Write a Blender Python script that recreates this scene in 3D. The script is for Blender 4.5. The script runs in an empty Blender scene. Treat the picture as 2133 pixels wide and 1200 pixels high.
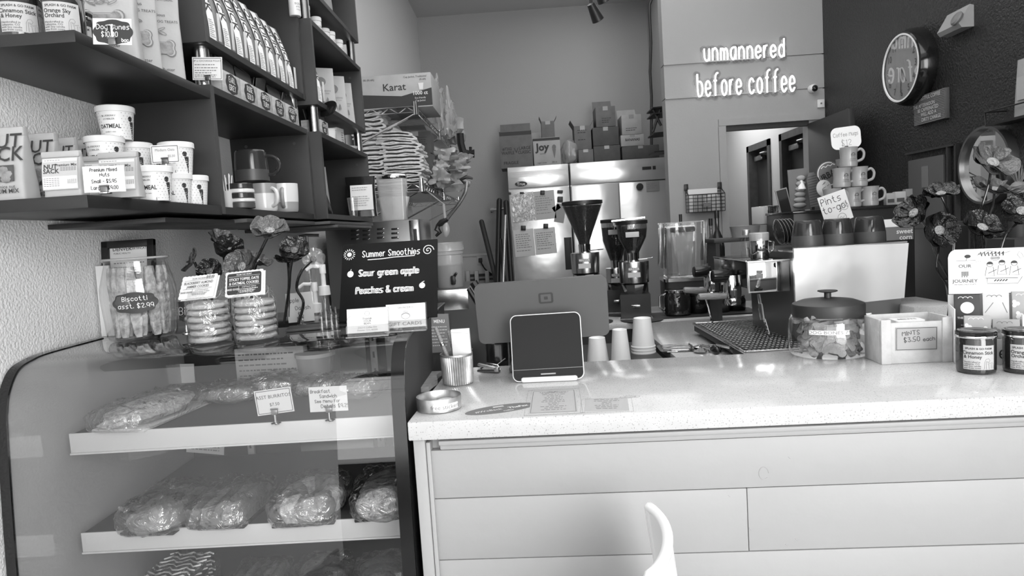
import bpy, bmesh, math, random
from mathutils import Vector as V, Matrix as MX, Euler, noise
random.seed(7)
C = bpy.context.scene.collection
SC = bpy.context.scene
PI = math.pi
R = math.radians

# ------------------------------------------------------------------ camera
CAM = V((0, 0, 1.45))
FPX = 1400.0
RT = V((0.99772039, 0.02241487, -0.06365216))     # image right
DN = V((-0.06156444, -0.08396681, -0.99456493))   # image down
FW = V((-0.02763771, 0.99621642, -0.08239544))    # view direction
cam = bpy.data.cameras.new('camera')
co = bpy.data.objects.new('camera', cam); C.objects.link(co)
up = -DN
co.matrix_world = MX(((RT.x, up.x, -FW.x, CAM.x), (RT.y, up.y, -FW.y, CAM.y), (RT.z, up.z, -FW.z, CAM.z), (0, 0, 0, 1)))
cam.sensor_width = 36.0
cam.lens = FPX / 2133 * 36.0
cam.clip_start = 0.05
SC.camera = co

# ------------------------------------------------------------------ world, daylight, exposure
w = bpy.data.worlds.new('sky'); SC.world = w; w.use_nodes = True
w.node_tree.nodes['Background'].inputs[0].default_value = (1, 1, 1, 1)
w.node_tree.nodes['Background'].inputs[1].default_value = 2.6

def area(name, loc, rot, sx, sy, power, spread=180):
    l = bpy.data.lights.new(name, 'AREA'); l.shape = 'RECTANGLE'; l.size = sx; l.size_y = sy
    l.energy = power; l.spread = R(spread)
    o = bpy.data.objects.new(name, l); C.objects.link(o); o.location = loc; o.rotation_euler = rot
    return o
area('window_daylight', (0.3, -2.25, 1.75), (R(90), 0, 0), 5.4, 2.7, 52)
area('window_daylight_right', (1.3, -1.7, 1.9), (R(86), 0, R(40)), 1.6, 2.4, 108)  # added fill aimed at the left wall; no window stands here
area('back_room_lamp', (1.9, 6.6, 2.7), (0, 0, 0), 0.5, 1.2, 17)  # added unseen light that brightens the hall behind the doorway
area('ceiling_lamp_kitchen', (0.95, 4.9, 3.85), (0, 0, 0), 1.6, 4.2, 40)  # added overhead fill for the rear of the room, without a fixture
area('ceiling_lamp_counter', (0.6, 2.0, 3.85), (0, 0, 0), 2.4, 2.4, 54)  # added top light to brighten the countertop, no actual ceiling lamp
SC.view_settings.view_transform = 'Standard'
SC.view_settings.look = 'None'
SC.view_settings.exposure = -0.06
SC.view_settings.gamma = 1.0
SC.view_settings.use_curve_mapping = False
SC.cycles.max_bounces = 10
SC.cycles.transparent_max_bounces = 24
SC.cycles.diffuse_bounces = 4
SC.cycles.glossy_bounces = 5
SC.cycles.transmission_bounces = 8
SC.cycles.caustics_reflective = False
SC.cycles.caustics_refractive = False
SC.cycles.sample_clamp_indirect = 6.0

# ------------------------------------------------------------------ pixel to point (a real depth is always given)
def at(px, py, X=None, Y=None, Z=None):
    d = RT * (px - 1066.5) + DN * (py - 600.0) + FW * FPX
    if X is not None: t = (X - CAM.x) / d.x
    elif Y is not None: t = (Y - CAM.y) / d.y
    else: t = (Z - CAM.z) / d.z
    return CAM + d * t

# ------------------------------------------------------------------ materials
MATS = {}
def mat(name, g, rough=0.5, metal=0.0, bump=None, vary=None, spec=0.5, coat=0.0, emit=0.0, speck=None, aniso=0.0, stretch=None):
    """grey procedural material; bump=(scale,strength), vary=(scale,amount), speck=(scale,grey,threshold)"""
    m = bpy.data.materials.new(name); m.use_nodes = True
    nt = m.node_tree; b = nt.nodes['Principled BSDF']
    b.inputs['Base Color'].default_value = (g, g, g, 1)
    b.inputs['Roughness'].default_value = rough
    b.inputs['Metallic'].default_value = metal
    b.inputs['Specular IOR Level'].default_value = spec
    b.inputs['Coat Weight'].default_value = coat
    if emit:
        b.inputs['Emission Color'].default_value = (1, 1, 1, 1); b.inputs['Emission Strength'].default_value = emit
    tc = nt.nodes.new('ShaderNodeTexCoord')
    vec = tc.outputs['Object']
    if stretch:
        mp = nt.nodes.new('ShaderNodeMapping'); mp.inputs['Scale'].default_value = stretch
        nt.links.new(vec, mp.inputs['Vector']); vec = mp.outputs['Vector']
    col = None
    if vary:
        n = nt.nodes.new('ShaderNodeTexNoise'); n.inputs['Scale'].default_value = vary[0]; n.inputs['Detail'].default_value = 6
        nt.links.new(vec, n.inputs['Vector'])
        r = nt.nodes.new('ShaderNodeMapRange'); r.inputs[1].default_value = 0.3; r.inputs[2].default_value = 0.7
        r.inputs[3].default_value = max(0, g * (1 - vary[1])); r.inputs[4].default_value = min(1, g * (1 + vary[1]))
        nt.links.new(n.outputs['Fac'], r.inputs[0]); col = r.outputs[0]
    if speck:
        n = nt.nodes.new('ShaderNodeTexNoise'); n.inputs['Scale'].default_value = speck[0]; n.inputs['Detail'].default_value = 1
        nt.links.new(vec, n.inputs['Vector'])
        r = nt.nodes.new('ShaderNodeMapRange'); r.inputs[1].default_value = speck[2]; r.inputs[2].default_value = speck[2] + 0.04
        nt.links.new(n.outputs['Fac'], r.inputs[0])
        mx = nt.nodes.new('ShaderNodeMix'); mx.inputs[2].default_value = g; mx.inputs[3].default_value = speck[1]
        nt.links.new(r.outputs[0], mx.inputs[0])
        if col: nt.links.new(col, mx.inputs[2])
        col = mx.outputs[0]
    if col: nt.links.new(col, b.inputs['Base Color'])
    if bump:
        n = nt.nodes.new('ShaderNodeTexNoise'); n.inputs['Scale'].default_value = bump[0]; n.inputs['Detail'].default_value = 3
        nt.links.new(vec, n.inputs['Vector'])
        bp = nt.nodes.new('ShaderNodeBump'); bp.inputs['Strength'].default_value = bump[1]
        bp.inputs['Distance'].default_value = bump[2] if len(bump) > 2 else 0.01
        nt.links.new(n.outputs['Fac'], bp.inputs['Height']); nt.links.new(bp.outputs[0], b.inputs['Normal'])
    MATS[name] = m
    return m

def clear(name, tint=1.0, gl=1.0, rough=0.0, ior=1.45, bump=None, haze=0.0, hazeg=0.8):
    """thin glass or film: transparent + fresnel gloss, optional whitish diffuse"""
    m = bpy.data.materials.new(name); m.use_nodes = True
    nt = m.node_tree; nt.nodes.remove(nt.nodes['Principled BSDF'])
    out = nt.nodes['Material Output']
    t = nt.nodes.new('ShaderNodeBsdfTransparent'); t.inputs[0].default_value = (tint, tint, tint, 1)
    g = nt.nodes.new('ShaderNodeBsdfGlossy'); g.inputs['Roughness'].default_value = rough; g.inputs[0].default_value = (gl, gl, gl, 1)
    lw = nt.nodes.new('ShaderNodeLayerWeight'); lw.inputs['Blend'].default_value = .5     # facing term: same from both sides of the sheet
    pw = nt.nodes.new('ShaderNodeMath'); pw.operation = 'POWER'; pw.inputs[1].default_value = 5.0; nt.links.new(lw.outputs['Facing'], pw.inputs[0])
    f0 = ((ior - 1) / (ior + 1)) ** 2 * 1.6
    fr = nt.nodes.new('ShaderNodeMapRange'); fr.inputs[3].default_value = f0; fr.inputs[4].default_value = 1.0; nt.links.new(pw.outputs[0], fr.inputs[0])
    mx = nt.nodes.new('ShaderNodeMixShader')
    nt.links.new(fr.outputs[0], mx.inputs[0])
    src = t.outputs[0]
    if haze:
        d = nt.nodes.new('ShaderNodeBsdfDiffuse'); d.inputs[0].default_value = (hazeg, hazeg, hazeg, 1)
        m2 = nt.nodes.new('ShaderNodeMixShader'); m2.inputs[0].default_value = haze
        nt.links.new(t.outputs[0], m2.inputs[1]); nt.links.new(d.outputs[0], m2.inputs[2]); src = m2.outputs[0]
    nt.links.new(src, mx.inputs[1]); nt.links.new(g.outputs[0], mx.inputs[2]); nt.links.new(mx.outputs[0], out.inputs[0])
    if bump:
        tc = nt.nodes.new('ShaderNodeTexCoord')
        n = nt.nodes.new('ShaderNodeTexNoise'); n.inputs['Scale'].default_value = bump[0]; n.inputs['Detail'].default_value = 3; n.inputs['Distortion'].default_value = 1.6
        nt.links.new(tc.outputs['Object'], n.inputs['Vector'])
        bp = nt.nodes.new('ShaderNodeBump'); bp.inputs['Strength'].default_value = bump[1]; bp.inputs['Distance'].default_value = bump[2] if len(bump) > 2 else 0.01
        nt.links.new(n.outputs['Fac'], bp.inputs['Height'])
        nt.links.new(bp.outputs[0], g.inputs['Normal']); nt.links.new(bp.outputs[0], lw.inputs['Normal'])
    MATS[name] = m
    return m

mat('white', .8, .45); mat('paper', .74, .7); mat('paper2', .55, .7); mat('paper_grey', .36, .65); mat('black', .012, .4); mat('black_gloss', .01, .12)
mat('ink', .02, .6); mat('ink_grey', .16, .6); mat('ink_mid', .3, .6); mat('chalk', .8, .8); mat('char', .03, .6); mat('slate', .012, .8, vary=(6, .3), spec=.1)
mat('wall_left', .84, .6, bump=(165, .45, .009)); mat('wall_back', .43, .75, bump=(60, .15)); mat('wall_neon', .39, .7, bump=(60, .12))
mat('wall_dark', .017, .28, bump=(95, .8, .009)); mat('ceiling', .62, .8); mat('floor', .16, .35, vary=(3, .3)); mat('wall_hall', .55, .7)
mat('door_dark', .03, .5); mat('panel_grey', .075, .6)
mat('shelf', .022, .5, vary=(9, .15)); mat('shelf_black', .014, .45); mat('shelf_edge', .055, .5)
mat('quartz', .54, .13, spec=.3, speck=(330, .28, .64), vary=(40, .03)); mat('paint', .355, .5, bump=(26, .08), vary=(2.2, .03))
mat('steel', .58, .22, 1, bump=(3.2, .12, .05), stretch=(1, 1, .45)); mat('steel_flat', .56, .3, 1); mat('chrome', .75, .07, 1); mat('alu', .085, .5, .2)
mat('steel_dark', .22, .3, .9); mat('tin', .5, .35, .8, vary=(30, .35)); mat('mirror', .85, .02, 1); mat('steel_bright', .88, .24, .6, bump=(2.6, .16, .05))
mat('cardboard', .16, .8, vary=(12, .12)); mat('cardboard_dark', .09, .8, vary=(12, .12)); mat('cardboard_light', .42, .8, vary=(12, .08)); mat('tape', .35, .25)
mat('kraft', .40, .6, bump=(22, .25), vary=(8, .08)); mat('kraft_dark', .20, .5, bump=(22, .25)); mat('foil', .09, .25, .3, bump=(30, .4))
mat('wood_pale', .42, .7, vary=(14, .2), stretch=(1, 1, 6)); mat('wood_mid', .22, .5, vary=(16, .25), stretch=(3, 3, 20)); mat('wood_dark', .05, .5, vary=(16, .25))
mat('cloth', .62, .95, bump=(80, .6), vary=(30, .15)); mat('plastic_bag', .42, .22, bump=(16, .8)); mat('plastic_milky', .45, .35)
mat('ceramic', .72, .15); mat('ceramic_grey', .30, .3); mat('ceramic_tan', .33, .22); mat('ceramic_dark', .035, .1); mat('ceramic_mid', .07, .42)
mat('biscuit', .25, .85, bump=(60, .6), vary=(45, .35)); mat('cookie', .36, .85, bump=(55, .7), vary=(35, .25)); mat('pastry', .13, .6, bump=(30, .6), vary=(18, .6))
mat('pastry_pale', .21, .6, bump=(30, .5), vary=(14, .4)); mat('sugar', .42, .7, bump=(90, .8), vary=(70, .4)); mat('berry', .02, .15); mat('biscotti', .40, .85, bump=(60, .9), vary=(70, .5))
mat('beans', .014, .3, bump=(130, 1.0, .02)); mat('lamp', .9, .4, emit=9.0); mat('neon', .9, .4, emit=1.5); mat('case_wall', .42, .06, vary=(2, .06), coat=1.0, spec=1.0); mat('case_shelf', .55, .3)
mat('price_rail', .5, .35); mat('glass_flower', .014, .1, bump=(70, .9)); mat('flower_grey', .10, .14, bump=(70, .9)); mat('flower_core', .42, .4, bump=(120, 1, .02))
mat('jar_dark', .018, .05, spec=.9); mat('label', .45, .6); mat('screen', .016, .22, spec=.12); mat('enamel_dark', .022, .45); mat('liquid', .16, .4); mat('rubber', .02, .6)
mat('window_frame', .06, .5); mat('clock_face', .20, .3); mat('diamond', .5, .7, vary=(35, .10), bump=(70, .2))
clear('glass', .97, 1, 0, 1.45); clear('glass_case', .93, 1, .01, 1.6); clear('film', .96, 1, .12, 1.9, bump=(26, .9, .014), haze=0); clear('cello', .97, 1, .06, 1.6, bump=(30, .7, .012), haze=0)
clear('acrylic', .9, 1, .03, 1.5, haze=.06); clear('smoke', .5, 1, .03, 1.5, haze=.05, hazeg=.4); clear('milky', .85, 1, .2, 1.4, haze=.5, hazeg=.6); clear('jar_glass', .95, 1, .02, 1.6, bump=(12, .14))
clear('plastic_sheet', .8, 1, .15, 1.5, bump=(16, .8), haze=.35, hazeg=.8)

# ------------------------------------------------------------------ geometry collector
def rotm(rx=0, ry=0, rz=0): return Euler((rx, ry, rz)).to_matrix().to_4x4()
def mx(loc=(0, 0, 0), rx=0, ry=0, rz=0): return MX.Translation(V(loc)) @ rotm(rx, ry, rz)

class G:
    def __init__(s): s.v = []; s.f = []; s.m = []
    def add(s, vs, fs, mi=0, M=None):
        o = len(s.v)
        s.v += [tuple(M @ V(p)) for p in vs] if M is not None else [tuple(p) for p in vs]
        s.f += [[i + o for i in f] for f in fs]; s.m += [mi] * len(fs)
        return s
    def box(s, c, d, M=None, bev=0, mi=0, rot=None):
        hx, hy, hz = d[0] / 2, d[1] / 2, d[2] / 2
        vs = [(x * hx, y * hy, z * hz) for x in (-1, 1) for y in (-1, 1) for z in (-1, 1)]
        fs = [(0, 1, 3, 2), (4, 6, 7, 5), (0, 4, 5, 1), (2, 3, 7, 6), (0, 2, 6, 4), (1, 5, 7, 3)]
        if bev:
            bm = bmesh.new(); bv = [bm.verts.new(p) for p in vs]
            for f in fs: bm.faces.new([bv[i] for i in f])
            bmesh.ops.bevel(bm, geom=bm.edges[:] , offset=min(bev, .49 * min(d)), segments=2, affect='EDGES', profile=.5)
            bm.verts.index_update(); vs = [tuple(q.co) for q in bm.verts]; fs = [[q.index for q in f.verts] for f in bm.faces]; bm.free()
        L = MX.Translation(V(c))
        if rot: L = L @ rotm(*rot)
        return s.add(vs, fs, mi, (M @ L) if M is not None else L)
    def cyl(s, a, b, r0, r1=None, n=16, M=None, mi=0, caps=True):
        r1 = r0 if r1 is None else r1
        a = V(a); b = V(b); d = (b - a).normalized(); q = d.to_track_quat('Z', 'Y').to_matrix()
        vs = []
        for p, r in ((a, r0), (b, r1)):
            for i in range(n): t = 2 * PI * i / n; vs.append(p + q @ V((r * math.cos(t), r * math.sin(t), 0)))
        fs = [(i, (i + 1) % n, n + (i + 1) % n, n + i) for i in range(n)]
        if caps: fs += [list(range(n))[::-1], list(range(n, 2 * n))]
        return s.add(vs, fs, mi, M)
    def lathe(s, pr, n=32, M=None, mi=0, a0=0, a1=2 * PI):
        """pr: list of (r,z); mi: int or list per segment"""
        full = abs(a1 - a0 - 2 * PI) < 1e-6; k = n if full else n + 1
        vs = []
        for r, z in pr:
            for i in range(k): t = a0 + (a1 - a0) * i / n; vs.append((max(r, 1e-5) * math.cos(t), max(r, 1e-5) * math.sin(t), z))
        for j in range(len(pr) - 1):
            fs = [(j * k + i, j * k + (i + 1) % k, (j + 1) * k + (i + 1) % k, (j + 1) * k + i) for i in range(n)]
            s.add([], [], 0)
            o = len(s.v) if j == 0 else o
            if j == 0: s.v += [tuple(M @ V(p)) for p in vs] if M is not None else vs
            s.f += [[q + o for q in f] for f in fs]; s.m += [mi[j] if isinstance(mi, (list, tuple)) else mi] * len(fs)
        return s
    def tube(s, pts, r, n=6, M=None, mi=0, closed=False):
        pts = [V(p) for p in pts]; k = len(pts); vs = []; fs = []
        u = None
        for i, p in enumerate(pts):
            a = pts[i - 1] if (i > 0 or closed) else p; b = pts[(i + 1) % k] if (i < k - 1 or closed) else p
            d = (b - a); d = d.normalized() if d.length > 1e-9 else V((0, 0, 1))
            if u is None: u = d.orthogonal().normalized()
            u = (u - d * u.dot(d)); u = u.normalized() if u.length > 1e-6 else d.orthogonal().normalized()
            w_ = d.cross(u); rr = r[i] if isinstance(r, (list, tuple)) else r
            for j in range(n): t = 2 * PI * j / n; vs.append(p + (u * math.cos(t) + w_ * math.sin(t)) * rr)
        for i in range(k if closed else k - 1):
            for j in range(n): a = i * n + j; b = i * n + (j + 1) % n; c2 = ((i + 1) % k) * n; fs.append((a, b, c2 + (j + 1) % n, c2 + j))
        if not closed: fs += [list(range(n))[::-1], list(range((k - 1) * n, k * n))]
        return s.add(vs, fs, mi, M)
    def prism(s, poly, z0, z1, M=None, mi=0, mt=None):
        n = len(poly); vs = [(x, y, z0) for x, y in poly] + [(x, y, z1) for x, y in poly]
        s.add(vs, [(i, (i + 1) % n, n + (i + 1) % n, n + i) for i in range(n)] + [list(range(n))[::-1]], mi, M)
        o = len(s.v) - n; s.f.append([o + i for i in range(n)]); s.m.append(mi if mt is None else mt)
        return s
    def grid(s, fn, nu, nv, M=None, mi=0, cu=False):
        k = nu if cu else nu + 1
        vs = [fn(i / nu, j / nv) for j in range(nv + 1) for i in range(k)]
        fs = [(j * k + i, j * k + (i + 1) % k, (j + 1) * k + (i + 1) % k, (j + 1) * k + i) for j in range(nv) for i in range(nu)]
        return s.add(vs, fs, mi, M)
    def ell(s, c, r, n=12, M=None, mi=0, wob=0, seed=0):
        pr = []
        vs = []
        m_ = n // 2
        for j in range(m_ + 1):
            ph = PI * j / m_
            for i in range(n):
                t = 2 * PI * i / n; p = V((math.sin(ph) * math.cos(t), math.sin(ph) * math.sin(t), math.cos(ph)))
                k = 1 + (wob * noise.noise(p * 2 + V((seed, seed * 2, 0))) if wob else 0)
                vs.append((c[0] + p.x * r[0] * k, c[1] + p.y * r[1] * k, c[2] + p.z * r[2] * k))
        fs = [(j * n + i, (j + 1) * n + i, (j + 1) * n + (i + 1) % n, j * n + (i + 1) % n) for j in range(m_) for i in range(n)]
        return s.add(vs, fs, mi, M)
    def me(s, me, M, mi=0):
        return s.add([v.co for v in me.vertices], [list(p.vertices) for p in me.polygons], mi, M)
    def mesh(s, name, mats, smooth=35):
        me = bpy.data.meshes.new(name); me.from_pydata(s.v, [], s.f)
        for m in (mats if isinstance(mats, (list, tuple)) else [mats]): me.materials.append(MATS[m])
        if any(s.m): me.polygons.foreach_set('material_index', s.m)
        if smooth:
            me.polygons.foreach_set('use_smooth', [True] * len(me.polygons)); me.update()
            me.set_sharp_from_angle(angle=R(smooth))
        me.update()
        return me
    def obj(s, name, mats, parent=None, smooth=35, label=None, loc=None, rz=0, M=None, stuff=False):
        o = bpy.data.objects.new(name, s.mesh(name, mats, smooth)); C.objects.link(o)
        if parent: o.parent = parent
        if loc is not None: o.location = loc; o.rotation_euler = (0, 0, rz)
        if M is not None: o.matrix_local = M
        if label: o['label'] = label
        if stuff: o['kind'] = 'stuff'
        return o

def T(name, label, cat, loc=(0, 0, 0), rz=0, group=None, M=None):
    o = bpy.data.objects.new(name, None); C.objects.link(o); o.empty_display_size = .02
    if M is not None: o.matrix_world = M
    else: o.location = loc; o.rotation_euler = (0, 0, rz)
    o['label'] = label; o['category'] = cat
    if group: o['group'] = group
    return o
def tag(o, label, cat, group=None):
    o['label'] = label; o['category'] = cat
    if group: o['group'] = group
    return o
def struct(o): o['kind'] = 'structure'; return o
KIDS = {}
def dup(root, label=None, loc=None, rz=None, M=None, group=None):
    r = root.copy(); C.objects.link(r)
    if M is not None: r.matrix_world = M
    else:
        if loc is not None: r.location = loc
        if rz is not None: r.rotation_euler = (0, 0, rz)
    if label: r['label'] = label
    if group: r['group'] = group
    for ch in list(root.children):
        c = ch.copy(); C.objects.link(c); c.parent = r
        for g in ch.children:
            d = g.copy(); C.objects.link(d); d.parent = c
    return r

# ------------------------------------------------------------------ lettering
_tc = {}
def textmesh(body, bold=0.0):
    k = (body, bold)
    if k in _tc: return _tc[k]
    cu = bpy.data.curves.new('txt', 'FONT'); cu.body = body; cu.align_x = 'CENTER'; cu.align_y = 'CENTER'; cu.resolution_u = 2
    cu.size = 1.0; cu.offset = bold; cu.space_line = .95
    o = bpy.data.objects.new('txt', cu); C.objects.link(o)
    bpy.context.view_layer.update()
    dg = bpy.context.evaluated_depsgraph_get()
    me = bpy.data.meshes.new_from_object(o.evaluated_get(dg))
    bpy.data.objects.remove(o); bpy.data.curves.remove(cu)
    _tc[k] = me
    return me
def text(parent, items, m, plane, name='lettering', warp=None):
    """items: (body, x, y, size[, width squeeze[, bold[, angle]]]) in the plane's own x/y; plane: Matrix mapping XY to the parent's space"""
    g = G()
    for it in items:
        body, x, y, sz = it[:4]; sq = it[4] if len(it) > 4 else 1; bold = it[5] if len(it) > 5 else 0; an = it[6] if len(it) > 6 else 0
        me = textmesh(body, bold)
        L = MX.Translation((x, y, 0)) @ rotm(0, 0, an) @ MX.Diagonal((sz * sq, sz, 1, 1))
        if warp: g.add([warp(L @ v.co) for v in me.vertices], [list(p.vertices) for p in me.polygons], 0, plane)
        else: g.me(me, plane @ L)
    return g.obj(name, m, parent, smooth=0)

GL = {'a': "36 16 05 03 12 22 34|36 32", 'b': "08 02 22 33 35 26 06", 'c': "35 26 16 05 03 12 22 33", 'd': "38 32|35 26 16 05 03 12 22 33", 'e': "04 34 35 26 16 05 03 12 22 33",
'f': "38 28 17 12|06 26", 'g': "35 26 16 05 03 12 22 33|36 31 20 10", 'h': "08 02|05 16 26 35 32", 'i': "06 02|07 08", 'j': "16 11 00|17 18", 'k': "08 02|36 04 32", 'l': "08 02",
'm': "06 02|05 16 25 22|25 36 45 42", 'n': "06 02|05 16 26 35 32", 'o': "16 05 03 12 22 33 35 26 16", 'p': "06 00|05 16 26 35 33 22 12 03", 'q': "36 30|35 26 16 05 03 12 22 33",
'r': "06 02|04 16 26", 's': "36 16 05 14 24 33 22 02", 't': "18 13 22 32|06 26", 'u': "06 03 12 22 33|36 32", 'v': "06 22 46", 'w': "06 12 25 32 46", 'x': "06 32|36 02", 'y': "06 23|46 10", 'z': "06 36 02 32",
'A': "02 28 42|14 34", 'B': "02 08 28 37 36 25 05|25 34 33 22 02", 'C': "47 38 18 07 03 12 32 43", 'D': "02 08 28 46 44 22 02", 'E': "38 08 02 32|05 25", 'F': "38 08 02|05 25",
'G': "47 38 18 07 03 12 32 43 45 25", 'H': "08 02|48 42|05 45", 'I': "08 02", 'J': "38 33 22 12 03", 'K': "08 02|38 05 42", 'L': "08 02 32", 'M': "02 08 25 48 42", 'N': "02 08 42 48",
'O': "18 07 03 12 32 43 47 38 18", 'P': "02 08 28 37 36 25 05", 'Q': "18 07 03 12 32 43 47 38 18|24 42", 'R': "02 08 28 37 36 25 05|15 42", 'S': "37 28 18 07 06 24 33 22 12 03", 'T': "08 48|28 22",
'U': "08 03 12 32 43 48", 'V': "08 22 48", 'W': "08 12 26 32 48", 'X': "08 42|48 02", 'Y': "08 25 48|25 22", 'Z': "08 48 02 42",
'0': "18 07 03 12 22 33 37 28 18", '1': "07 18 12", '2': "07 18 28 37 36 02 32", '3': "08 38 15 25 34 33 22 12 03", '4': "28 04 34|28 22", '5': "38 08 05 25 34 33 22 02", '6': "38 18 05 03 12 22 33 34 25 04",
'7': "08 38 12", '8': "18 07 06 15 25 34 33 22 12 03 04 15|25 36 37 28 18", '9': "35 24 14 05 07 18 28 37 32", '$': "37 28 18 07 06 24 33 22 12 03|19 11", '.': "02 03", '&': "42 07 18 28 27 04 03 12 22 44",
'!': "08 04|02 03", '-': "05 25", '_': "02 42", '/': "02 38", '#': "12 18|32 38|04 44|06 46", "'": "08 07", '*': "15 35|24 26|14 36", ',': "03 01"}
def strokes(body, h, gap=1.5, smooth=1):
    """single-stroke letters: list of polylines centred on x, cap height h"""
    u = h / 6.0; x = 0; out = []
    for ch in body:
        if ch == ' ': x += 3.0; continue
        gl = GL.get(ch)
        if not gl: x += 2; continue
        wd = 0
        for part in gl.split('|'):
            pl = [(int(p[0]), int(p[1])) for p in part.split()]
            wd = max(wd, max(p[0] for p in pl))
            if smooth and len(pl) > 3:
                for _ in range(smooth):
                    cl = pl[0] == pl[-1]
                    q = [pl[0]] if not cl else []
                    for i in range(len(pl) - 1):
                        a, b = pl[i], pl[i + 1]
                        q += [(a[0] * .75 + b[0] * .25, a[1] * .75 + b[1] * .25), (a[0] * .25 + b[0] * .75, a[1] * .25 + b[1] * .75)]
                    q.append(pl[-1] if not cl else q[0]); pl = q
            out.append([(x + p[0], p[1] - 2) for p in pl])
        x += wd + gap
    x -= gap
    return [[((p[0] - x / 2) * u, (p[1] - 3) * u) for p in pl] for pl in out], x * u
def ink(parent, items, m, plane, wd=.0012, name='lettering', warp=None, smooth=1):
    """hand-drawn lettering as flat ribbons; items: (body, x, y, cap height[, squeeze[, angle]])"""
    g = G()
    for it in items:
        body, x0, y0, h = it[:4]; sq = it[4] if len(it) > 4 else 1; an = it[5] if len(it) > 5 else 0
        sl, _ = strokes(body, h, smooth=smooth)
        for pl in sl: ribbon(g, [(x0 + (p[0] * math.cos(an) - p[1] * math.sin(an)) * sq, y0 + p[0] * math.sin(an) + p[1] * math.cos(an)) for p in pl], wd, plane, warp)
    return g.obj(name, m, parent, smooth=0)
def ribbon(g, pl, wd, plane, warp=None, mi=0):
    n = len(pl); L = []; Rr = []
    for i in range(n):
        a = pl[max(i - 1, 0)]; b = pl[min(i + 1, n - 1)]; dx, dy = b[0] - a[0], b[1] - a[1]; l = math.hypot(dx, dy) or 1
        nx, ny = -dy / l * wd / 2, dx / l * wd / 2; ex = (dx / l * wd * .3, dy / l * wd * .3) if i in (0, n - 1) else (0, 0); sg = -1 if i == 0 else 1
        x, y = pl[i][0] + ex[0] * sg, pl[i][1] + ex[1] * sg
        L.append(V((x + nx, y + ny, 0))); Rr.append(V((x - nx, y - ny, 0)))
    vs = L + Rr
    if warp: vs = [warp(v) for v in vs]
    g.add(vs, [(i, n + i, n + i + 1, i + 1) for i in range(n - 1)], mi, plane)
def rrect(w_, h_, r, n=5, cx=0, cy=0):
    p = []
    for ax, ay, a in ((1, 1, 0), (-1, 1, 90), (-1, -1, 180), (1, -1, 270)):
        for i in range(n + 1):
            t = R(a + 90 * i / n); p.append((cx + ax * (w_ / 2 - r) + r * math.cos(t), cy + ay * (h_ / 2 - r) + r * math.sin(t)))
    return p
def circ(rx, ry=None, n=24, cx=0, cy=0): return [(cx + rx * math.cos(2 * PI * i / n), cy + (ry or rx) * math.sin(2 * PI * i / n)) for i in range(n)]
FRONT = rotm(R(90), 0, 0)            # plane facing -Y: x right, y up
FACEX = rotm(R(90), 0, R(90))        # plane facing +X: x towards +Y, y up
FACEXN = rotm(R(90), 0, R(-90))      # plane facing -X: x towards -Y, y up
FLAT = MX.Identity(4)
def fr(x, y, z, rx=0, rz=0): return MX.Translation((x, y, z)) @ rotm(0, 0, rz) @ rotm(R(90) + rx, 0, 0)
def scrib(g, plane, x0, x1, y, wd, seed=0, hgt=None):
    """a line of print too small to read: little bars of varying length"""
    rd = random.Random(seed); x = x0; hgt = hgt or wd
    while x < x1:
        l = rd.uniform(1.2, 4.0) * wd; l = min(l, x1 - x)
        g.add([(x, y, 0), (x + l, y, 0), (x + l, y + hgt, 0), (x, y + hgt, 0)], [(0, 1, 2, 3)], 0, plane); x += l + wd * .8
def lines(parent, m, plane, x0, x1, ys, wd, seed=0, name='fine_print'):
    g = G()
    for i, y in enumerate(ys): scrib(g, plane, x0, x1 - (x1 - x0) * random.Random(seed + i).random() * .35, y, wd, seed + i)
    return g.obj(name, m, parent, smooth=0)
# ================================================================== ROOM
XL, XR, YB, YF, ZC = -1.08, 2.29, 7.7, -2.4, 3.9
YN = 5.2
def wallbox(name, x0, x1, y0, y1, z0, z1, m):
    g = G(); g.box(((x0 + x1) / 2, (y0 + y1) / 2, (z0 + z1) / 2), (x1 - x0, y1 - y0, z1 - z0))
    return struct(g.obj(name, m, smooth=0))
wallbox('floor', -4, 5, YF - .5, YB + .2, -.1, 0, 'floor')
wallbox('ceiling', -4, 5, YF - .2, YB + .2, ZC, ZC + .1, 'ceiling')
wallbox('wall_left', XL - .12, XL, -.9, YB + .1, 0, ZC, 'wall_left')
wallbox('wall_left_front', -3.4, XL, -1.02, -.9, 0, ZC, 'wall_left')
wallbox('wall_left_outer', -3.5, -3.4, YF, -.9, 0, ZC, 'wall_left')
wallbox('wall_back', XL - .1, XR + .1, YB, YB + .12, 0, ZC, 'wall_back')
wallbox('wall_right', XR, XR + .12, 1.4, YN + .1, 0, ZC, 'wall_dark')
wallbox('wall_right_front', XR, XR + .12, YF, 1.4, 0, ZC, 'wall_hall')
wallbox('wall_inner', 1.47, 1.53, YN + .12, YB, 0, ZC, 'wall_back')
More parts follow.
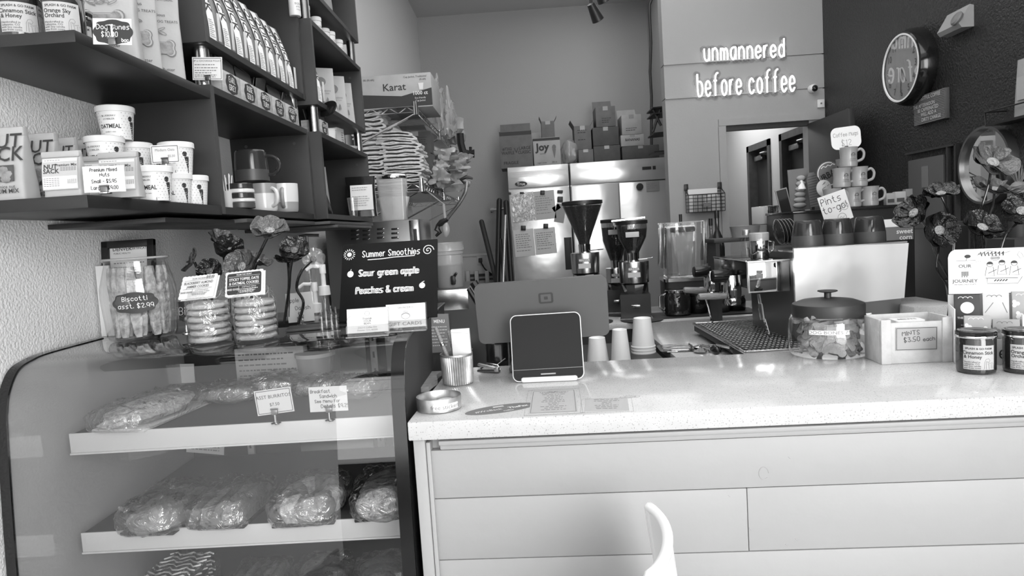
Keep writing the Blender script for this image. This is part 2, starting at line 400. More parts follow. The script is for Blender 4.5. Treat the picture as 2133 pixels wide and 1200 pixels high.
# hall wall behind the doorway, with two dark door openings
g = G()
for y0, y1, z0, z1 in ((5.3, 5.45, 0, ZC), (5.45, 6.1, 2.15, ZC), (6.1, 6.34, 0, ZC), (6.34, 6.98, 2.16, ZC), (6.98, YB, 0, ZC)):
    g.box((XR + .06, (y0 + y1) / 2, (z0 + z1) / 2), (.12, y1 - y0, z1 - z0))
struct(g.obj('wall_hall', 'wall_hall', smooth=0))
for n_, (y0, y1) in enumerate(((6.34, 6.98), (5.45, 6.1))):
    g = G(); g.box((XR + .09, (y0 + y1) / 2, 1.07), (.04, y1 - y0, 2.14))
    d = struct(g.obj('door_%d' % (n_ + 2), 'door_dark'))
    g = G()
    for yy in (y0 + .03, y1 - .03): g.box((XR + .03, yy, 1.08), (.09, .06, 2.16))
    g.box((XR + .03, (y0 + y1) / 2, 2.13), (.09, y1 - y0, .06))
    g.obj('door_frame', 'wood_dark', d)
    g = G(); g.box((XR + .035, (y0 + y1) / 2 + .08, 2.02), (.05, .2, .05), bev=.01); g.tube([(XR + .03, (y0 + y1) / 2, 2.03), (XR - .02, (y0 + y1) / 2 - .1, 2.05), (XR + .05, y0 + .1, 2.06)], .01)
    g.obj('door_closer', 'steel_dark', d)
# partition with the lit sign and the doorway under it
g = G()
DX0, DX1, DZ = 1.535, 2.17, 2.15
x0p = at(1383, 150, Y=YN).x
for a, b, z0, z1 in ((x0p, DX0, 0, DZ), (x0p, XR, DZ, 2.375), (x0p, XR, 2.383, 2.625), (x0p, XR, 2.633, ZC), (DX1, XR, 0, DZ)):
    g.box(((a + b) / 2, YN + .06, (z0 + z1) / 2), (b - a, .12, z1 - z0))
g.box(((x0p + XR) / 2, YN + .065, 2.5), (XR - x0p - .01, .1, .6))
struct(g.obj('wall_partition', 'wall_neon', smooth=0))
g = G(); g.box(((x0p + 1.95) / 2, YN - .004, 2.378), (1.95 - x0p, .014, .012)); struct(g.obj('trim_2', 'wall_neon'))
g = G(); g.box(((x0p + 1.8) / 2, YN - .004, 2.629), (1.8 - x0p, .014, .01)); struct(g.obj('trim_3', 'wall_neon'))
g = G()
g.box((DX0 - .02, YN - .010, DZ / 2), (.055, .02, DZ - .01)); g.box(((DX0 + XR) / 2 - .03, YN - .010, DZ + .022), (XR - DX0 + .03, .02, .05))
struct(g.obj('trim_1', 'wall_neon'))
g = G(); g.box(((DX0 + DX1) / 2, YN + .03, DZ - .02), (DX1 - DX0, .05, .04)); struct(g.obj('trim_4', 'door_dark'))
# open dark door leaf swung into the room
pa = V((DX1 + .0, YN - .02, 0)); pb = V((2.178, 4.55, 0)); d_ = (pb - pa)
M = MX.Translation((pa + pb) / 2) @ rotm(0, 0, math.atan2(d_.y, d_.x))
g = G(); g.box((0, 0, 1.065), (d_.length, .04, 2.11), M, bev=.003)
dl = struct(g.obj('door_1', 'door_dark')); dl['label'] = 'dark door leaf standing open beside the lit sign wall'
g = G(); g.box((-d_.length / 2 + .12, .024, 2.0), (.015, .008, .05), M); g.obj('door_catch', 'white', dl)
# pipes and cable in the corner left of the sign wall
g = G(); q = at(1353, 12, Y=7.6); pts = [at(1353 + dx, y, Y=7.0) for dx, y in ((0, 30), (3, 90), (1, 150), (4, 200), (4, 270), (4, 330))]
g.tube(pts, .014, 6); g.tube([at(1372, -40, Y=7.0), at(1353, 10, Y=7.0), at(1353, 30, Y=7.0)], .014, 6)
tag(g.obj('wall_cable', 'black'), 'black cable running down the corner above the steel refrigerators', 'cable')
# front of the shop: window wall behind the camera
g = G()
g.box((-.5, YF, .2), (6, .15, .4)); g.box((-.5, YF, 3.5), (6, .15, .8))
for x in (-3.3, -1.6, .2, 2.0): g.box((x, YF, 1.75), (.12, .15, 2.8))
struct(g.obj('wall_front', 'window_frame'))
for i, (a, b) in enumerate(((-3.24, -1.66), (-1.54, .14), (.26, 1.94))):
    g = G(); g.box(((a + b) / 2, YF, 1.75), (b - a, .01, 2.7)); o = struct(g.obj('window_%d' % (i + 1), 'glass'))
    g = G(); g.box(((a + b) / 2, YF, 2.55), (b - a, .05, .05)); g.obj('window_frame', 'window_frame', o)
g = G(); g.box((XL + .006, 3.3, .06), (.012, 8.4, .12)); struct(g.obj('baseboard_left', 'paint'))
g = G(); g.box((XR - .006, 3.3, .06), (.012, 3.6, .12)); struct(g.obj('baseboard_right', 'door_dark'))

# ================================================================== SERVICE COUNTER
ZT = 1.104                                     # counter height
CA = R(-2.6)                                   # the counter is turned a little from the room
CO = V((-.2495, 1.243, 0))                      # its front left corner
MC = MX.Translation(CO) @ rotm(0, 0, CA)
ct = T('countertop', 'white speckled quartz countertop with a thick front edge', 'countertop', M=MC @ MX.Translation((0, 0, ZT - .0365)))
g = G(); g.box((.91, .25, .01825), (1.82, .50, .0365), bev=.003); g.obj('slab', 'quartz', ct)
cb = T('counter_base', 'pale painted plank counter front below the white quartz top', 'counter', M=MC)
CL = 1.80
seam = [1.048, .943, .819, .695, .56, .42, .26, .06]
rows = [[0.03, CL], [.03, CL], [.03, .69, CL], [.03, 1.2, CL], [.03, .5, CL], [.03, 1.5, CL], [.03, .8, CL]]
rows[1] = [.03, CL]; 
plank = {}
for r in range(7):
    z1, z0 = seam[r], seam[r + 1]
    if r == 0: z1 = 1.04
    cuts = rows[r]
    if r == 2: cuts = [.03, CL]
    if r == 1: cuts = [.03, .632, CL]
    for k in range(len(cuts) - 1):
        a, b = cuts[k], cuts[k + 1]
        g = G(); g.box(((a + b) / 2, .035 + random.uniform(-.0006, .0006), (z0 + z1) / 2), (b - a - .0014, .02, z1 - z0 - .0016), bev=.0008)
        g.obj('plank', 'paint', cb)
g = G(); g.box((.91, .265, .53), (CL, .445, 1.06)); g.obj('carcass', 'paint', cb, smooth=0)
g = G(); g.box((.0165, .03, .532), (.023, .03, 1.065), bev=.002); g.box((.033, .032, .53), (.008, .028, 1.055), bev=.001); g.obj('corner_post', 'paint', cb)
g = G(); g.box((.93, .026, 1.057), (CL - .05, .03, .009), bev=.002); g.box((.93, .03, 1.046), (CL - .05, .018, .011), bev=.003); g.obj('moulding', 'paint', cb)
for px, py in ((1590, 985), (1640, 950), (1517, 1032), (1560, 1100), (1635, 1132), (1655, 1120)):
    q = MC.inverted() @ at(px, py, Y=1.24); g = G()
    if px == 1590: g.tube([(q.x + .009 * math.cos(i * .5), .0246, q.z + .012 * math.sin(i * .5)) for i in range(12)], .0008, 5)
    else: g.tube([(q.x, .0248, q.z), (q.x + .004, .0248, q.z - .003)], .0009, 5)
    g.obj('paint_drip', 'paint', cb)

# right-hand work counter (espresso machine) and rear work counter (grinders)
def workcounter(name, label, x0, x1, y0, y1, top=.914, th=.035, m='quartz'):
    t = T(name, label, 'counter', ((x0 + x1) / 2, (y0 + y1) / 2, 0)); sx, sy = x1 - x0, y1 - y0
    g = G(); g.box((0, 0, top - th / 2), (sx, sy, th), bev=.003); g.obj('worktop', m, t)
    g = G(); g.box((.0, .0, (top - th) / 2 + .04), (sx - .05, sy - .05, top - th - .08)); g.obj('cabinet', 'char', t)
    g = G(); g.box((0, 0, .04), (sx - .1, sy - .1, .08)); g.obj('plinth', 'black', t)
    return t
workcounter('espresso_counter', 'white topped work counter under the espresso machine', .56, 2.2, 2.02, 3.64)
workcounter('rear_work_counter', 'long white topped back counter carrying the grinders and blender', .2, 2.0, 3.68, 4.35)
# ================================================================== WALL SHELVES (left)
def shelf_slab(y0, y1, xf, z0, z1, label, m='shelf_black'):
    t = T('wall_shelf', label, 'shelf', (XL, y0, z0))
    g = G(); g.box(((xf - XL) / 2, (y1 - y0) / 2, (z1 - z0) / 2), (xf - XL, y1 - y0, z1 - z0), bev=.0015); g.obj('board', m, t)
    return t
U1a, U1b, X1 = 1.745, 2.525, -.79
U2a, U2b, X2 = 2.53, 3.285, -.75
shelf_slab(1.225, U1a - .002, X1, 1.841, 1.863, 'upper black shelf slab carrying candles and dog treat bags')
shelf_slab(1.207, U1a - .002, X1, 1.543, 1.567, 'lower black shelf slab carrying nut bags and oatmeal cups')
def cube(y0, y1, xf, z0, z1, label, th=.02):
    t = T('cube_shelf', label, 'shelf', (XL, y0, z0)); D = xf - XL; L = y1 - y0; H = z1 - z0
    for yy in (th / 2, L - th / 2):
        g = G(); g.box((D / 2, yy, H / 2), (D, th, H), bev=.001); g.obj('side_panel', 'shelf', t)
        g = G(); g.box((D + .0006, yy, H / 2), (.0012, th - .002, H - .002)); g.obj('edge_band', 'shelf_edge', t)
    for n_, zz in (('bottom_board', th / 2), ('top_board', H - th / 2)):
        g = G(); g.box((D / 2, L / 2, zz), (D - .001, L - 2 * th, th), bev=.001); g.box((D - .0002, L / 2, zz), (.0012, L - 2 * th, th - .002)); g.obj(n_, 'shelf', t)
    for a, b in ((.06, H - .05), (D - .05, H - .05)):
        g = G(); g.cyl((a, L - th - .002, b), (a, L - th + .001, b), .006, n=10); g.obj('cam_cover', 'shelf_edge', t)
    return t
cube(U1a, U1b, X1, 1.545, 1.878, 'lower dark wall cube holding the upturned mugs')
cube(U1a, U1b, X1, 1.985, 2.40, 'upper dark wall cube holding the row of coffee bags')
cube(U2a, U2b, X2, 1.545, 1.872, 'dark wall cube at the far end, lowest of its column')
cube(U2a, U2b, X2, 1.97, 2.283, 'dark wall cube with kraft pouches, middle of the far column')
cube(U2a, U2b, X2, 2.395, 2.72, 'topmost dark wall cube of the far column, cut by the frame')
for n_, (x, y, z0, z1) in enumerate(((X1 - .035, U1a + .05, 1.878, 1.985), (X1 - .035, U1b - .05, 1.878, 1.985), (X2 - .03, U2a + .04, 1.872, 1.97), (X2 - .03, U2b - .04, 1.872, 1.97), (X2 - .03, U2a + .04, 2.283, 2.395), (X2 - .03, U2b - .04, 2.283, 2.395))):
    g = G(); g.cyl((0, 0, 0), (0, 0, z1 - z0), .019, n=20); o = g.obj('support_post', 'steel', loc=(x, y, z0))
    tag(o, ['short steel post beside the exchange policy card', 'short steel post at the far end of the tea boxes', 'short steel post near the single tea box', 'short steel post behind the small white cup', 'short steel post beside the white jar row', 'short steel post at the far end of the white jars'][n_], 'post')
# thin boards the cubes stand on
for n_, (y0, y1, xf, zz, lb) in enumerate(((1.5, 1.90, X1 - .02, 1.528, 'thin dark mounting board under the oatmeal cups'), (1.86, 2.46, X1 + .015, 1.53, 'thin grey mounting board under the mug cube'), (2.5, 3.2, X2 + .02, 1.53, 'thin grey mounting board under the farthest cube'), (2.56, 3.12, X2 + .03, 1.517, 'lower thin grey board under the farthest cube'))):
    g = G(); g.box(((xf - XL) / 2, 0, 0), (xf - XL, y1 - y0, .011), bev=.001); tag(g.obj('mounting_board', 'shelf_edge' if n_ else 'shelf', loc=(XL, (y0 + y1) / 2, zz)), lb, 'board')

# ---- soft bag: w along local x, front faces -y
def bagmesh(g, w_, d, h, top=.012, seed=0, fold=0.0, lean=0.0, mi=0, wob=.05, gus=.15, tw=1.0):
    def fn(u, v):
        t = 2 * PI * u; c, s = math.cos(t), math.sin(t)
        k = v ** 1.7; dd = d * (1 - k) + top * k; ww = w_ * (1 - .04 * math.sin(PI * v)) * (1 + (tw - 1) * v)
        e = .28
        x = ww / 2 * math.copysign(abs(c) ** e, c); y = dd / 2 * math.copysign(abs(s) ** e, s)
        q = noise.noise(V((x * 22 + seed * 3.1, y * 22, v * 3.5 + seed)))
        b = math.sin(PI * min(v * 1.15, 1)) * wob
        y += (q * .35 + .12) * b * d * (1 if s > 0 else -1) * 2 * (1 - abs(c) ** 3)
        x += q * b * .18 * w_
        return (x, y + lean * v * v, h * v)
    g.grid(fn, 32, 12, cu=True, mi=mi)
    n = 32; o = len(g.v) - n * 13
    g.f.append([o + i for i in range(n)][::-1]); g.m.append(mi); g.f.append([o + 12 * n + i for i in range(n)]); g.m.append(mi)
    if fold: g.box((0, lean - .001, h - fold / 2), (w_ * tw * 1.0, top + .007, fold), bev=.003, mi=mi)
def bag_front(w_, d, h, top, lean=0):
    """returns a warp placing (x, z) on the bag's front face"""
    def f(v):
        t = max(0, min(1, v.y / h)); k = t ** 1.7; dd = d * (1 - k) + top * k
        return V((v.x, -dd / 2 + lean * t * t - .0022 - .055 * d * math.sin(PI * min(t * 1.15, 1)), v.y))
    return f
def patch(g, pts_fn, nu, nv, x0, x1, y0, y1, mi=0):
    g.grid(lambda u, v: pts_fn(V((x0 + (x1 - x0) * u, y0 + (y1 - y0) * v, 0))), nu, nv, mi=mi)
def off(fn, d): return lambda v: fn(v) + V((0, -d, 0))
I4 = MX.Identity(4)

# ---- nut bags (kraft, windowed) on the lower shelf
def nut_bag(x, Y, zb, h, w_, label, seed, rz, tail='PREMIUM MIX'):
    t = T('nut_bag', label, 'bag', (x, Y, zb), rz, 'windowed kraft nut bags on the lower shelf')
    d = .05
    g = G(); bagmesh(g, w_, d, h, .008, seed, fold=.018); g.obj('pouch', 'kraft', t)
    f = bag_front(w_, d, h, .008)
    text(t, [('NUT', .0, h * .80, w_ * .46, 1, .01), ('SACK', .0, h * .62, w_ * .46, .95, .01)], 'char', I4, 'print', f)
    g = G(); patch(g, f, 4, 4, -w_ * .33, w_ * .33, h * .26, h * .48); o = g.obj('window', 'jar_glass', t)
    g = G(); rd = random.Random(seed)
    patch(g, lambda v: f(v) + V((0, .0008, 0)), 4, 4, -w_ * .33, w_ * .33, h * .26, h * .48)
    g.obj('window_lining', 'char', t)
    for k in range(9):
        g = G(); p = f(V((rd.uniform(-.26, .26) * w_, h * rd.uniform(.29, .45), 0))); g.ell((p.x, p.y + .0015, p.z), (.011, .003, .007), 8); g.obj('nut', 'biscuit', t)
    text(t, [('full of a nice nut', 0, h * .19, .009), (tail, 0, h * .13, .0115, 1, .01)], 'char', I4, 'small_print', off(f, .0003))
    return t
zs = 1.567
def nb(px, py_top, Y, wpx, label, seed, rz=0, **k):
    p = at(px, py_top, Y=Y); nut_bag(p.x, Y, zs, p.z - zs, wpx * Y / 1400 * .93, label, seed, rz, **k)
nb(8, 267, 1.262, 100, 'large kraft nut bag cut by the left edge of the picture', 1)
nb(78, 279, 1.36, 86, 'kraft nut bag standing second along the lower shelf', 2, tail='SPICY MIX')
nb(128, 288, 1.46, 66, 'kraft nut bag third along, mostly hidden behind the labelled pouch', 3)
nb(168, 292, 1.55, 56, 'farthest kraft nut bag, only its pale top showing', 4)
def small_nut(px, ptop, Y, wpx, label, seed, mix):
    p = at(px, ptop, Y=Y); h = p.z - zs; w_ = wpx * Y / 1400 * .95
    t = T('nut_pouch', label, 'bag', (p.x, Y, zs), R(4), 'small labelled nut pouches on the lower shelf')
    g = G(); bagmesh(g, w_, .034, h, .006, seed, fold=.012, lean=-.004); g.obj('pouch', 'kraft', t)
    f = bag_front(w_, .034, h, .006, -.004)
    g = G(); patch(g, f, 3, 5, -w_ * .46, w_ * .46, h * .16, h * .85); lb = g.obj('sticker', 'label', t)
    g = G(); patch(g, off(f, .0003), 3, 2, -w_ * .44, w_ * .44, h * .18, h * .45); patch(g, off(f, .0003), 3, 1, -w_ * .44, w_ * .44, h * .77, h * .83); g.obj('sticker_band', 'paper', lb)
    text(lb, [('NUT', -w_ * .24, h * .66, w_ * .17, 1, .02), ('SACK', -w_ * .22, h * .56, w_ * .165, 1, .02), (mix, w_ * .16, h * .69, w_ * .105, 1, .01)], 'char', I4, 'print', off(f, .0006))
    g = G()
    for i, yy in enumerate((.63, .60, .57, .40, .36, .32, .28, .24, .795)):
        for k in range(6): 
            x0 = (-.42 if yy < .5 else .02 if yy < .7 else -.4) + k * .07; 
            g.add([off(f, .0006)(V((w_ * x0, h * yy, 0))), off(f, .0006)(V((w_ * (x0 + .055), h * yy, 0))), off(f, .0006)(V((w_ * (x0 + .055), h * (yy + .012), 0))), off(f, .0006)(V((w_ * x0, h * (yy + .012), 0)))], [(0, 1, 2, 3)])
    for k in range(14):
        x0 = .2 + k * .017; g.add([off(f, .0006)(V((w_ * (x0 + a), h * b, 0))) for a, b in ((0, .28), (.004 + .006 * (k % 3 == 0), .28), (.004 + .006 * (k % 3 == 0), .38), (0, .38))], [(0, 1, 2, 3)])
    g.obj('fine_print', 'ink_grey', lb, smooth=0)
    return t
small_nut(131, 316, 1.245, 82, 'small nut pouch with white sticker reading Premium Mix', 5, 'Premium Mix')
small_nut(248, 318, 1.33, 84, 'small nut pouch half hidden behind the mixed nuts price card', 6, 'Spicy Mix')
small_nut(196, 326, 1.42, 52, 'small nut pouch between the two larger labelled pouches', 7, 'Nut Mix')

# ---- oatmeal cups
CH, CR0, CR1 = .066, .031, .0385
def cupf(v):   # x -> angle, y -> height on the cup wall (local frame)
    r = CR0 + (CR1 - CR0) * v.y / CH + .0004; a = v.x / .034 - PI / 2
    return V((r * math.cos(a), r * math.sin(a), v.y))
def oat_cup():
    t = T('oatmeal_cup', 'x', 'cup', group='oatmeal cups stacked on the lower shelf')
    g = G(); g.lathe([(0, .003), (CR0 - .002, .003), (CR0 - .001, 0), (CR0, .001), (CR1, CH), (CR1 - .001, CH)], 36); g.obj('cup_wall', 'white', t)
    g = G(); g.lathe([(CR1 + .0015, CH - .004), (CR1 + .0022, CH - .004), (CR1 + .0024, CH + .008), (CR1 + .001, CH + .0095), (CR1 - .002, CH + .009), (CR1 - .003, CH + .007), (0, CH + .007)], 36); g.obj('lid', 'white', t)
    g = G()
    for i in range(26):
        for j in range(9):
            x = -.1 + i * .0078; y = .006 + j * .0065; a = .0012
            if abs(x + .008) < .018: continue
            g.add([cupf(V((x + (j % 2) * .0039 + dx, y + dy, 0))) for dx, dy in ((a, 0), (0, a), (-a, 0), (0, -a))], [(0, 1, 2, 3)])
    g.obj('dot_pattern', 'paper_grey', t, smooth=0)
    q = lambda v: cupf(V((v.x, v.y, 0))) * 1.0
    pf = text(t, [('OATMEAL', -.008, .028, .0125, .8, .03), ('BLUEBERRY', -.008, .051, .0055), ('COBBLER', -.008, .044, .0055), ('modern oats', -.008, .016, .0045)], 'char', I4, 'print', q)
    g = G(); g.add([q(V(p + (0,))) for p in ((.012, .001), (.046, .001), (.046, .040), (.036, .040), (.012, .006))], [(0, 1, 2, 3, 4)])
    for k in range(12): pass
    c0 = (.036, .046); g.add([q(V((c0[0] + .0055 * math.cos(k * PI / 8), c0[1] + .006 * math.sin(k * PI / 8), 0))) for k in range(16)], [list(range(16))]); 
    o = g.obj('dark_panel', 'char', t, smooth=0)
    g = G()
    for k in range(6):
        x0 = .026 + .002 * (k % 2); g.add([q(V((x0 + a, .005 + k * .0045 + b, 0))) * 1.006 for a, b in ((0, 0), (.018 - .002 * (k % 3), 0), (.018 - .002 * (k % 3), .0012), (0, .0012))], [(0, 1, 2, 3)])
    g.obj('panel_print', 'paper', o, smooth=0)
    return t
oc = oat_cup(); first = True
TH = .0755
for px, Y, tier, rz, lb in ((322, 1.47, 0, 8, 'oatmeal cup at the shelf edge, right of the mixed nuts card'), (366, 1.635, 0, -4, 'oatmeal cup second from the right in the bottom row'), (401, 1.70, 0, -10, 'oatmeal cup at the right end of the bottom row'),
        (232, 1.50, 0, 0, 'oatmeal cup in the bottom row hidden behind the labelled pouch'), (288, 1.62, 0, 5, 'oatmeal cup in the bottom row behind the mixed nuts card'),
        (229, 1.50, 1, 0, 'wide lidded oatmeal cup just above the small labelled pouches'), (289, 1.61, 1, -25, 'oatmeal cup just below and right of the topmost cup'), (322, 1.70, 1, -20, 'oatmeal cup peeking out left of the modern oats card'), (376, 1.645, 1, -8, 'oatmeal cup behind the modern oats card, upper row'), (258, 1.555, 2, 14, 'topmost oatmeal cup of the whole stack')):
    p = at(px, 400, Y=Y); loc = (p.x, Y, zs + TH * tier); rzz = R(rz - 24) + math.atan2(-p.x, Y)
    if first: oc.location = loc; oc.rotation_euler = (0, 0, rzz); oc['label'] = lb; first = False
    else: dup(oc, lb, loc, rzz)

# ---- card in a metal clip stand
def clip_card(px, py, Y, wpx, hpx, zb, label, tilt=-4, m='paper', items=None, inks=None, border=False, lift=0, inkw=.0011, inkm='ink', rz=0, rows=None, cat='sign', shape=None, clipm='chrome', grp=None):
    """card centred on pixel (px,py) at depth Y, clip stand reaching down to zb"""
    p = at(px, py, Y=Y); w_, h_ = wpx * Y / 1400, hpx * Y / 1400
    t = T('price_card', label, cat, (p.x, Y, zb), R(rz), grp)
    cz = p.z - zb
    P_ = MX.Translation((0, 0, cz)) @ rotm(0, R(tilt), 0) @ FRONT
    g = G(); g.prism([(-w_ / 2, -h_ / 2), (w_ / 2, -h_ / 2), (w_ / 2, h_ / 2), (-w_ / 2, h_ / 2)] if not shape else shape(w_, h_), -.0006, .0006, P_)
    c = g.obj('card', m, t, smooth=0)
    P2 = P_ @ MX.Translation((0, 0, .0009))
    if border:
        g = G(); b = .0012; ins = .003
        for x, y, a, b_ in ((0, h_ / 2 - ins, w_ - 2 * ins, b), (0, -h_ / 2 + ins, w_ - 2 * ins, b), (w_ / 2 - ins, 0, b, h_ - 2 * ins), (-w_ / 2 + ins, 0, b, h_ - 2 * ins)): g.box((x, y, -.0004), (a, b_, .0004), P2)
        g.obj('border', 'ink', c, smooth=0)
    if items: text(c, [(b, x * w_, y * h_, s * h_) + tuple(r) for b, x, y, s, *r in items], inkm, P2)
    if inks: ink(c, [(b, x * w_, y * h_, s * h_) + tuple(r) for b, x, y, s, *r in inks], inkm, P2, inkw)
    if rows: lines(c, 'ink_grey', P2, -w_ * .42, w_ * .42, [y * h_ for y in rows], h_ * .035, int(px))
    if zb is not None and clipm:
        g = G(); bz = cz - h_ / 2
        g.box((0, -.003, bz + .004), (.014, .006, .012), bev=.002); g.cyl((-.008, -.004, bz + .011), (.008, -.004, bz + .011), .0016, n=8)
        g.obj('clip', 'steel_dark' if clipm == 'chrome' else clipm, t)
        g = G(); g.cyl((0, -.001, .002), (0, -.001, bz + .002), .0026, n=10); g.lathe([(0, 0), (.011, 0), (.011, .0015), (.005, .004), (0, .004)], 20); g.obj('stand', 'chrome', t)
    return t
clip_card(217, 373, 1.215, 88, 54, zs, 'handwritten Premium Mixed Nuts price card on a clip stand', tilt=1.5, inks=[('Premium Mixed', 0, .36, .13, .95), ('Nuts', .02, .17, .13), ('Small - $5.95', 0, -.08, .13), ('Large - $9.00', 0, -.33, .13)])
clip_card(344, 321, 1.50, 60, 38, zs + TH + .0, 'printed Modern Oats $5.50 card standing on an oatmeal cup', tilt=1, border=True, items=[('Modern Oats', 0, .22, .2), ('$5.50', .22, -.12, .18)], inkm='ink_grey')
clip_card(432, 143, 1.765, 62, 46, 1.863, 'small printed exchange policy card beside the steel post', tilt=4, border=True, items=[('SIP or EXCHANGE POLICY', 0, .33, .11)], rows=(.15, .02, -.1, -.2, -.3, -.38))
def plaque(w_, h_):
    o = []
    for i in range(64):
        t = 2 * PI * i / 64; r = 1 + .045 * math.cos(8 * t); o.append((w_ / 2 * r * math.copysign(abs(math.cos(t)) ** .75, math.cos(t)), h_ / 2 * r * math.copysign(abs(math.sin(t)) ** .8, math.sin(t))))
    return o
t = clip_card(234, 66, 1.228, 80, 52, 1.863, 'dark plaque reading Dog Bones $10.00 on a white card', tilt=5, m='white')
g = G(); p = at(234, 66, Y=1.228); P_ = MX.Translation((0, 0, p.z - 1.863)) @ rotm(0, R(5), 0) @ FRONT @ MX.Translation((.002, -.001, .001)); g.prism(plaque(.07, .042), 0, .0008, P_); c = g.obj('plaque', 'char', t, smooth=0)
ink(c, [('Dog Bones', 0, .009, .0085, 1.1), ('$10.00', -.006, -.004, .0085), ('bag', .022, -.014, .006)], 'chalk', P_ @ MX.Translation((0, 0, .0012)), .0011)

# ---- candle jars (three on the upper shelf, two on the counter)
JR, JH = .0385, .085
def jarf(v): a = v.x / JR - PI / 2; r = JR + .0006; return V((r * math.cos(a), r * math.sin(a), v.y))
def candle(loc, rz, name, lines_, label, lid=True, sc=1.0):
    t = T('candle_jar', label, 'candle', loc, rz, 'dark glass candle jars with paper labels'); t.scale = (sc, sc, sc)
    g = G(); g.lathe([(0, .002), (JR - .006, 0), (JR - .001, .003), (JR, .008), (JR, JH - .008), (JR - .002, JH - .003), (JR - .003, JH)], 48); g.obj('glass_jar', 'jar_dark', t)
    g = G(); patch(g, jarf, 24, 1, -.031, .031, .012, .066); lb = g.obj('paper_label', 'label', t)
    q = lambda v: jarf(v) * 1.0 + V((0, 0, 0)) if False else V((jarf(v).x * 1.008, jarf(v).y * 1.008, v.y))
    it = [('SPLASH & GO FARM', -.001, .059, .0062, .95, .02)] + [(s_, x_, y_, .0105, .9, .02) for s_, x_, y_ in lines_]
    it += [('Handcrafted in', -.014, .029, .0052), ('Lafayette, CO', -.0145, .0245, .0052), ('with Soy candle', -.0135, .020, .0052), ('wax from cows', -.0135, .0155, .0052)]
    text(lb, it, 'ink', I4, 'lettering', q)
    g = G()
    for pl in ([(.009, .014), (.010, .03), (.013, .036), (.018, .037), (.021, .033), (.019, .029), (.014, .031)], [(.013, .031), (.013, .014)], [(.016, .025), (.029, .025), (.029, .014)], [(.018, .025), (.019, .014)], [(.024, .025), (.024, .015)], [(.007, .0135), (.030, .0135)], [(.015, .029), (.02, .026), (.027, .028)]):
        ribbon(g, pl, .0006, I4, q)
    g.obj('sketch', 'ink_grey', lb, smooth=0)
    if lid:
        g = G(); g.lathe([(JR - .003, JH - .004), (JR + .0015, JH - .004), (JR + .0022, JH - .001), (JR + .0015, JH + .001)], 48); g.obj('rim_band', 'chrome', t)
        g = G(); g.lathe([(JR + .001, JH), (JR + .0018, JH + .008), (JR, JH + .0105), (JR - .004, JH + .0105), (JR - .006, JH + .0095), (0, JH + .0095)], 48); g.obj('lid', 'black_gloss', t)
    return t
CIN = [('Cinnamon Stick', -.002, .0495, ), ('& Honey', -.0125, .0405)]
ORA = [('Orange Sky', -.0075, .0495), ('Orchard', -.0125, .0405)]
q = at(2033, 740, Y=1.385); candle((q.x, 1.385, ZT), R(-24), 'a', CIN, 'Cinnamon Stick and Honey candle jar on the counter beside the mints crate', sc=.91)
q = at(2132, 740, Y=1.365); candle((q.x, 1.365, ZT), R(-26), 'b', ORA, 'Orange Sky Orchard candle jar cut by the right edge of the counter', sc=.91)
q = at(42, 50, Y=1.285); candle((q.x, 1.285, 1.863), R(35), 'c', CIN, 'Cinnamon Stick and Honey candle jar on the upper shelf', lid=True)
q = at(131, 50, Y=1.30); candle((q.x, 1.30, 1.863), R(33), 'd', ORA, 'Orange Sky Orchard candle jar on the upper shelf')
q = at(152, 50, Y=1.42); candle((q.x, 1.42, 1.863), R(40), 'e', ORA, 'dark candle jar half hidden just left of the Dog Bones card')
q = at(-45, 50, Y=1.29); candle((q.x, 1.29, 1.863), R(35), 'f', CIN, 'candle jar mostly outside the left edge on the upper shelf')

# ---- dog treat bags on the upper shelf
def bone(L, W_):
    p = []
    for cx_, cy_, a0, a1 in ((L / 2, W_ * .5, -60, 150), (-L / 2, W_ * .5, 30, 240), (-L / 2, -W_ * .5, 120, 330), (L / 2, -W_ * .5, 210, 420)):
        for i in range(9): t = R(a0 + (a1 - a0) * i / 8); p.append((cx_ + W_ * .62 * math.cos(t), cy_ + W_ * .62 * math.sin(t)))
    return p
def treat_bag(px, Y, w_, h, seed, rz, label, X=None):
    p = at(px, 90, Y=Y); t = T('dog_treat_bag', label, 'bag', (X if X is not None else p.x, Y, 1.863), R(rz), 'pale dog treat bags on the upper shelf')
    g = G(); bagmesh(g, w_, .045, h, .008, seed, wob=.16); g.obj('pouch', 'kraft', t)
    f = bag_front(w_, .045, h, .008); f0 = f; f = off(f0, .002)
    for sx, sc, m_ in ((0, 1.16, 'ink_grey'), (0, 1.08, 'kraft'), (0, .98, 'biscuit')):
        g = G(); pl = [(x * sc, h * .34 + y * sc) for x, y in bone(w_ * .42, w_ * .15)]
        g.add([off(f, .0003 * (3 if sc < 1 else 2 if sc < 1.1 else 1))(V((x, y, 0))) for x, y in pl], [list(range(len(pl)))]); g.obj('bone_window' if sc < 1 else 'bone_outline', m_, t, smooth=0)
    text(t, [('ALL NATURAL', w_ * .12, h * .82, .0085), ('Delicious', 0, h * .665, .0105), ('NATURAL DOG TREATS', 0, h * .60, .0085), ('Peanut Butter', 0, h * .13, .0105)], 'char', I4, 'print', f)
    g = G(); rd = random.Random(seed)
    for k in range(7):
        a = (rd.uniform(-.2, .2) * w_, h * (.50 + rd.uniform(-.02, .03))); ribbon(g, [(a[0] + .009 * math.cos(i * PI / 6), a[1] + .005 * math.sin(i * PI / 6 + k)) for i in range(13)], .0012, I4, off(f, .0006))
    g.obj('treat_drawing', 'ink_grey', t, smooth=0)
    g = G(); pl = circ(.014, n=20, cx=-w_ * .3, cy=h * .8); g.add([off(f, .0004)(V((x, y, 0))) for x, y in pl], [list(range(20))]); g.obj('round_badge', 'char', t, smooth=0)
    return t
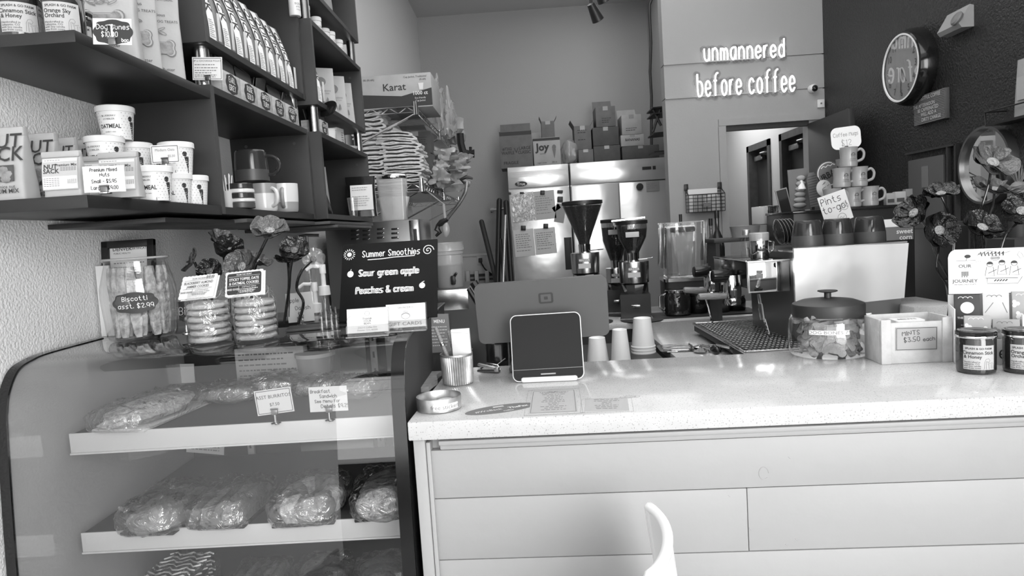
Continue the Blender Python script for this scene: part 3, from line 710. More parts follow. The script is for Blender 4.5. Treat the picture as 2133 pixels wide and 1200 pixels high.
treat_bag(265, 1.455, .125, .24, 11, 14, 'pale dog treat bag right behind the Dog Bones card', -.866)
treat_bag(322, 1.57, .10, .24, 12, 30, 'pale dog treat bag squeezed in the middle of the three', -.872)
treat_bag(368, 1.665, .105, .245, 13, 26, 'pale dog treat bag with Peanut Butter print, farthest right', -.868)

# ---- coffee bags with white vertical strip in the upper cube
def coffee_bag():
    t = T('coffee_bag', 'x', 'bag', group='coffee bags with white strips in the upper cube'); w_, d, h = .082, .062, .225
    g = G(); bagmesh(g, w_, d, h, .006, 3, lean=.032, wob=.14); g.obj('pouch', 'kraft_dark', t)
    f = off(bag_front(w_, d, h, .006, .032), .0025)
    g = G(); patch(g, f, 3, 14, -.013, .015, .0, h * .97); st = g.obj('paper_strip', 'white', t)
    f2 = off(f, .0006)
    def rot(v): return f2(V((.001 - v.y, h * .60 - v.x * -1, 0))) if False else f2(V((.001 + v.y, h * .62 - v.x, 0)))
    text(st, [('QUICK', 0, 0, .036, 1.1, .014)], 'char', I4, 'lettering', rot)
    g = G()
    for i in range(9):
        y = h * .05 + i * .0055; l = .022 - .004 * (i % 3)
        g.add([f2(V((-.010, y, 0))), f2(V((-.010 + l, y, 0))), f2(V((-.010 + l, y + .0016, 0))), f2(V((-.010, y + .0016, 0)))], [(0, 1, 2, 3)])
    g.obj('fine_print', 'ink_mid', st, smooth=0)
    g = G(); g.box((.036, -.033, .045), (.012, .002, .075), bev=.0008); g.obj('side_label', 'paper2', t)
    return t
cbg = coffee_bag()
for k in range(8):
    y = U1a + .075 + k * .0855; loc = (X1 - .045, y, 2.005); rz = R(90 - 10 + 2 * math.sin(k * 2.3))
    nm = ['first coffee bag of the white-striped row, nearest the dog treats', 'second coffee bag of the white-striped row', 'third coffee bag of the white-striped row', 'fourth coffee bag of the white-striped row, counted from the dog treats', 'fifth coffee bag of the white-striped row', 'sixth coffee bag of the white-striped row', 'seventh coffee bag of the row, beside the last one', 'eighth and last coffee bag of the row, at the far cube wall'][k]
    if k == 0: cbg.location = loc; cbg.rotation_euler = (0, 0, rz); cbg['label'] = nm
    else: dup(cbg, nm, loc, rz)
dup(cbg, 'single coffee bag with white strip in the far cube beside kraft pouches', (X2 - .04, U2a + .07, 1.99), R(76), group='pouches in the middle far cube')

# ---- tea boxes
def tea_box(y, L, words, label, x=X1 - .045, z=1.878, h=.062, d=.075, grp='wooden tea boxes under the coffee bags'):
    t = T('tea_box', label, 'box', (x, y, z), R(90), grp); th = .004
    for c, s_ in (((0, -d / 2 + th / 2, h / 2), (L, th, h)), ((0, d / 2 - th / 2, h / 2), (L, th, h)), ((L / 2 - th / 2, 0, h / 2), (th, d - 2 * th, h)), ((-L / 2 + th / 2, 0, h / 2), (th, d - 2 * th, h)), ((0, 0, th / 2), (L - 2 * th, d - 2 * th, th))):
        g = G(); g.box(c, s_, bev=.0008); g.obj('board', 'wood_pale', t)
    P_ = MX.Translation((0, -d / 2 - .0002, h * .52)) @ FRONT
    g = G(); g.prism(plaque(L * .62, h * .86), 0, .001, P_); lb = g.obj('chalk_label', 'char', t, smooth=0)
    ink(lb, [(words[0], 0, h * .18, h * .24, .85), (words[1], 0, -h * .17, h * .24, .85)], 'chalk', P_ @ MX.Translation((0, 0, .0013)), .0022)
    rd = random.Random(len(label))
    for k in range(5):
        g = G(); g.box((0, 0, .045), (L * .8, .0035, .07), rot=(R(rd.uniform(-16, 16)), R(rd.uniform(-14, 14)), R(rd.uniform(-8, 8))), bev=.001); o = g.obj('tea_sachet', 'black_gloss' if k % 2 else 'char', t, loc=(0, -d / 2 + .014 + k * .012, .018 + rd.uniform(0, .015)))
    return t
for k, (wds, lb) in enumerate(((('EARL', 'GREY'), 'Earl Grey'), (('ROSE', 'GOLD'), 'Rose Gold'), (('GINGER', 'TURM'), 'Ginger'), (('BREAK', 'FAST'), 'Breakfast'), (('DESERT', 'MINT'), 'Desert Mint'))):
    tea_box(U1a + .155 + k * .121, .118, wds, 'wooden tea box with black chalk label reading ' + lb)
tea_box(U2a + .115, .10, ('CHAMO', 'MILE'), 'single wooden tea box in the far column beside the white cup', x=X2 - .05, z=1.872, h=.055, grp='')

# ---- mugs in the lower cube
def mug(name, label, loc, rz, r, h, ms, split=.5, flip=False, grp=None, hr=.62, taper=.9, hm=0, hs=None):
    t = T('mug', label, 'mug', loc, rz, grp); F_ = MX.Translation((0, 0, h)) @ rotm(PI, 0, 0) if flip else I4
    rb = r * taper
    def rad(z): k = z / h; return rb + (r - rb) * math.sin(min(1, k * 1.15) * PI / 2)
    pr = [(0, .003), (rb * .8, 0), (rb * .95, .001)]; mi = [0, 0, 0]
    for i in range(1, 15):
        z = h * i / 14; pr.append((rad(z), z)); mi.append(0 if z / h <= split else 1)
    pr += [(r - .003, h - .0005), (r - .005, h - .004), (rb - .004, .008), (0, .008)]; mi += [1, 1, 1, 1]
    g = G(); g.lathe(pr, 40, F_, mi[:len(pr) - 1]); g.obj('body', ms, t)
    g = G(); hh = h * hr; pts = []
    for i in range(13): a = -PI / 2 + PI * i / 12; pts.append((rad(h * .5) - .004 + r * (hs or .62) * math.cos(a) ** .8 if math.cos(a) > 1e-6 else rad(h * .5) - .004, 0, h * .5 + hh / 2 * math.sin(a)))
    g.tube(pts, [.0062] * 13, 8, F_); g.obj('handle', ms[hm], t)
    return t
zc = 1.567
def pxy(px, Y): p = at(px, 400, Y=Y); return p.x
# big dark mug standing on the others
mug('m', 'large dark upturned mug standing on top of the smaller mugs', (pxy(529, 2.16), 2.16, zc + .098), R(8), .052, .098, ['ceramic_dark', 'ceramic_mid'], .62, True, 'mugs in the lower wall cube', hs=.75)
mug('m', 'upturned white mug with tan band, front right of the cube', (pxy(591, 2.32), 2.32, zc), R(-75), .048, .098, ['ceramic_tan', 'ceramic'], .35, False, 'mugs in the lower wall cube')
mug('m', 'pale mug behind the striped one with its handle to the right', (pxy(548, 2.18), 2.18, zc), R(-30), .044, .09, ['ceramic', 'ceramic_grey'], .6, False, 'mugs in the lower wall cube')
mug('m', 'tall pale mug at the back of the lower wall cube', (pxy(583, 2.43), 2.42, zc), R(100), .05, .105, ['ceramic', 'ceramic'], .5, False, 'mugs in the lower wall cube')
mug('m', 'cream mug in the middle at the back of the lower cube', (pxy(560, 2.44), 2.43, zc), R(170), .046, .1, ['ceramic', 'ceramic_tan'], .6, False, 'mugs in the lower wall cube')
t = T('striped_canister', 'low canister with dark and light stripes beside the mugs', 'canister', (pxy(501, 1.93), 1.93, zc)); 
for k, (z0, z1, m_, r_) in enumerate(((0, .018, 'ceramic_mid', .037), (.018, .028, 'ceramic', .038), (.028, .044, 'ceramic_dark', .038), (.044, .055, 'ceramic', .038), (.055, .071, 'ceramic_dark', .037))):
    g = G(); g.lathe([(0, z0), (r_ - .002, z0), (r_, z0 + .002), (r_, z1 - .002), (r_ - .002, z1), (0, z1)], 32); g.obj('band', m_, t)
t = T('toothpick_cup', 'small cup of paper straws tucked left of the striped canister', 'cup', (pxy(474, 1.90), 1.90, zc))
g = G(); g.lathe([(0, 0), (.014, 0), (.016, .05), (.014, .05), (.012, .004), (0, .004)], 20); g.obj('cup', 'paper2', t)
for k in range(9):
    g = G(); a = k * .7; g.cyl((.006 * math.cos(a), .006 * math.sin(a), .01), (.016 * math.cos(a), .016 * math.sin(a), .09 + .004 * (k % 3)), .0015, n=6); g.obj('straw', 'paper', t)

# ---- things in the far column
def jar_white(px, py, wpx, X, label):
    # stands on z=2.283
    Y = (X - 0) / ((px - 1098) / 1400.0); w_ = .044; h = .080
    t = T('supplement_jar', label, 'jar', (X, Y, 2.283), R(30), 'white plastic jars on top of the far cube')
    r = w_ / 2
    g = G(); g.lathe([(0, 0), (r * .9, 0), (r * .95, .003), (r * .95, h * .78), (r * .8, h * .82), (0, h * .82)], 28); g.obj('body', 'white', t)
    g = G(); g.lathe([(r * .95, h * .8), (r, h * .81), (r, h * .97), (r * .93, h), (0, h)], 28); g.obj('cap', 'white', t)
    def q(v): a = v.x / r - PI / 2; return V(((r * .95 + .0006) * math.cos(a), (r * .95 + .0006) * math.sin(a), v.y))
    text(t, [('BODY', r * .5, h * .5, h * .13), ('greens', r * .5, h * .38, h * .09), ('collagen', r * .5, h * .25, h * .07)], 'ink_grey', I4, 'print', q)
for a in ((654, 0, 24, -.795, 'large white jar nearest the front of the far cube top'), (673, 0, 17, -.80, 'white jar second in line on the far cube top'), (683, 0, 14, -.83, 'small white jar third in line, half hidden'), (695, 0, 21, -.80, 'large white jar fourth in line on the far cube'), (711, 0, 13, -.81, 'slim white jar fifth in line on the far cube'), (722, 0, 14, -.80, 'white jar sixth in line on the far cube'), (737, 0, 11, -.80, 'last small white jar at the end of the far cube')): jar_white(*a)
def pouch(px, Y, X, z, w_, h, m_, label, rz, seed, logo=True, cat='bag', grp='pouches in the middle far cube', lean=.02):
    t = T('stand_pouch', label, cat, (X, Y, z), R(rz), grp)
    g = G(); bagmesh(g, w_, .05, h, .005, seed, wob=.08, lean=lean); g.obj('pouch', m_, t)
    f = off(bag_front(w_, .05, h, .005, lean), .0025)
    if logo:
        g = G(); a = circ(.019, n=20, cx=0, cy=h * .70); g.add([f(V((x, y, 0))) for x, y in a], [list(range(20))]); g.obj('round_logo', 'ink_grey', t, smooth=0)
        text(t, [('silly infusions', 0, h * .50, .013), ('made with love', 0, h * .44, .009)], 'ink_grey', I4, 'print', f)
        g = G()
        for k in range(3): g.add([off(f, .0003)(V((-.02 + k * .016 + a, h * .24 + b, 0))) for a, b in ((0, 0), (.012, 0), (.010, .018), (.006, .026), (.002, .016))], [(0, 1, 2, 3, 4)])
        g.obj('drawing', 'ink_grey', t, smooth=0)
    return t
pouch(0, 2.88, -.83, 1.99, .115, .205, 'cardboard_light', 'kraft pouch with round logo, nearest in the middle far cube', 26, 1)
pouch(0, 3.03, -.82, 1.99, .11, .205, 'cardboard_light', 'kraft pouch with round logo, second in the middle far cube', 26, 2)
pouch(0, 3.17, -.82, 1.99, .10, .205, 'cardboard_light', 'kraft pouch with round logo, farthest in the middle far cube', 26, 3)
pouch(0, 2.80, -.84, 2.415, .12, .2, 'kraft', 'pale pouch in the topmost far cube, cut by the frame', 40, 4, grp='')
pouch(0, 2.98, -.84, 2.415, .12, .2, 'kraft_dark', 'darker pouch with white label in the topmost far cube', 40, 5, grp='')
g = G(); g.lathe([(0, 0), (.04, .0), (.042, .004), (.035, .008), (0, .009)], 28); tag(g.obj('dark_dish', 'black_gloss', M=MX.Translation(at(683, 228, Y=2.66)) @ rotm(R(55), 0, R(-20))), 'black oval lid hanging at the edge below the kraft pouches', 'lid')
t = T('paper_cup', 'short white paper cup beside the single tea box', 'cup', (-.80, 2.83, 1.872)); g = G(); g.lathe([(0, 0), (.024, 0), (.029, .05), (.031, .05), (.031, .053), (.027, .053), (.023, .003), (0, .003)], 28); g.obj('cup', 'white', t)
t = T('tea_carton', 'small printed carton behind the short white cup', 'box', (-.81, 2.98, 1.872), R(80)); g = G(); g.box((0, 0, .04), (.07, .04, .08), bev=.001); g.obj('carton', 'paper2', t); lines(t, 'ink', MX.Translation((0, -.0205, .04)) @ FRONT, .008, .03, [-.02, -.01, 0, .01, .02], .003, 3)
t = T('white_dish', 'low white dish at the end of the far tea shelf', 'dish', (-.80, 3.13, 1.872)); g = G(); g.lathe([(0, 0), (.03, 0), (.045, .018), (.043, .018), (.028, .004), (0, .004)], 28); g.obj('dish', 'white', t)
# lowest far cube: kraft bag, black foil bag with label, small glass
pouch(0, 2.72, -.85, 1.565, .12, .20, 'kraft_dark', 'crumpled kraft coffee bag in the lowest far cube', 30, 6, logo=False, grp='bags in the lowest far cube')
pouch(0, 2.66, -.80, 1.565, .06, .12, 'black_gloss', 'small dark crinkled bag at the near side of the lowest far cube', 70, 8, logo=False, grp='bags in the lowest far cube')
t = T('coffee_bag', 'glossy black bag with a big white label at the shelf end', 'bag', (pxy(752, 3.12), 3.12, 1.565), R(8))
g = G(); bagmesh(g, .135, .07, .185, .02, 9, wob=.18); g.obj('pouch', 'black_gloss', t)
f = off(bag_front(.135, .07, .185, .02), .004); g = G(); patch(g, f, 3, 6, -.045, .055, .03, .145); lb = g.obj('white_label', 'paper', t); lines(lb, 'ink_mid', MX.Translation((0, -.044, .03)) @ FRONT, -.036, .046, [.02, .03, .04, .05, .06, .09, .1], .003, 5)
t = T('clear_cup', 'small clear plastic cup in front of the black bag', 'cup', (pxy(733, 3.02), 3.02, 1.565)); g = G(); g.lathe([(.018, 0), (.024, .085), (.026, .086)], 24); g.lathe([(0, .002), (.018, 0)], 24); g.obj('cup', 'acrylic', t)
# ================================================================== PASTRY CASE
KX0, KX1 = -1.066, -.256
PROF = [(1.245, .30), (1.25, .6), (1.252, .82), (1.272, 1.11), (1.28, 1.165), (1.292, 1.20), (1.32, 1.235), (1.36, 1.248), (1.42, 1.254), (1.6, 1.256)]
def profcurve(n=40):
    P_ = [V((p[0], p[1])) for p in PROF]; out = []
    for i in range(len(P_) - 1):
        p0, p1, p2, p3 = P_[max(i - 1, 0)], P_[i], P_[i + 1], P_[min(i + 2, len(P_) - 1)]
        for k in range(6):
            t = k / 6; out.append(.5 * ((2 * p1) + (p2 - p0) * t + (2 * p0 - 5 * p1 + 4 * p2 - p3) * t * t + (3 * p1 - p0 - 3 * p2 + p3) * t ** 3))
    out.append(P_[-1]); return out
PC = profcurve()
KO = V((KX0, 1.25, 0))
kc = T('pastry_case', 'curved glass refrigerated pastry case with black rims left of the counter', 'display case', KO)
def K(x, y, z): return (x - KO.x, y - KO.y, z)
g = G(); n = len(PC)
vs = [K(x, p.x, p.y) for p in PC for x in (KX0 + .003, KX1 - .003)]
g.add(vs, [(2 * i, 2 * i + 1, 2 * i + 3, 2 * i + 2) for i in range(n - 1)]); g.obj('curved_glass', 'glass_case', kc, smooth=60)
for nm, xa, xb in (('rim', KX0, KX0 + .02), ('rim', KX1 - .026, KX1)):
    g = G(); vs = []
    for i, p in enumerate(PC):
        t = (PC[min(i + 1, n - 1)] - PC[max(i - 1, 0)]).normalized(); nn = V((-t.y, t.x)) * (1)
        for x, o_ in ((xa, .002), (xb, .002), (xb, -.004), (xa, -.004)): vs.append(K(x, p.x + nn.x * o_, p.y + nn.y * o_))
    g.add(vs, [(4 * i + a, 4 * i + (a + 1) % 4, 4 * i + 4 + (a + 1) % 4, 4 * i + 4 + a) for i in range(n - 1) for a in range(4)]); g.obj(nm, 'black_gloss', kc, smooth=50)
g = G(); g.box(K((KX0 + KX1) / 2, 1.79, 1.252), (KX1 - KX0, .38, .008), bev=.002); g.obj('top_glass', 'black_gloss', kc)
g = G(); g.box(K((KX0 + KX1) / 2, 1.68, .15), (KX1 - KX0, .58, .3), bev=.004); g.obj('base', 'char', kc)
g = G(); poly = [(p.x, p.y) for p in PC] + [(1.98, 1.256), (1.98, .3)]
for nm, x0, x1, m_ in (('side_wall', KX0 + .004, KX0 + .012, 'case_wall'), ('side_wall', KX1 - .014, KX1 - .004, 'char')):
    g = G(); vs = [K(x, a, b) for x in (x0, x1) for a, b in poly]; k = len(poly)
    g.add(vs, [(i, (i + 1) % k, k + (i + 1) % k, k + i) for i in range(k)] + [list(range(k))[::-1], list(range(k, 2 * k))]); g.obj(nm, m_, kc, smooth=0)
# rear sliding doors and slotted standards
g = G(); g.box(K((KX0 + KX1) / 2, 1.975, .76), (KX1 - KX0 - .03, .01, .92)); g.obj('rear_panel', 'char', kc)
for x0, x1 in ((-.72, -.50), (-.44, -.29)):
    g = G(); g.box(K((x0 + x1) / 2, 1.966, .80), (x1 - x0, .008, .78)); g.obj('sliding_door', 'steel_dark', kc)
for x in (-.86, -.47):
    g = G(); g.box(K(x, 1.94, .77), (.02, .012, .9), bev=.001); o = g.obj('slotted_standard', 'price_rail', kc)
    for k in range(16):
        g = G(); g.box(K(x, 1.933, .42 + k * .05), (.005, .003, .018)); g.obj('slot', 'black', o)
SZ = [at(150, 904, Y=1.415).z, at(138, 1112, Y=1.415).z]; SZ.append(SZ[1] - .215)
for z, nm in zip(SZ, 'abc'):
    xa = at(150, 930, Y=1.415).x; yb = 1.415; xb = KX1 - .02
    g = G(); g.box(K((xa + xb) / 2, (yb + 1.92) / 2, z - .006), (xb - xa, 1.92 - yb, .008)); g.obj('shelf', 'char', kc)
    g = G(); g.box(K((xa + xb) / 2, yb - .004, z - .022), (xb - xa, .004, .048), bev=.001); g.box(K((xa + xb) / 2, yb - .007, z - .043), (xb - xa, .006, .004), bev=.001); g.obj('price_rail', 'price_rail', kc)
g = G(); g.box(K((KX0 + KX1) / 2, 1.60, .325), (KX1 - KX0 - .04, .6, .05)); g.obj('deck', 'steel_dark', kc)
g = G(); p = at(388, 778, Y=1.95); g.box(K(p.x, 1.95, p.z), (.05, .003, .058), rot=(0, R(2), 0)); g.obj('paper_note', 'white', kc)
g = G(); g.box(K(-.55, 1.40, 1.225), (.9, .03, .006)) if False else g.box(K((KX0 + KX1) / 2, 1.62, 1.232), (KX1 - KX0 - .04, .03, .03), bev=.003); g.obj('top_rail', 'black_gloss', kc)

# ---- film-wrapped goods
def wrap_shell(L, W_, H, seed, wob=.16):
    g = G()
    def fn(u, v):
        t = 2 * PI * u; ph = PI * v; s = math.sin(ph); e = .45
        cx_ = math.copysign(abs(math.cos(t)) ** e, math.cos(t)) * s ** .45; cy_ = math.copysign(abs(math.sin(t)) ** e, math.sin(t)) * s ** .45
        z = .5 + .5 * math.copysign(abs(math.cos(ph)) ** .6, -math.cos(ph))
        q = 1 + wob * noise.noise(V((cx_ * 4 + seed, cy_ * 7, z * 5))) + wob * .5 * noise.noise(V((cx_ * 15, cy_ * 12 + seed, z * 11)))
        return (cx_ * W_ / 2 * (1 + (q - 1) * .3), cy_ * L / 2 * (1 + (q - 1) * .3), H * z * (q if z > .3 else 1))
    g.grid(fn, 48, 22, cu=True); return g
def package(px, py, Z, W_, L, H, kind, label, seed, rz=0, Yf=1.42, grp='film wrapped pastries in the glass case'):
    p = at(px, py, Y=Yf); t = T('wrapped_pastry', label, 'pastry', (p.x, Yf + L / 2, Z), R(rz), grp); rd = random.Random(seed)
    g = G(); g.box((0, .012, .007), (W_ * .84, L * .86, .008), bev=.003); g.obj('tray', 'black_gloss' if kind != 'loaf' else 'paper2', t)
    if kind == 'berry':
        g = G(); g.ell((0, 0, .025), (W_ * .46, L * .45, H * .45), 22, wob=.25, seed=seed); g.obj('danish', 'pastry_pale', t)
        for k in range(12): g = G(); a = rd.uniform(0, 2 * PI); g.ell((W_ * .2 * math.cos(a) * rd.random(), L * .18 * math.sin(a), H * .62 + rd.uniform(0, .008)), (.011, .011, .009), 8); g.obj('berry', 'berry', t)
        for k in range(5): g = G(); g.ell((rd.uniform(-.3, .3) * W_, rd.uniform(.0, .4) * L, H * .5), (.018, .03, .018), 10, wob=.3, seed=k); g.obj('pastry_fold', 'pastry', t)
    elif kind == 'slices':
        for k in range(5): g = G(); g.ell((-W_ * .32 + k * W_ * .16, 0, H * .42), (W_ * .10, L * .46, H * .48), 14, wob=.25, seed=seed + k); g.obj('slice', 'pastry_pale' if k % 2 else 'pastry', t)
    elif kind == 'buns':
        for k, (x, y, r) in enumerate(((0, L * .22, .048), (.0, -.005, .052), (0, -L * .26, .05))): g = G(); g.ell((x, y, H * .42), (W_ * .42, r * .95, H * .48), 16, wob=.15, seed=seed + k); g.obj('bun', 'sugar' if k == 2 else 'pastry_pale', t)
    elif kind == 'ring':
        for k in range(9): a = 2 * PI * k / 9; g = G(); g.ell((W_ * .29 * math.cos(a), L * .31 * math.sin(a), H * .44), (.030, .030, H * .44), 12, wob=.3, seed=seed + k); g.obj('dough_piece', 'sugar' if k % 3 == 0 else 'pastry_pale' if k % 3 == 1 else 'pastry', t)
        g = G(); g.ell((0, 0, H * .3), (W_ * .2, L * .2, H * .3), 12, wob=.3, seed=9); g.obj('filling', 'pastry', t)
    elif kind == 'loaf':
        g = G(); g.ell((0, 0, H * .46), (W_ * .42, L * .46, H * .46), 20, wob=.3, seed=seed); g.obj('loaf', 'sugar', t)
    elif kind == 'zebra':
        for k in range(4):
            g = G(); g.ell((0, 0, .01 + k * H * .24), (W_ * .42, L * .40, H * .13), 18, wob=.15, seed=seed + k); c_ = g.obj('cookie', 'ink', t)
            g = G()
            for q in range(7): g.tube([((-.4 + i * .1) * W_, (-.33 + q * .11) * L + .008 * math.sin(i * 2 + q), .01 + k * H * .24 + H * .12) for i in range(9)], .002, 5)
            g.obj('icing', 'white', c_)
    else:
        for k in range(3): g = G(); g.ell((rd.uniform(-.1, .1) * W_, (-.28 + k * .28) * L, H * .42), (W_ * .4, L * .17, H * .45), 14, wob=.3, seed=seed + k); g.obj('burrito', 'pastry', t)
    wrap_shell(L, W_, H * 1.0, seed).obj('film_wrap', 'film', t, smooth=60)
    return t
package(240, 905, SZ[0] - .004, .155, .28, .058, 'loaf', 'long sugared loaf in film hanging over the top case shelf', 1, -8, Yf=1.375)
package(295, 1115, SZ[1] - .008, .15, .21, .075, 'berry', 'film wrapped berry danish, first on the middle case shelf', 2, -5, Yf=1.365)
package(443, 1105, SZ[1] - .004, .15, .21, .07, 'slices', 'film wrapped sliced pastry, second on the middle case shelf', 3, -4, Yf=1.37)
package(618, 1095, SZ[1] - .006, .162, .21, .075, 'ring', 'film wrapped ring of cinnamon pull-apart dough, third on the middle shelf', 4, 2, Yf=1.365)
package(787, 1085, SZ[1] - .004, .15, .21, .078, 'buns', 'film wrapped sugar dusted buns at the right end of the middle shelf', 5, 4, Yf=1.37)
package(330, 1210, SZ[2], .14, .17, .085, 'zebra', 'stack of dark cookies with white zigzag icing on the bottom shelf', 6, -5, Yf=1.43)
package(500, 1200, SZ[2], .14, .18, .06, 'slices', 'film wrapped pastry in shade on the bottom case shelf', 7, 3, Yf=1.43)
package(640, 1200, SZ[2], .14, .18, .065, 'burrito', 'film wrapped rolls in the middle of the bottom case shelf', 8, 3, Yf=1.43)
package(770, 1195, SZ[2], .13, .18, .06, 'buns', 'film wrapped buns at the right end of the bottom shelf', 9, 5, Yf=1.43)
package(470, 880, SZ[0], .15, .12, .045, 'burrito', 'film wrapped burritos behind the Asst Burritos card', 10, 0, Yf=1.60, grp='wrapped goods at the back of the top case shelf')
package(560, 876, SZ[0], .13, .12, .05, 'burrito', 'wrapped burritos between the two price cards in the case', 11, 8, Yf=1.66, grp='wrapped goods at the back of the top case shelf')
package(655, 872, SZ[0], .12, .12, .045, 'slices', 'wrapped sandwiches behind the breakfast sandwich card', 12, 0, Yf=1.62, grp='wrapped goods at the back of the top case shelf')
package(740, 868, SZ[0], .12, .13, .05, 'burrito', 'wrapped sandwich at the right end of the top case shelf', 13, -6, Yf=1.55, grp='wrapped goods at the back of the top case shelf')
t = T('pastry_carton', 'flat printed carton standing at the back of the top case shelf', 'box', (at(570, 790, Y=1.86).x, 1.86, SZ[0]), R(-3))
g = G(); g.box((0, 0, .05), (.2, .03, .10), bev=.002); g.obj('carton', 'paper2', t); lines(t, 'ink_grey', MX.Translation((0, -.0155, .05)) @ FRONT, -.09, .09, [-.03, -.015, 0, .015, .03], .004, 3)
t = T('plastic_tub', 'clear lidded tub at the back right of the top case shelf', 'tub', (at(660, 780, Y=1.84).x, 1.84, SZ[0]))
g = G(); g.lathe([(0, 0), (.045, 0), (.052, .07), (.05, .07)], 28); g.obj('tub', 'milky', t); g = G(); g.lathe([(0, .07), (.055, .07), (.055, .08), (0, .082)], 28); g.obj('lid', 'paper2', t)
clip_card(571, 836, 1.405, 80, 54, SZ[0], 'bordered card reading ASST BURRITOS inside the case', tilt=-4.5, m='paper2', border=True, items=[('ASST BURRITOS', 0, .2, .2), ('$7.50', 0, -.12, .18)])
clip_card(684, 831, 1.405, 82, 54, SZ[0], 'handwritten breakfast sandwich price card inside the case', tilt=.5, m='paper2', inks=[('Breakfast', -.2, .32, .13, .95), ('Sandwich', -.0, .12, .13, .95), ('See Menu For', -.03, -.08, .12), ('Details $9.25', .16, -.28, .14)])
pm = T('menu_sheet', 'printed sheet standing at the back of the middle case shelf', 'paper', (at(435, 970, Y=1.88).x, 1.88, SZ[1]))
g = G(); g.box((0, 0, .07), (.11, .002, .10), rot=(0, R(8), 0)); g.obj('sheet', 'paper', pm); lines(pm, 'ink_mid', MX.Translation((0, -.002, .07)) @ rotm(0, R(8), 0) @ FRONT, -.05, .05, [-.04 + k * .009 for k in range(10)], .0035, 3)

# ================================================================== ON TOP OF THE CASE
ZK = 1.2562
# framed certificate and white board against the wall
def lean_board(name, label, cat, x, y, z, w_, h, th, m, lean=8, rz=0):
    M = MX.Translation((x, y, z)) @ rotm(0, 0, R(rz)) @ rotm(R(-lean), 0, 0)
    t = T(name, label, cat, M=M); return t
p0 = at(205, 600, Y=1.66); p1 = at(316, 600, Y=1.66); ztop = at(205, 507, Y=1.75).z
t = lean_board('certificate_frame', 'black framed certificate headed DENVER leaning behind the biscotti jar', 'frame', (p0.x + p1.x) / 2 + .004, 1.66, ZK, 0, 0, 0, '', 7)
fw, fh = p1.x - p0.x, ztop - ZK + .003
g = G()
for c, s_ in (((0, 0, fh - .009), (fw, .02, .018)), ((0, 0, .009), (fw, .02, .018)), ((-fw / 2 + .009, 0, fh / 2), (.018, .02, fh)), ((fw / 2 - .009, 0, fh / 2), (.018, .02, fh))): g.box(c, (s_[0], .013, s_[2]), bev=.002)
g.obj('frame', 'black', t)
g = G(); g.box((0, .004, fh / 2), (fw - .03, .004, fh - .03)); c = g.obj('certificate', 'paper', t, smooth=0)
text(c, [('DENVER', -.018, fh * .41, .013, 1, .015), ('PUBLIC HEALTH', -.018, fh * .365, .006), ('CERTIFICATE', .026, fh * .41, .008, 1, .01)], 'char', MX.Translation((0, .0015, fh / 2)) @ FRONT)
lines(c, 'ink_grey', MX.Translation((0, .0016, fh / 2)) @ FRONT, -.04, .045, [fh * .3 - k * .011 for k in range(9)], .003, 3)
g = G(); g.box((0, .002, .088), (.034, .006, .176), bev=.001); t = g.obj('white_board', 'white', M=MX.Translation((XL + .024, 1.634, ZK)) @ rotm(R(-2), 0, 0)); tag(t, 'narrow plain white board standing left of the black framed certificate', 'board')
# biscotti jar
p = at(294, 650, Y=1.555); bx, by = p.x, 1.555
t = T('biscotti_jar', 'big open glass jar of biscotti with a dark Biscotti plaque', 'jar', (bx, by, ZK), R(20)); t.scale = (1.09, 1.09, 1.10)
JP = [(0, .002), (.055, .0), (.064, .004), (.068, .012), (.074, .09), (.0735, .11), (.066, .14), (.061, .158), (.0605, .166), (.064, .169), (.065, .172), (.063, .174)]
g = G(); g.lathe(JP, 48); g.obj('glass_body', 'jar_glass', t); g = G(); g.tube([(.0635 * math.cos(a_ * PI / 24), .0635 * math.sin(a_ * PI / 24), .172) for a_ in range(48)], .0024, 8, closed=True); g.obj('glass_rim', 'milky', t)
g = G(); P_ = MX.Translation((.004, -.0755, .082)) @ FRONT; cyl_ = lambda v: V((.0752 * math.sin(v.x / .0752), .0752 * (1 - math.cos(v.x / .0752)) * -1, v.y)) if False else V((v.x, v.y, -.0756 * (1 - math.cos(v.x / .0756))))
pl = plaque(.082, .042); g.add([cyl_(V((0, 0, 0)))] + [cyl_(V((x, y, 0))) for x, y in pl], [(0, i + 1, (i + 1) % 64 + 1) for i in range(64)], 0, P_); c = g.obj('plaque', 'char', t)
ink(c, [('Biscotti', 0, .009, .0088, 1.1), ('asst. $2.99', .001, -.006, .0088, 1.1)], 'chalk', P_ @ MX.Translation((0, 0, .0008)), .0011, warp=cyl_)
def biscotto():
    g = G()
    def fn(u, v):
        t = 2 * PI * u; e = .6; c_, s_ = math.cos(t), math.sin(t); k = math.sin(PI * (v * .94 + .03)) ** .25
        q = 1 + .25 * noise.noise(V((c_ * 2, s_ * 2, v * 9)))
        return (.013 * math.copysign(abs(c_) ** e, c_) * k * q, .0075 * math.copysign(abs(s_) ** e, s_) * k * q, .160 * v)
    g.grid(fn, 14, 16, cu=True); return g.obj('biscotto', 'biscotti')
b0 = biscotto(); rd = random.Random(3); spots = []
for ring, nn in ((.050, 11), (.027, 6), (0, 1)):
    for k in range(nn): spots.append((ring, 2 * PI * k / nn + rd.uniform(-.1, .1)))
for k, (r, a) in enumerate(spots):
    o = b0 if k == 0 else b0.copy()
    if k: C.objects.link(o)
    o.matrix_world = MX.Translation((bx + 1.08 * r * math.cos(a), by + 1.08 * r * math.sin(a), ZK + .01)) @ rotm(rd.uniform(-.04, .04), rd.uniform(-.04, .04), a + PI / 2)
    tag(o, 'long biscotto standing upright in the big glass jar on the case', 'biscotti', 'biscotti in the glass jar')
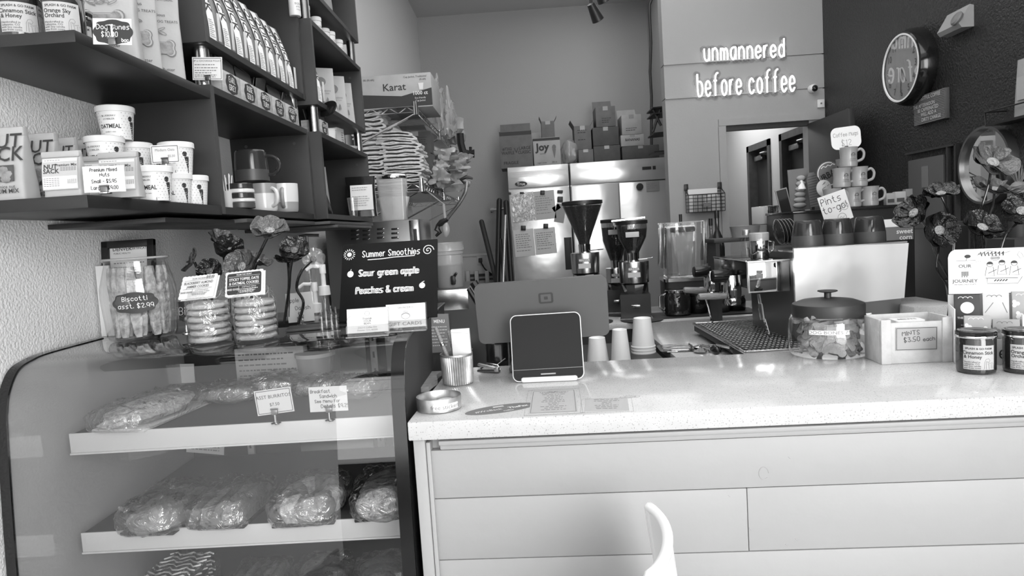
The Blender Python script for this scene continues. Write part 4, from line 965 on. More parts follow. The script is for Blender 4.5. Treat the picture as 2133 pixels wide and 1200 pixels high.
# cookie stacks in bags
ck = G(); ck.lathe([(0, 0), (.034, 0), (.041, .003), (.0425, .007), (.040, .0115), (.03, .0135), (0, .0145)], 32)
vsn = []
for v in ck.v: q = 1 + .05 * noise.noise(V(v) * 40); vsn.append((v[0] * q, v[1] * q, v[2] * (1 + .25 * noise.noise(V(v) * 60 + V((5, 0, 0))))))
ck.v = vsn; ck0 = ck.obj('cookie', 'cookie'); firstc = True
for px, cnt, wd, Yc, lbl, dark, zoff in ((437, 6, 'BLACKBERRY ALMOND|JAMMER COOKIES', 1.435, 'blackberry almond', False, 0), (534, 6, 'STICKY TOFFEE, DATE|& OATMEAL COOKIES', 1.43, 'sticky toffee', True, 0)):
    x = at(px, 680, Y=Yc).x
    for k in range(cnt):
        o = ck0 if firstc else ck0.copy()
        if not firstc: C.objects.link(o)
        firstc = False
        o.matrix_world = MX.Translation((x + rd.uniform(-.0015, .0015), Yc + rd.uniform(-.0015, .0015), ZK + .001 + k * .0142)) @ rotm(rd.uniform(-.02, .02), rd.uniform(-.02, .02), rd.uniform(0, 6))
        tag(o, '%s cookie in the clear bag under the %s label' % (('bottom', 'second lowest', 'third lowest', 'third highest', 'second highest', 'topmost')[k], lbl), 'cookie', 'cookies in the %s bag' % lbl)
    t = T('cookie_bag', 'clear bag with a %s folded label headed %s' % ('dark' if dark else 'pale', wd.split('|')[0].title()), 'bag', (x, Yc, ZK), R(-14 if not dark else -10))
    g = G(); g.lathe([(.041, .0), (.0445, .003), (.0450, .03), (.0445, .06), (.0455, .088), (.040, .10), (.036, .112)], 40)
    g.v = [(a * (1 + .045 * noise.noise(V((a * 50, b * 50, c_ * 25 + px)))), b * (1 + .045 * noise.noise(V((a * 50, b * 50, c_ * 25 + px)))), c_) for a, b, c_ in g.v]
    g.obj('clear_bag', 'cello', t, smooth=60)
    w_, h_ = .088, .052; P_ = MX.Translation((0.0, -.034, .098)) @ rotm(R(-28 if not dark else -16), R(-3), 0)
    sc = []
    for a, b in (((-w_ / 2), 0), (w_ / 2, 0)): pass
    n_ = 18; poly = []
    for i in range(n_): poly.append((-w_ / 2 + w_ * i / n_, -.0012 * (i % 2)))
    for i in range(12): poly.append((w_ / 2 + .0012 * (i % 2), h_ * i / 12))
    for i in range(n_): poly.append((w_ / 2 - w_ * i / n_, h_ + .0012 * (i % 2)))
    for i in range(12): poly.append((-w_ / 2 - .0012 * (i % 2), h_ - h_ * i / 12))
    g = G(); g.prism(poly, -.0004, .0004, P_ @ rotm(R(90), 0, 0)); c = g.obj('front_label', 'paper', t, smooth=0)
    g = G(); g.box((0, .034, h_ / 2), (w_, .0008, h_), P_ @ MX.Translation((0, -.008, 0)) @ rotm(R(-50), 0, 0) @ MX.Translation((0, -.03, 0))) if False else g.box((.003, .004, h_ / 2 - .002), (w_, .0008, h_), P_); g.obj('back_label', 'white', t, smooth=0)
    P2 = P_ @ FRONT @ MX.Translation((0, 0, .0006)); hc = h_ / 2
    if dark:
        g = G(); g.prism(rrect(w_ * .92, h_ * .88, .005, 4, 0, hc), 0, .0002, P2); g.obj('dark_field', 'char', c, smooth=0)
    P3 = P2 @ MX.Translation((0, 0, .0006)); im = 'paper' if dark else 'ink_grey'
    a, b = wd.split('|')
    text(c, [(a, 0, hc + .009, .0082, .86, .02), (b, 0, hc + .0005, .0082, .86, .02), ('FROM THE HEART', 0, hc + .019, .0045, 1, .01), ('small batch bakery', .012, hc - .008, .0045), ('BAKED GOODS', -.026, hc - .012, .0055, .8, .02)], im, P3)
    lines(c, im, P3, -.01, w_ * .42, [hc - .013, hc - .0165, hc - .0195], .0014, 4)
    g = G()
    for y in (hc - .0045, hc + .0155): g.box((0, y, 0), (w_ * .84, .0005, .0002), P3)
    g.box((-.012, hc - .0115, 0), (.0005, .0135, .0002), P3); g.obj('rule_line', im, c, smooth=0)
    if not dark: ink(c, [('$10.00', .028, hc + .0205, .0055)], 'ink', P3, .0009)
# chalkboard
a = at(691, 503, Y=1.70); b = at(893, 496, Y=1.70); c0 = at(705, 668, Y=1.62); c1 = at(908, 655, Y=1.62)
w_ = ((b.x - a.x) + (c1.x - c0.x)) / 2; zb_ = ZK + .001; h_ = math.hypot(a.z - zb_, .08)
t = T('chalkboard', 'black chalkboard listing Summer Smoothies standing on the pastry case', 'sign', M=MX.Translation(((c0.x + c1.x) / 2 + .002, 1.62, zb_)) @ rotm(0, 0, R(-2)) @ rotm(R(-24), 0, 0))
h_ = .205
g = G(); g.box((0, 0, h_ / 2), (w_, .006, h_), bev=.001); bd = g.obj('board', 'slate', t)
g = G(); g.box((0, .045, h_ * .42), (w_ * .5, .004, h_ * .85), rot=(R(-32), 0, 0)); g.obj('easel_leg', 'char', t)
P_ = MX.Translation((0, -.0035, h_ / 2)) @ FRONT
ink(t, [('Summer Smoothies', .004, .073, .0165, .78), ('Sour green apple', -.002, .022, .0175, .82), ('Peaches & cream', -.012, -.024, .0175, .76)], 'chalk', P_, .0021, 'lettering')
ink(t, [('Sour green apple', -.001, .0215, .0175, .82), ('Peaches & cream', -.011, -.0245, .0175, .76)], 'chalk', P_ @ MX.Translation((.0022, .0006, 0)), .0016, 'lettering')
g = G(); ribbon(g, [(-.055, .057), (-.02, .0575), (.01, .060), (.064, .061)], .002, P_)
sp = [(.098 + (.0018 * i / 3) * math.cos(-i * .5), .073 + (.0018 * i / 3) * math.sin(-i * .5)) for i in range(26)]; ribbon(g, sp, .0018, P_)
for k in range(16): a_ = 2 * PI * k / 16; ribbon(g, [(-.103 + .010 * math.cos(a_), .074 + .010 * math.sin(a_)), (-.103 + .0145 * math.cos(a_), .074 + .0145 * math.sin(a_))], .0018, P_)
g.prism(circ(.006, n=16, cx=-.103, cy=.074), 0, .0003, P_); g.prism(circ(.008, .0085, 16, -.098, .021), 0, .0003, P_); g.prism(circ(.0075, .0075, 16, .084, -.020), 0, .0003, P_)
ribbon(g, [(-.098, .029), (-.0965, .034)], .0012, P_); ribbon(g, [(.083, -.012), (.089, -.009)], .0015, P_)
rd = random.Random(5)
for k in range(22):
    x = -.085 + k * .0082; hh = rd.uniform(.004, .012); ribbon(g, [(x, -.092), (x + rd.uniform(-.002, .002), -.088 + hh)], .0012, P_)
    for q in range(3): g.prism(circ(.0016, n=6, cx=x + rd.uniform(-.003, .003), cy=-.086 + hh + rd.uniform(-.003, .003)), 0, .0002, P_)
g.obj('chalk_drawing', 'chalk', t, smooth=0, stuff=True)
# card holders
def holder(px, py, Y, label, kind, rz):
    p = at(px, py, Y=Y); t = T('card_holder', label, 'card holder', (p.x, Y, ZK), R(rz), 'acrylic holders of white cards on the case')
    w_, h_ = .083, .05
    M = MX.Translation((0, 0, .006)) @ rotm(R(-17), 0, 0)
    g = G(); g.box((0, .004, h_ * .52), (w_ + .004, .002, h_ + .006), M); g.box((0, -.008, .008), (w_ + .004, .0015, .016), M); g.box((0, -.004, .0015), (w_ + .004, .026, .003)); g.obj('holder', 'acrylic', t)
    for k in range(4):
        g = G(); g.box((0, -.006 + k * .0023, h_ / 2 + .001), (w_, .0014, h_), M); c = g.obj('card', 'white', t, smooth=0)
        if k == 0: c0 = c
    P_ = M @ MX.Translation((0, -.0075, h_ / 2)) @ FRONT
    if kind == 'gift':
        text(c0, [('SAVACERO', .0, .018, .006, 1.1), ('GIFT CARDS', -.002, -.017, .0105, 1.25)], 'ink_grey', P_)
        g = G(); ribbon(g, circ(.009, .0065, 20) + [(.009, 0)], .0009, P_); ribbon(g, [(-.009, .002), (0, .006), (.009, .002)], .0008, P_); ribbon(g, [(-.004, .007), (-.004, .010), (.004, .010), (.004, .007)], .0008, P_); g.obj('drawing', 'ink_grey', c0, smooth=0)
    else:
        text(c0, [('THANK', 0, .004, .0058, 1, .02), ('YOUR', 0, -.001, .0058, 1, .02), ('BEAN', 0, -.006, .0058, 1, .02), ('2262 E Colfax Ave', 0, -.014, .0052), ('Denver, CO, 80206', 0, -.0195, .0052)], 'ink_grey', P_)
        g = G(); ribbon(g, circ(.005, n=16, cx=0, cy=.015) + [(.005, .015)], .0006, P_); ribbon(g, [(-.03 + .012 * math.cos(R(a_)), .0 + .012 * math.sin(R(a_))) for a_ in range(110, 200, 10)], .0006, P_); g.obj('drawing', 'ink_grey', c0, smooth=0)
holder(765, 668, 1.365, 'acrylic holder of white business cards in front of the chalkboard', 'biz', 4)
holder(845, 660, 1.41, 'acrylic holder of GIFT CARDS in front of the chalkboard', 'gift', 2)
# cards, bottles and pumps at the back of the case
clip_card(625, 640, 1.62, 56, 62, ZK, 'grey handwritten card behind the two curving flower stems', tilt=-2, m='kraft', inks=[('Apple', -.25, .25, .13), ('Danish', .1, -.02, .13), ('$5', 0, -.25, .14)], clipm='chrome')
clip_card(385, 648, 1.60, 26, 40, ZK, 'small dark card reading Bis behind the biscotti jar', tilt=2, m='char', inks=[('Bis', 0, 0, .4)], inkm='chalk')
def bottle(name, px, Y, z, r, h, m, label, pump=False, cat='bottle', grp='', neck=.35, tone=None):
    t = T(name, label, cat, (at(px, 600, Y=Y).x, Y, z), 0, grp or None)
    g = G(); g.lathe([(0, 0), (r * .95, 0), (r, .004), (r, h * .58), (r * .9, h * .66), (r * neck, h * .78), (r * neck, h * .94), (r * neck * 1.15, h * .95), (r * neck * 1.15, h), (0, h)], 24); g.obj('body', m, t)
    if pump:
        g = G(); g.cyl((0, 0, h), (0, 0, h + .07), r * .22, n=10); g.lathe([(0, h - .01), (r * .55, h - .01), (r * .5, h + .015), (0, h + .018)], 20); g.cyl((0, 0, h + .05), (0, 0, h + .075), r * .3, n=12); g.tube([(0, 0, h + .07), (-.03, 0, h + .072), (-.045, 0, h + .062)], .005, 8); g.obj('pump', 'white', t)
    return t
bottle('syrup_bottle', 675, 1.85, 1.10, .03, .22, 'acrylic', 'tall white pump syrup bottle just left of the chalkboard', True)
bottle('syrup_bottle', 655, 1.88, 1.10, .03, .17, 'acrylic', 'shorter white pump syrup bottle left of the chalkboard', True)
for k, (px, hh, lb) in enumerate(((664, .05, 'tiny glass bottle nearest the flower stems on the case'), (674, .06, 'tiny glass bottle second from the flower stems'), (685, .055, 'tiny glass bottle third from the flower stems'), (695, .05, 'tiny glass bottle touching the chalkboard corner'))):
    bottle('tiny_bottle', px, 1.50 + .02 * (k % 2), ZK, .006, hh, 'glass', lb, grp='tiny glass bottles on the case')
t = T('glass_pitcher', 'glass swing-top jar behind the cookie bags', 'jar', (at(520, 600, Y=1.78).x, 1.78, ZK)); g = G(); g.lathe([(0, .002), (.045, 0), (.048, .01), (.048, .09), (.04, .105), (.042, .115)], 32); g.obj('body', 'jar_glass', t); g = G(); g.lathe([(.036, .1), (.044, .115), (.044, .122), (.0, .128)], 32); g.obj('lid', 'glass', t)
t = T('recipe_booklet', 'flat dark booklet lying on the case behind the cookie bags', 'book', (at(640, 690, Y=1.53).x, 1.55, ZK), R(12)); g = G(); g.box((0, 0, .003), (.10, .07, .006), bev=.001); g.obj('cover', 'char', t)

# ---- glass flowers
def flower(px, py, Y, rpx, nrm, stem, m, label, grp, seed, core='flower_core', lobes=5):
    p = at(px, py, Y=Y); r = rpx * Y / 1400; q = V(nrm).normalized().to_track_quat('Z', 'Y').to_matrix().to_4x4()
    M = MX.Translation(p) @ q
    t = T('glass_flower', label, 'flower', M=M, group=grp)
    for k in range(lobes):
        g = G(); a0 = 2 * PI * k / lobes
        def fn(u, v, a0=a0, k=k):
            a = a0 + (u - .5) * 2 * PI / lobes * 1.7; rr = .12 * r + v * r * (.90 - .30 * abs(2 * u - 1) ** 3 + .03 * math.sin(u * 17 + k + seed))
            z = .30 * r * v * v + .13 * r * v * v * math.sin(u * 9 + seed + k * 2) + .03 * r * math.sin(v * 5 + k) + .02 * r * (k % 3)
            return (rr * math.cos(a), rr * math.sin(a), z)
        g.grid(fn, 14, 8)
        g.grid(lambda u, v: tuple(V(fn(u, v)) + V((0, 0, -.0018))), 14, 8)
        g.obj('petal', m, t, smooth=80)
    g = G(); g.lathe([(0, -.01 * r), (.24 * r, .02 * r), (.27 * r, .1 * r), (.2 * r, .16 * r), (0, .18 * r)], 20); g.obj('flower_centre', core, t)
    if stem:
        Mi = M.inverted(); pts = [p - V(nrm).normalized() * .004]
        for sx, sy, sY in stem: pts.append(at(sx, sy, Y=sY))
        g = G(); g.tube(smoothpath([Mi @ a for a in pts]), max(.0028, .0034), 8); g.obj('stem', 'black_gloss', t)
    return t
def smoothpath(P_, n=6):
    out = []
    for i in range(len(P_) - 1):
        p0, p1, p2, p3 = P_[max(i - 1, 0)], P_[i], P_[i + 1], P_[min(i + 2, len(P_) - 1)]
        for k in range(n): t = k / n; out.append(.5 * ((2 * p1) + (p2 - p0) * t + (2 * p0 - 5 * p1 + 4 * p2 - p3) * t * t + (3 * p1 - p0 - 3 * p2 + p3) * t ** 3))
    out.append(P_[-1]); return out
GF = 'glass flowers on the pastry case'
flower(402, 545, 1.66, 27, (-.7, -.3, .45), [(425, 600, 1.68), (430, 690, 1.68)], 'flower_grey', 'leftmost glass flower of the case group, seen edge on', GF, 1)
flower(437, 566, 1.60, 27, (.1, -.9, .5), [(440, 600, 1.62), (445, 690, 1.64)], 'glass_flower', 'small black glass flower above the blackberry cookie bag', GF, 2, core='flower_grey')
flower(478, 518, 1.72, 30, (-.3, .8, .6), [(486, 560, 1.72), (492, 690, 1.72)], 'glass_flower', 'dark glass flower turned away with its back showing', GF, 3)
flower(462, 505, 1.78, 32, (.7, -.3, .7), [(475, 590, 1.76), (480, 690, 1.75)], 'flower_grey', 'grey folded glass flower rising highest left of the tall one', GF, 4)
flower(505, 556, 1.66, 36, (-.15, -.9, .35), [(505, 620, 1.68), (505, 690, 1.68)], 'flower_grey', 'brownish grey glass flower above the two cookie labels', GF, 5)
flower(535, 545, 1.74, 30, (.5, -.2, .9), [(525, 600, 1.74), (518, 690, 1.74)], 'flower_grey', 'flat grey glass flower behind the tall stem', GF, 6)
flower(562, 482, 1.55, 38, (.25, -.55, .85), [(540, 530, 1.56), (527, 565, 1.58), (522, 690, 1.60)], 'flower_grey', 'tallest pale speckled glass flower tilted over the case', GF, 7)
flower(613, 522, 1.52, 30, (.25, -.8, .6), [(605, 560, 1.53), (602, 600, 1.54), (597, 640, 1.55), (592, 672, 1.56)], 'glass_flower', 'black speckled glass flower with grey centre on a straight stem', GF, 8, core='flower_grey')
flower(600, 545, 1.60, 28, (.0, .2, 1), [(602, 580, 1.58), (600, 660, 1.58)], 'glass_flower', 'flat dark glass flower under the black speckled one', GF, 9)
flower(652, 540, 1.62, 24, (.4, -.8, .4), [(628, 565, 1.58), (618, 600, 1.58), (632, 630, 1.58), (622, 672, 1.58)], 'acrylic', 'clear bubbly glass flower on a curving black stem', GF, 10, core='flower_grey')
# ================================================================== ON THE COUNTER
def onc(px, py): return at(px, py, Z=ZT)
# till: large display seen from behind, and the small customer screen
pl_, pr_ = at(985, 650, Y=1.62), at(1276, 640, Y=1.60)
t = T('till_display', 'large grey till display seen from behind with a square emblem', 'monitor', (at(1132, 700, Y=1.62).x, 1.62, ZT), R(-2))
w_ = .318; hh = .125
M = MX.Translation((.0, 0, .155)) @ rotm(0, R(-1.0), 0) @ rotm(R(9), 0, 0)
g = G(); g.prism(rrect(w_, .150, .015, 5), -.006, .006, M @ rotm(R(90), 0, 0)); g.obj('back_shell', 'alu', t)
g = G(); g.prism(rrect(w_ - .008, .142, .012, 5), .0, .0015, M @ MX.Translation((0, .0085, 0)) @ rotm(R(90), 0, 0)); g.obj('screen_glass', 'screen', t)
P_ = M @ MX.Translation((.012, -.0064, .030)) @ FRONT
g = G()
def ring(g, w1, h1, r1, w2, h2, r2, z, P_):
    a = rrect(w1, h1, r1, 4); b = rrect(w2, h2, r2, 4); n = len(a); g.add([(x, y, z) for x, y in a] + [(x, y, z) for x, y in b], [(i, (i + 1) % n, n + (i + 1) % n, n + i) for i in range(n)], 0, P_)
ring(g, .035, .0265, .005, .025, .0185, .002, .0003, P_); g.prism(rrect(.009, .0075, .001, 3), 0, .0003, P_); g.obj('emblem', 'char', t, smooth=0)
g = G(); g.box((-.005, .045, .07), (.15, .012, .16), rot=(R(-38), 0, 0), bev=.004); g.box((-.005, .06, .008), (.17, .10, .014), bev=.005); g.obj('stand', 'alu', t)
pb = onc(1145, 797)
t = T('customer_screen', 'black customer facing payment screen on the till with a pale rim', 'screen', M=MX.Translation((pb.x, pb.y + .012, ZT)) @ rotm(0, 0, R(-3.5)))
w_, h_ = .1645, .155; M = MX.Translation((-.0015, .0, .002)) @ rotm(R(-14), 0, 0) @ rotm(0, R(-.6), 0)
g = G(); g.prism(rrect(w_, h_, .015, 6), -.004, .004, M @ MX.Translation((0, .002, h_ / 2)) @ rotm(R(90), 0, 0)); g.obj('rim', 'white', t)
g = G(); g.prism(rrect(w_ - .004, h_ - .004, .0135, 6), 0, .002, M @ MX.Translation((0, -.0022, h_ / 2)) @ rotm(R(90), 0, 0)); g.obj('black_glass', 'screen', t)
g = G(); g.prism(rrect(w_ * .87, h_ * .56, .001, 2), 0, .0006, M @ MX.Translation((0, -.0044, h_ * .52)) @ rotm(R(90), 0, 0)); g.obj('active_area', 'screen', t)
g = G(); g.box((0, -.0045, h_ * .175), (w_ * .98, .0006, .0008), M); g.box((0, -.0046, h_ * .10), (.034, .001, .003), M); g.obj('card_slot', 'steel_dark', t)
g = G(); g.box((0, .035, .05), (.10, .02, .11), rot=(R(-30), 0, 0), bev=.006); g.box((0, .03, .006), (.13, .075, .012), bev=.005); g.obj('body', 'white', t)
# pencil cup
pc_ = onc(952, 790); cx0, cy0 = at(952, 760, Y=1.56).x, 1.56
t = T('pencil_cup', 'ribbed galvanised metal cup holding pens and a white card', 'cup', (cx0, cy0, ZT))
g = G(); nn = 88
for (r0, z0), (r1, z1) in (((.0335, .0), (.0335, .003)), ((.0335, .003), (.0365, .068)), ((.0365, .068), (.0378, .072))): pass
vs = []; prf = [(.034, 0), (.0355, .002), (.0355, .006), (.0375, .066), (.0385, .068), (.0385, .072), (.037, .072), (.0355, .06), (.034, .006)]
for j, (r, z) in enumerate(prf):
    for i in range(nn): k = r + (.0011 * (1 if i % 2 else -1) if 2 <= j <= 3 else 0); a = 2 * PI * i / nn; vs.append((k * math.cos(a), k * math.sin(a), z))
g.add(vs, [(j * nn + i, j * nn + (i + 1) % nn, (j + 1) * nn + (i + 1) % nn, (j + 1) * nn + i) for j in range(len(prf) - 1) for i in range(nn)]); g.add([(.034 * math.cos(2 * PI * i / nn), .034 * math.sin(2 * PI * i / nn), .003) for i in range(nn)], [list(range(nn))])
g.obj('ribbed_body', 'tin', t, smooth=20)
for k, (dx, dy, tx, ty, L, m_, lb) in enumerate(((.0, -.01, -.045, .012, .135, 'wood_mid', 'wooden barrelled pen leaning farthest left in the ribbed cup'), (.012, .002, -.028, .006, .125, 'wood_mid', 'wooden pen with a metal ring, middle of the three pens'), (.016, .012, -.018, .02, .118, 'wood_mid', 'shortest wooden pen leaning in the ribbed cup'))):
    a = V((cx0 + dx, cy0 + dy, ZT + .006)); b = V((cx0 + dx + tx, cy0 + dy + ty, ZT + L)); d = (b - a).normalized(); q = d.to_track_quat('Z', 'Y').to_matrix().to_4x4()
    p_ = T('pen', lb, 'pen', M=MX.Translation(a) @ q, group='pens in the ribbed metal cup'); l = (b - a).length
    g = G(); g.lathe([(0, 0), (.003, .01), (.0045, .03), (.005, l * .55), (.0048, l * .68), (0, l * .68)], 14); g.obj('barrel', m_, p_)
    g = G(); g.lathe([(.0052, l * .66), (.0056, l * .67), (.0056, l * .69), (.005, l * .70), (.005, l * .72)], 14); g.obj('ring', 'chrome', p_)
    g = G(); g.lathe([(0, l * .69), (.0048, l * .7), (.0046, l * .97), (.003, l), (0, l)], 14); g.obj('cap', m_, p_)
g = G(); g.box((0, 0, 0), (.043, .012, .072), bev=.0006); wc = g.obj('card_stack', 'white', M=MX.Translation((at(960, 700, Y=1.555).x, 1.555, ZT + .085 + .008)) @ rotm(R(2), R(-1), R(-4))); tag(wc, 'stack of blank white cards standing in the ribbed metal cup', 'cards')
g = G(); g.box((-.002, -.0062, .028), (.044, .0004, .0006), rot=(0, R(6), 0)); g.obj('top_card_edge', 'paper_grey', wc)
# sticker tin
pt = onc(915, 858); tx, ty = at(915, 845, Y=1.335).x, 1.335
t = T('sticker_tin', 'round open metal tin labelled free stickers at the counter corner', 'tin', (tx, ty, ZT), R(8))
g = G(); g.lathe([(0, .001), (.043, 0), (.0452, .002), (.0455, .026), (.0448, .0275), (.044, .026), (.0438, .004), (0, .004)], 56); g.obj('tin_body', 'tin', t)
lf = lambda v: V((.0459 * math.cos(v.x / .0459 - PI / 2), .0459 * math.sin(v.x / .0459 - PI / 2), v.y))
g = G(); patch(g, lf, 20, 1, -.012, .043, .006, .0185); c = g.obj('label_strip', 'white', t)
text(c, [('free stickers', .014, .0122, .0115, 1.1)], 'ink_grey', I4, 'lettering', lambda v: lf(v) * 1.0 + V((math.cos(v.x / .0459 - PI / 2), math.sin(v.x / .0459 - PI / 2), 0)) * .0004)
rd = random.Random(2)
for k in range(7): 
    g = G(); g.prism(circ(.022, .018, 18), 0, .0006); o = g.obj('sticker', 'paper2' if k % 2 else 'paper', M=MX.Translation((tx + rd.uniform(-.012, .012), ty + rd.uniform(-.012, .012), ZT + .005 + k * .0016)) @ rotm(0, 0, rd.uniform(0, 3))); tag(o, 'loose sticker lying in the round free stickers tin', 'sticker', 'stickers in the tin')
# stickers and leaflets stuck on the counter
def flat(name, px4, label, cat, m, th=.0006, grp=None):
    """a flat sheet whose four corners are given where they lie on the counter"""
    P4 = [onc(*p) for p in px4]; c = sum(P4, V()) / 4; ex = ((P4[1] + P4[2]) - (P4[0] + P4[3])); a = math.atan2(ex.y, ex.x); ey = ((P4[2] + P4[3]) - (P4[0] + P4[1])) / 2
    w_ = ex.length / 2; h_ = ey.length
    t = T(name, label, cat, (c.x, c.y, ZT), a, grp); return t, w_, h_
t, w_, h_ = flat('oval_sticker', ((968, 862), (1116, 850), (1116, 838), (968, 858)), 'dark oval #WeBackTheFax sticker lying flat on the counter', 'sticker', 'char')
a = onc(968, 862); b = onc(1116, 842); w_ = (b - a).length; t.location = ((a.x + b.x) / 2, (a.y + b.y) / 2, ZT); t.rotation_euler = (0, 0, math.atan2(b.y - a.y, b.x - a.x) + R(3))
g = G(); g.prism(circ(w_ / 2, .029, 48), 0, .0005); c = g.obj('oval', 'ink_grey', t, smooth=0)
text(c, [('#WeBack', -.026, -.003, .0155, .88), ('TheFax', .035, -.003, .0155, .88, .03), ('colfax', .01, -.0195, .009, 1, .02)], 'white', MX.Translation((0, 0, .0008)))
g = G(); g.box((.0, .0165, .0008), (.022, .0012, .0002)); g.box((0, .0135, .0008), (.022, .0012, .0002)); g.box((0, .0195, .0008), (.022, .0012, .0002)); g.obj('stripe', 'paper', c)
for (pxs, lb, m_, sd, brd) in ((((1098, 864), (1208, 858), (1194, 812), (1112, 815)), 'bordered leaflet taped flat on the counter before the till', 'label', 1, True), (((1222, 858), (1318, 856), (1300, 830), (1216, 833)), 'smaller grey leaflet taped on the counter right of the bordered one', 'label', 2, False)):
    t, w_, h_ = flat('leaflet', pxs, lb, 'leaflet', 'paper2')
    g = G(); g.box((0, 0, .0003), (w_, h_, .0006)); c = g.obj('sheet', m_, t, smooth=0)
    P_ = MX.Translation((0, 0, .0008))
    g = G(); rdd = random.Random(sd)
    for k in range(13 if brd else 7):
        l = rdd.uniform(.2, .62) * w_; y = h_ * (.42 - k * (.066 if brd else .12)); scrib(g, P_, -l / 2, l / 2, y, .0028, k)
    if brd:
        for x, y, a_, b_ in ((0, h_ * .47, w_ * .94, .0009), (0, -h_ * .47, w_ * .94, .0009), (w_ * .47, 0, .0009, h_ * .94), (-w_ * .47, 0, .0009, h_ * .94)): g.box((x, y, 0), (a_, b_, .0002), P_)
    g.obj('fine_print', 'ink_grey', c, smooth=0)
    text(c, [('STORE HOURS' if False else 'THANK YOU', 0, h_ * (.40 if brd else .3), .009, 1.2)], 'ink_grey', MX.Translation((0, 0, .0009))) if brd else None
    g = G(); ring(g, w_ * 1.2, h_ * 1.1, .002, w_ * 1.19, h_ * 1.08, .002, .0003, I4); g.obj('tape_edge', 'ink_mid', t, smooth=0)
t = T('round_sticker', 'small oval outline sticker right of the leaflets', 'sticker', onc(1312, 827) , 0)
g = G(); ribbon(g, circ(.020, .009, 30) + [(.020, 0)], .0007, MX.Translation((0, 0, .0006))); ribbon(g, circ(.012, .004, 20) + [(.012, 0)], .0009, MX.Translation((0, 0, .0006))); g.obj('outline', 'ink_grey', t, smooth=0)
# hand tool
a = onc(992, 778); t = T('stapler', 'small metal hand stapler lying behind the pencil cup', 'stapler', (at(1018, 772, Y=1.66).x, 1.66, ZT), R(-25))
g = G(); g.box((0, 0, .004), (.062, .012, .006), bev=.002); g.obj('base', 'steel_dark', t); g = G(); g.box((0, 0, .015), (.060, .011, .007), rot=(0, R(10), 0), bev=.003); g.box((.024, 0, .009), (.012, .014, .012), bev=.003); g.obj('arm', 'tin', t)
g = G(); g.tube([(-.028, .01, .006), (-.01, .014, .02), (.02, .012, .016), (.028, .008, .006)], .0025, 8); g.obj('handle', 'steel', t)
# wooden board edge and menus at the counter's left end
t = T('wooden_board', 'small live-edge wooden board at the left back of the counter', 'board', (at(890, 785, Y=1.55).x - .0, 1.56, ZT), R(4))
g = G(); g.prism([(-.028, -.085), (.006, -.07), (.014, -.03), (.022, .0), (.016, .05), (.026, .095), (-.028, .1)], 0, .012); g.obj('board', 'wood_mid', t)
t = T('menu_folder', 'dark folder of menus leaning behind the pens', 'menu', M=MX.Translation((at(915, 700, Y=1.70).x, 1.70, ZT)) @ rotm(0, 0, R(38)) @ rotm(R(-12), R(6), 0))
g = G(); g.box((0, 0, .075), (.075, .008, .15), bev=.001); c = g.obj('cover', 'char', t); g = G(); g.box((0, -.007, .10), (.06, .002, .10)); c = g.obj('insert', 'ink_grey', t)
text(c, [('MENU', 0, .03, .012, 1, .02)], 'paper', MX.Translation((0, -.0085, .10)) @ FRONT); lines(c, 'paper2', MX.Translation((0, -.0085, .10)) @ FRONT, -.025, .025, [.015 - k * .008 for k in range(7)], .002, 3)

# dog bone jar
jx, jy = at(1726, 700, Y=1.645).x, 1.645
t = T('dog_bone_jar', 'round glass jar of dog biscuits with a wide dark lid', 'jar', (jx, jy, ZT))
SX = .091
g = G(); g.lathe([(0, .003), (.078, 0), (.087, .004), (SX, .014), (SX + .001, .055), (.090, .085), (.086, .094), (.082, .098)], 64); g.obj('glass_body', 'jar_glass', t)
g = G(); g.lathe([(.078, .094), (.081, .094), (.082, .097), (.082, .122), (.0805, .126), (.076, .128), (.060, .134), (.03, .138), (0, .139)], 64); g.obj('lid', 'enamel_dark', t)
g = G(); g.lathe([(0, .138), (.008, .138), (.0078, .151), (.018, .153), (.023, .155), (.022, .157), (.0, .158)], 32); g.obj('knob', 'enamel_dark', t)
lf2 = lambda v: V(((SX + .0025) * math.cos(v.x / SX - PI / 2), (SX + .0025) * math.sin(v.x / SX - PI / 2), v.y))
t.rotation_euler = (0, 0, R(-25))
g = G(); patch(g, lf2, 20, 1, -.040, .047, .062, .0725); c = g.obj('label_strip', 'white', t)
text(c, [('DOG BONES 75', .004, .067, .0105, 1.25)], 'ink_grey', I4, 'lettering', lambda v: lf2(v) + V((math.cos(v.x / SX - PI / 2), math.sin(v.x / SX - PI / 2), 0)) * .0005)
g = G(); pl = bone(.046, .020); g.prism(pl, -.0055, .0055)
bm = bmesh.new(); bv = [bm.verts.new(v) for v in g.v]; [bm.faces.new([bv[i] for i in f]) for f in g.f]; bmesh.ops.bevel(bm, geom=[e for e in bm.edges if e.calc_face_angle(0) > .9], offset=.0025, segments=2, affect='EDGES')
g = G(); bm.verts.index_update(); g.v = [tuple(v.co) for v in bm.verts]; g.f = [[v.index for v in f.verts] for f in bm.faces]; g.m = [0] * len(g.f); bm.free()
b0 = g.obj('dog_bone', 'biscuit', smooth=60); rd = random.Random(11); n_ = 0
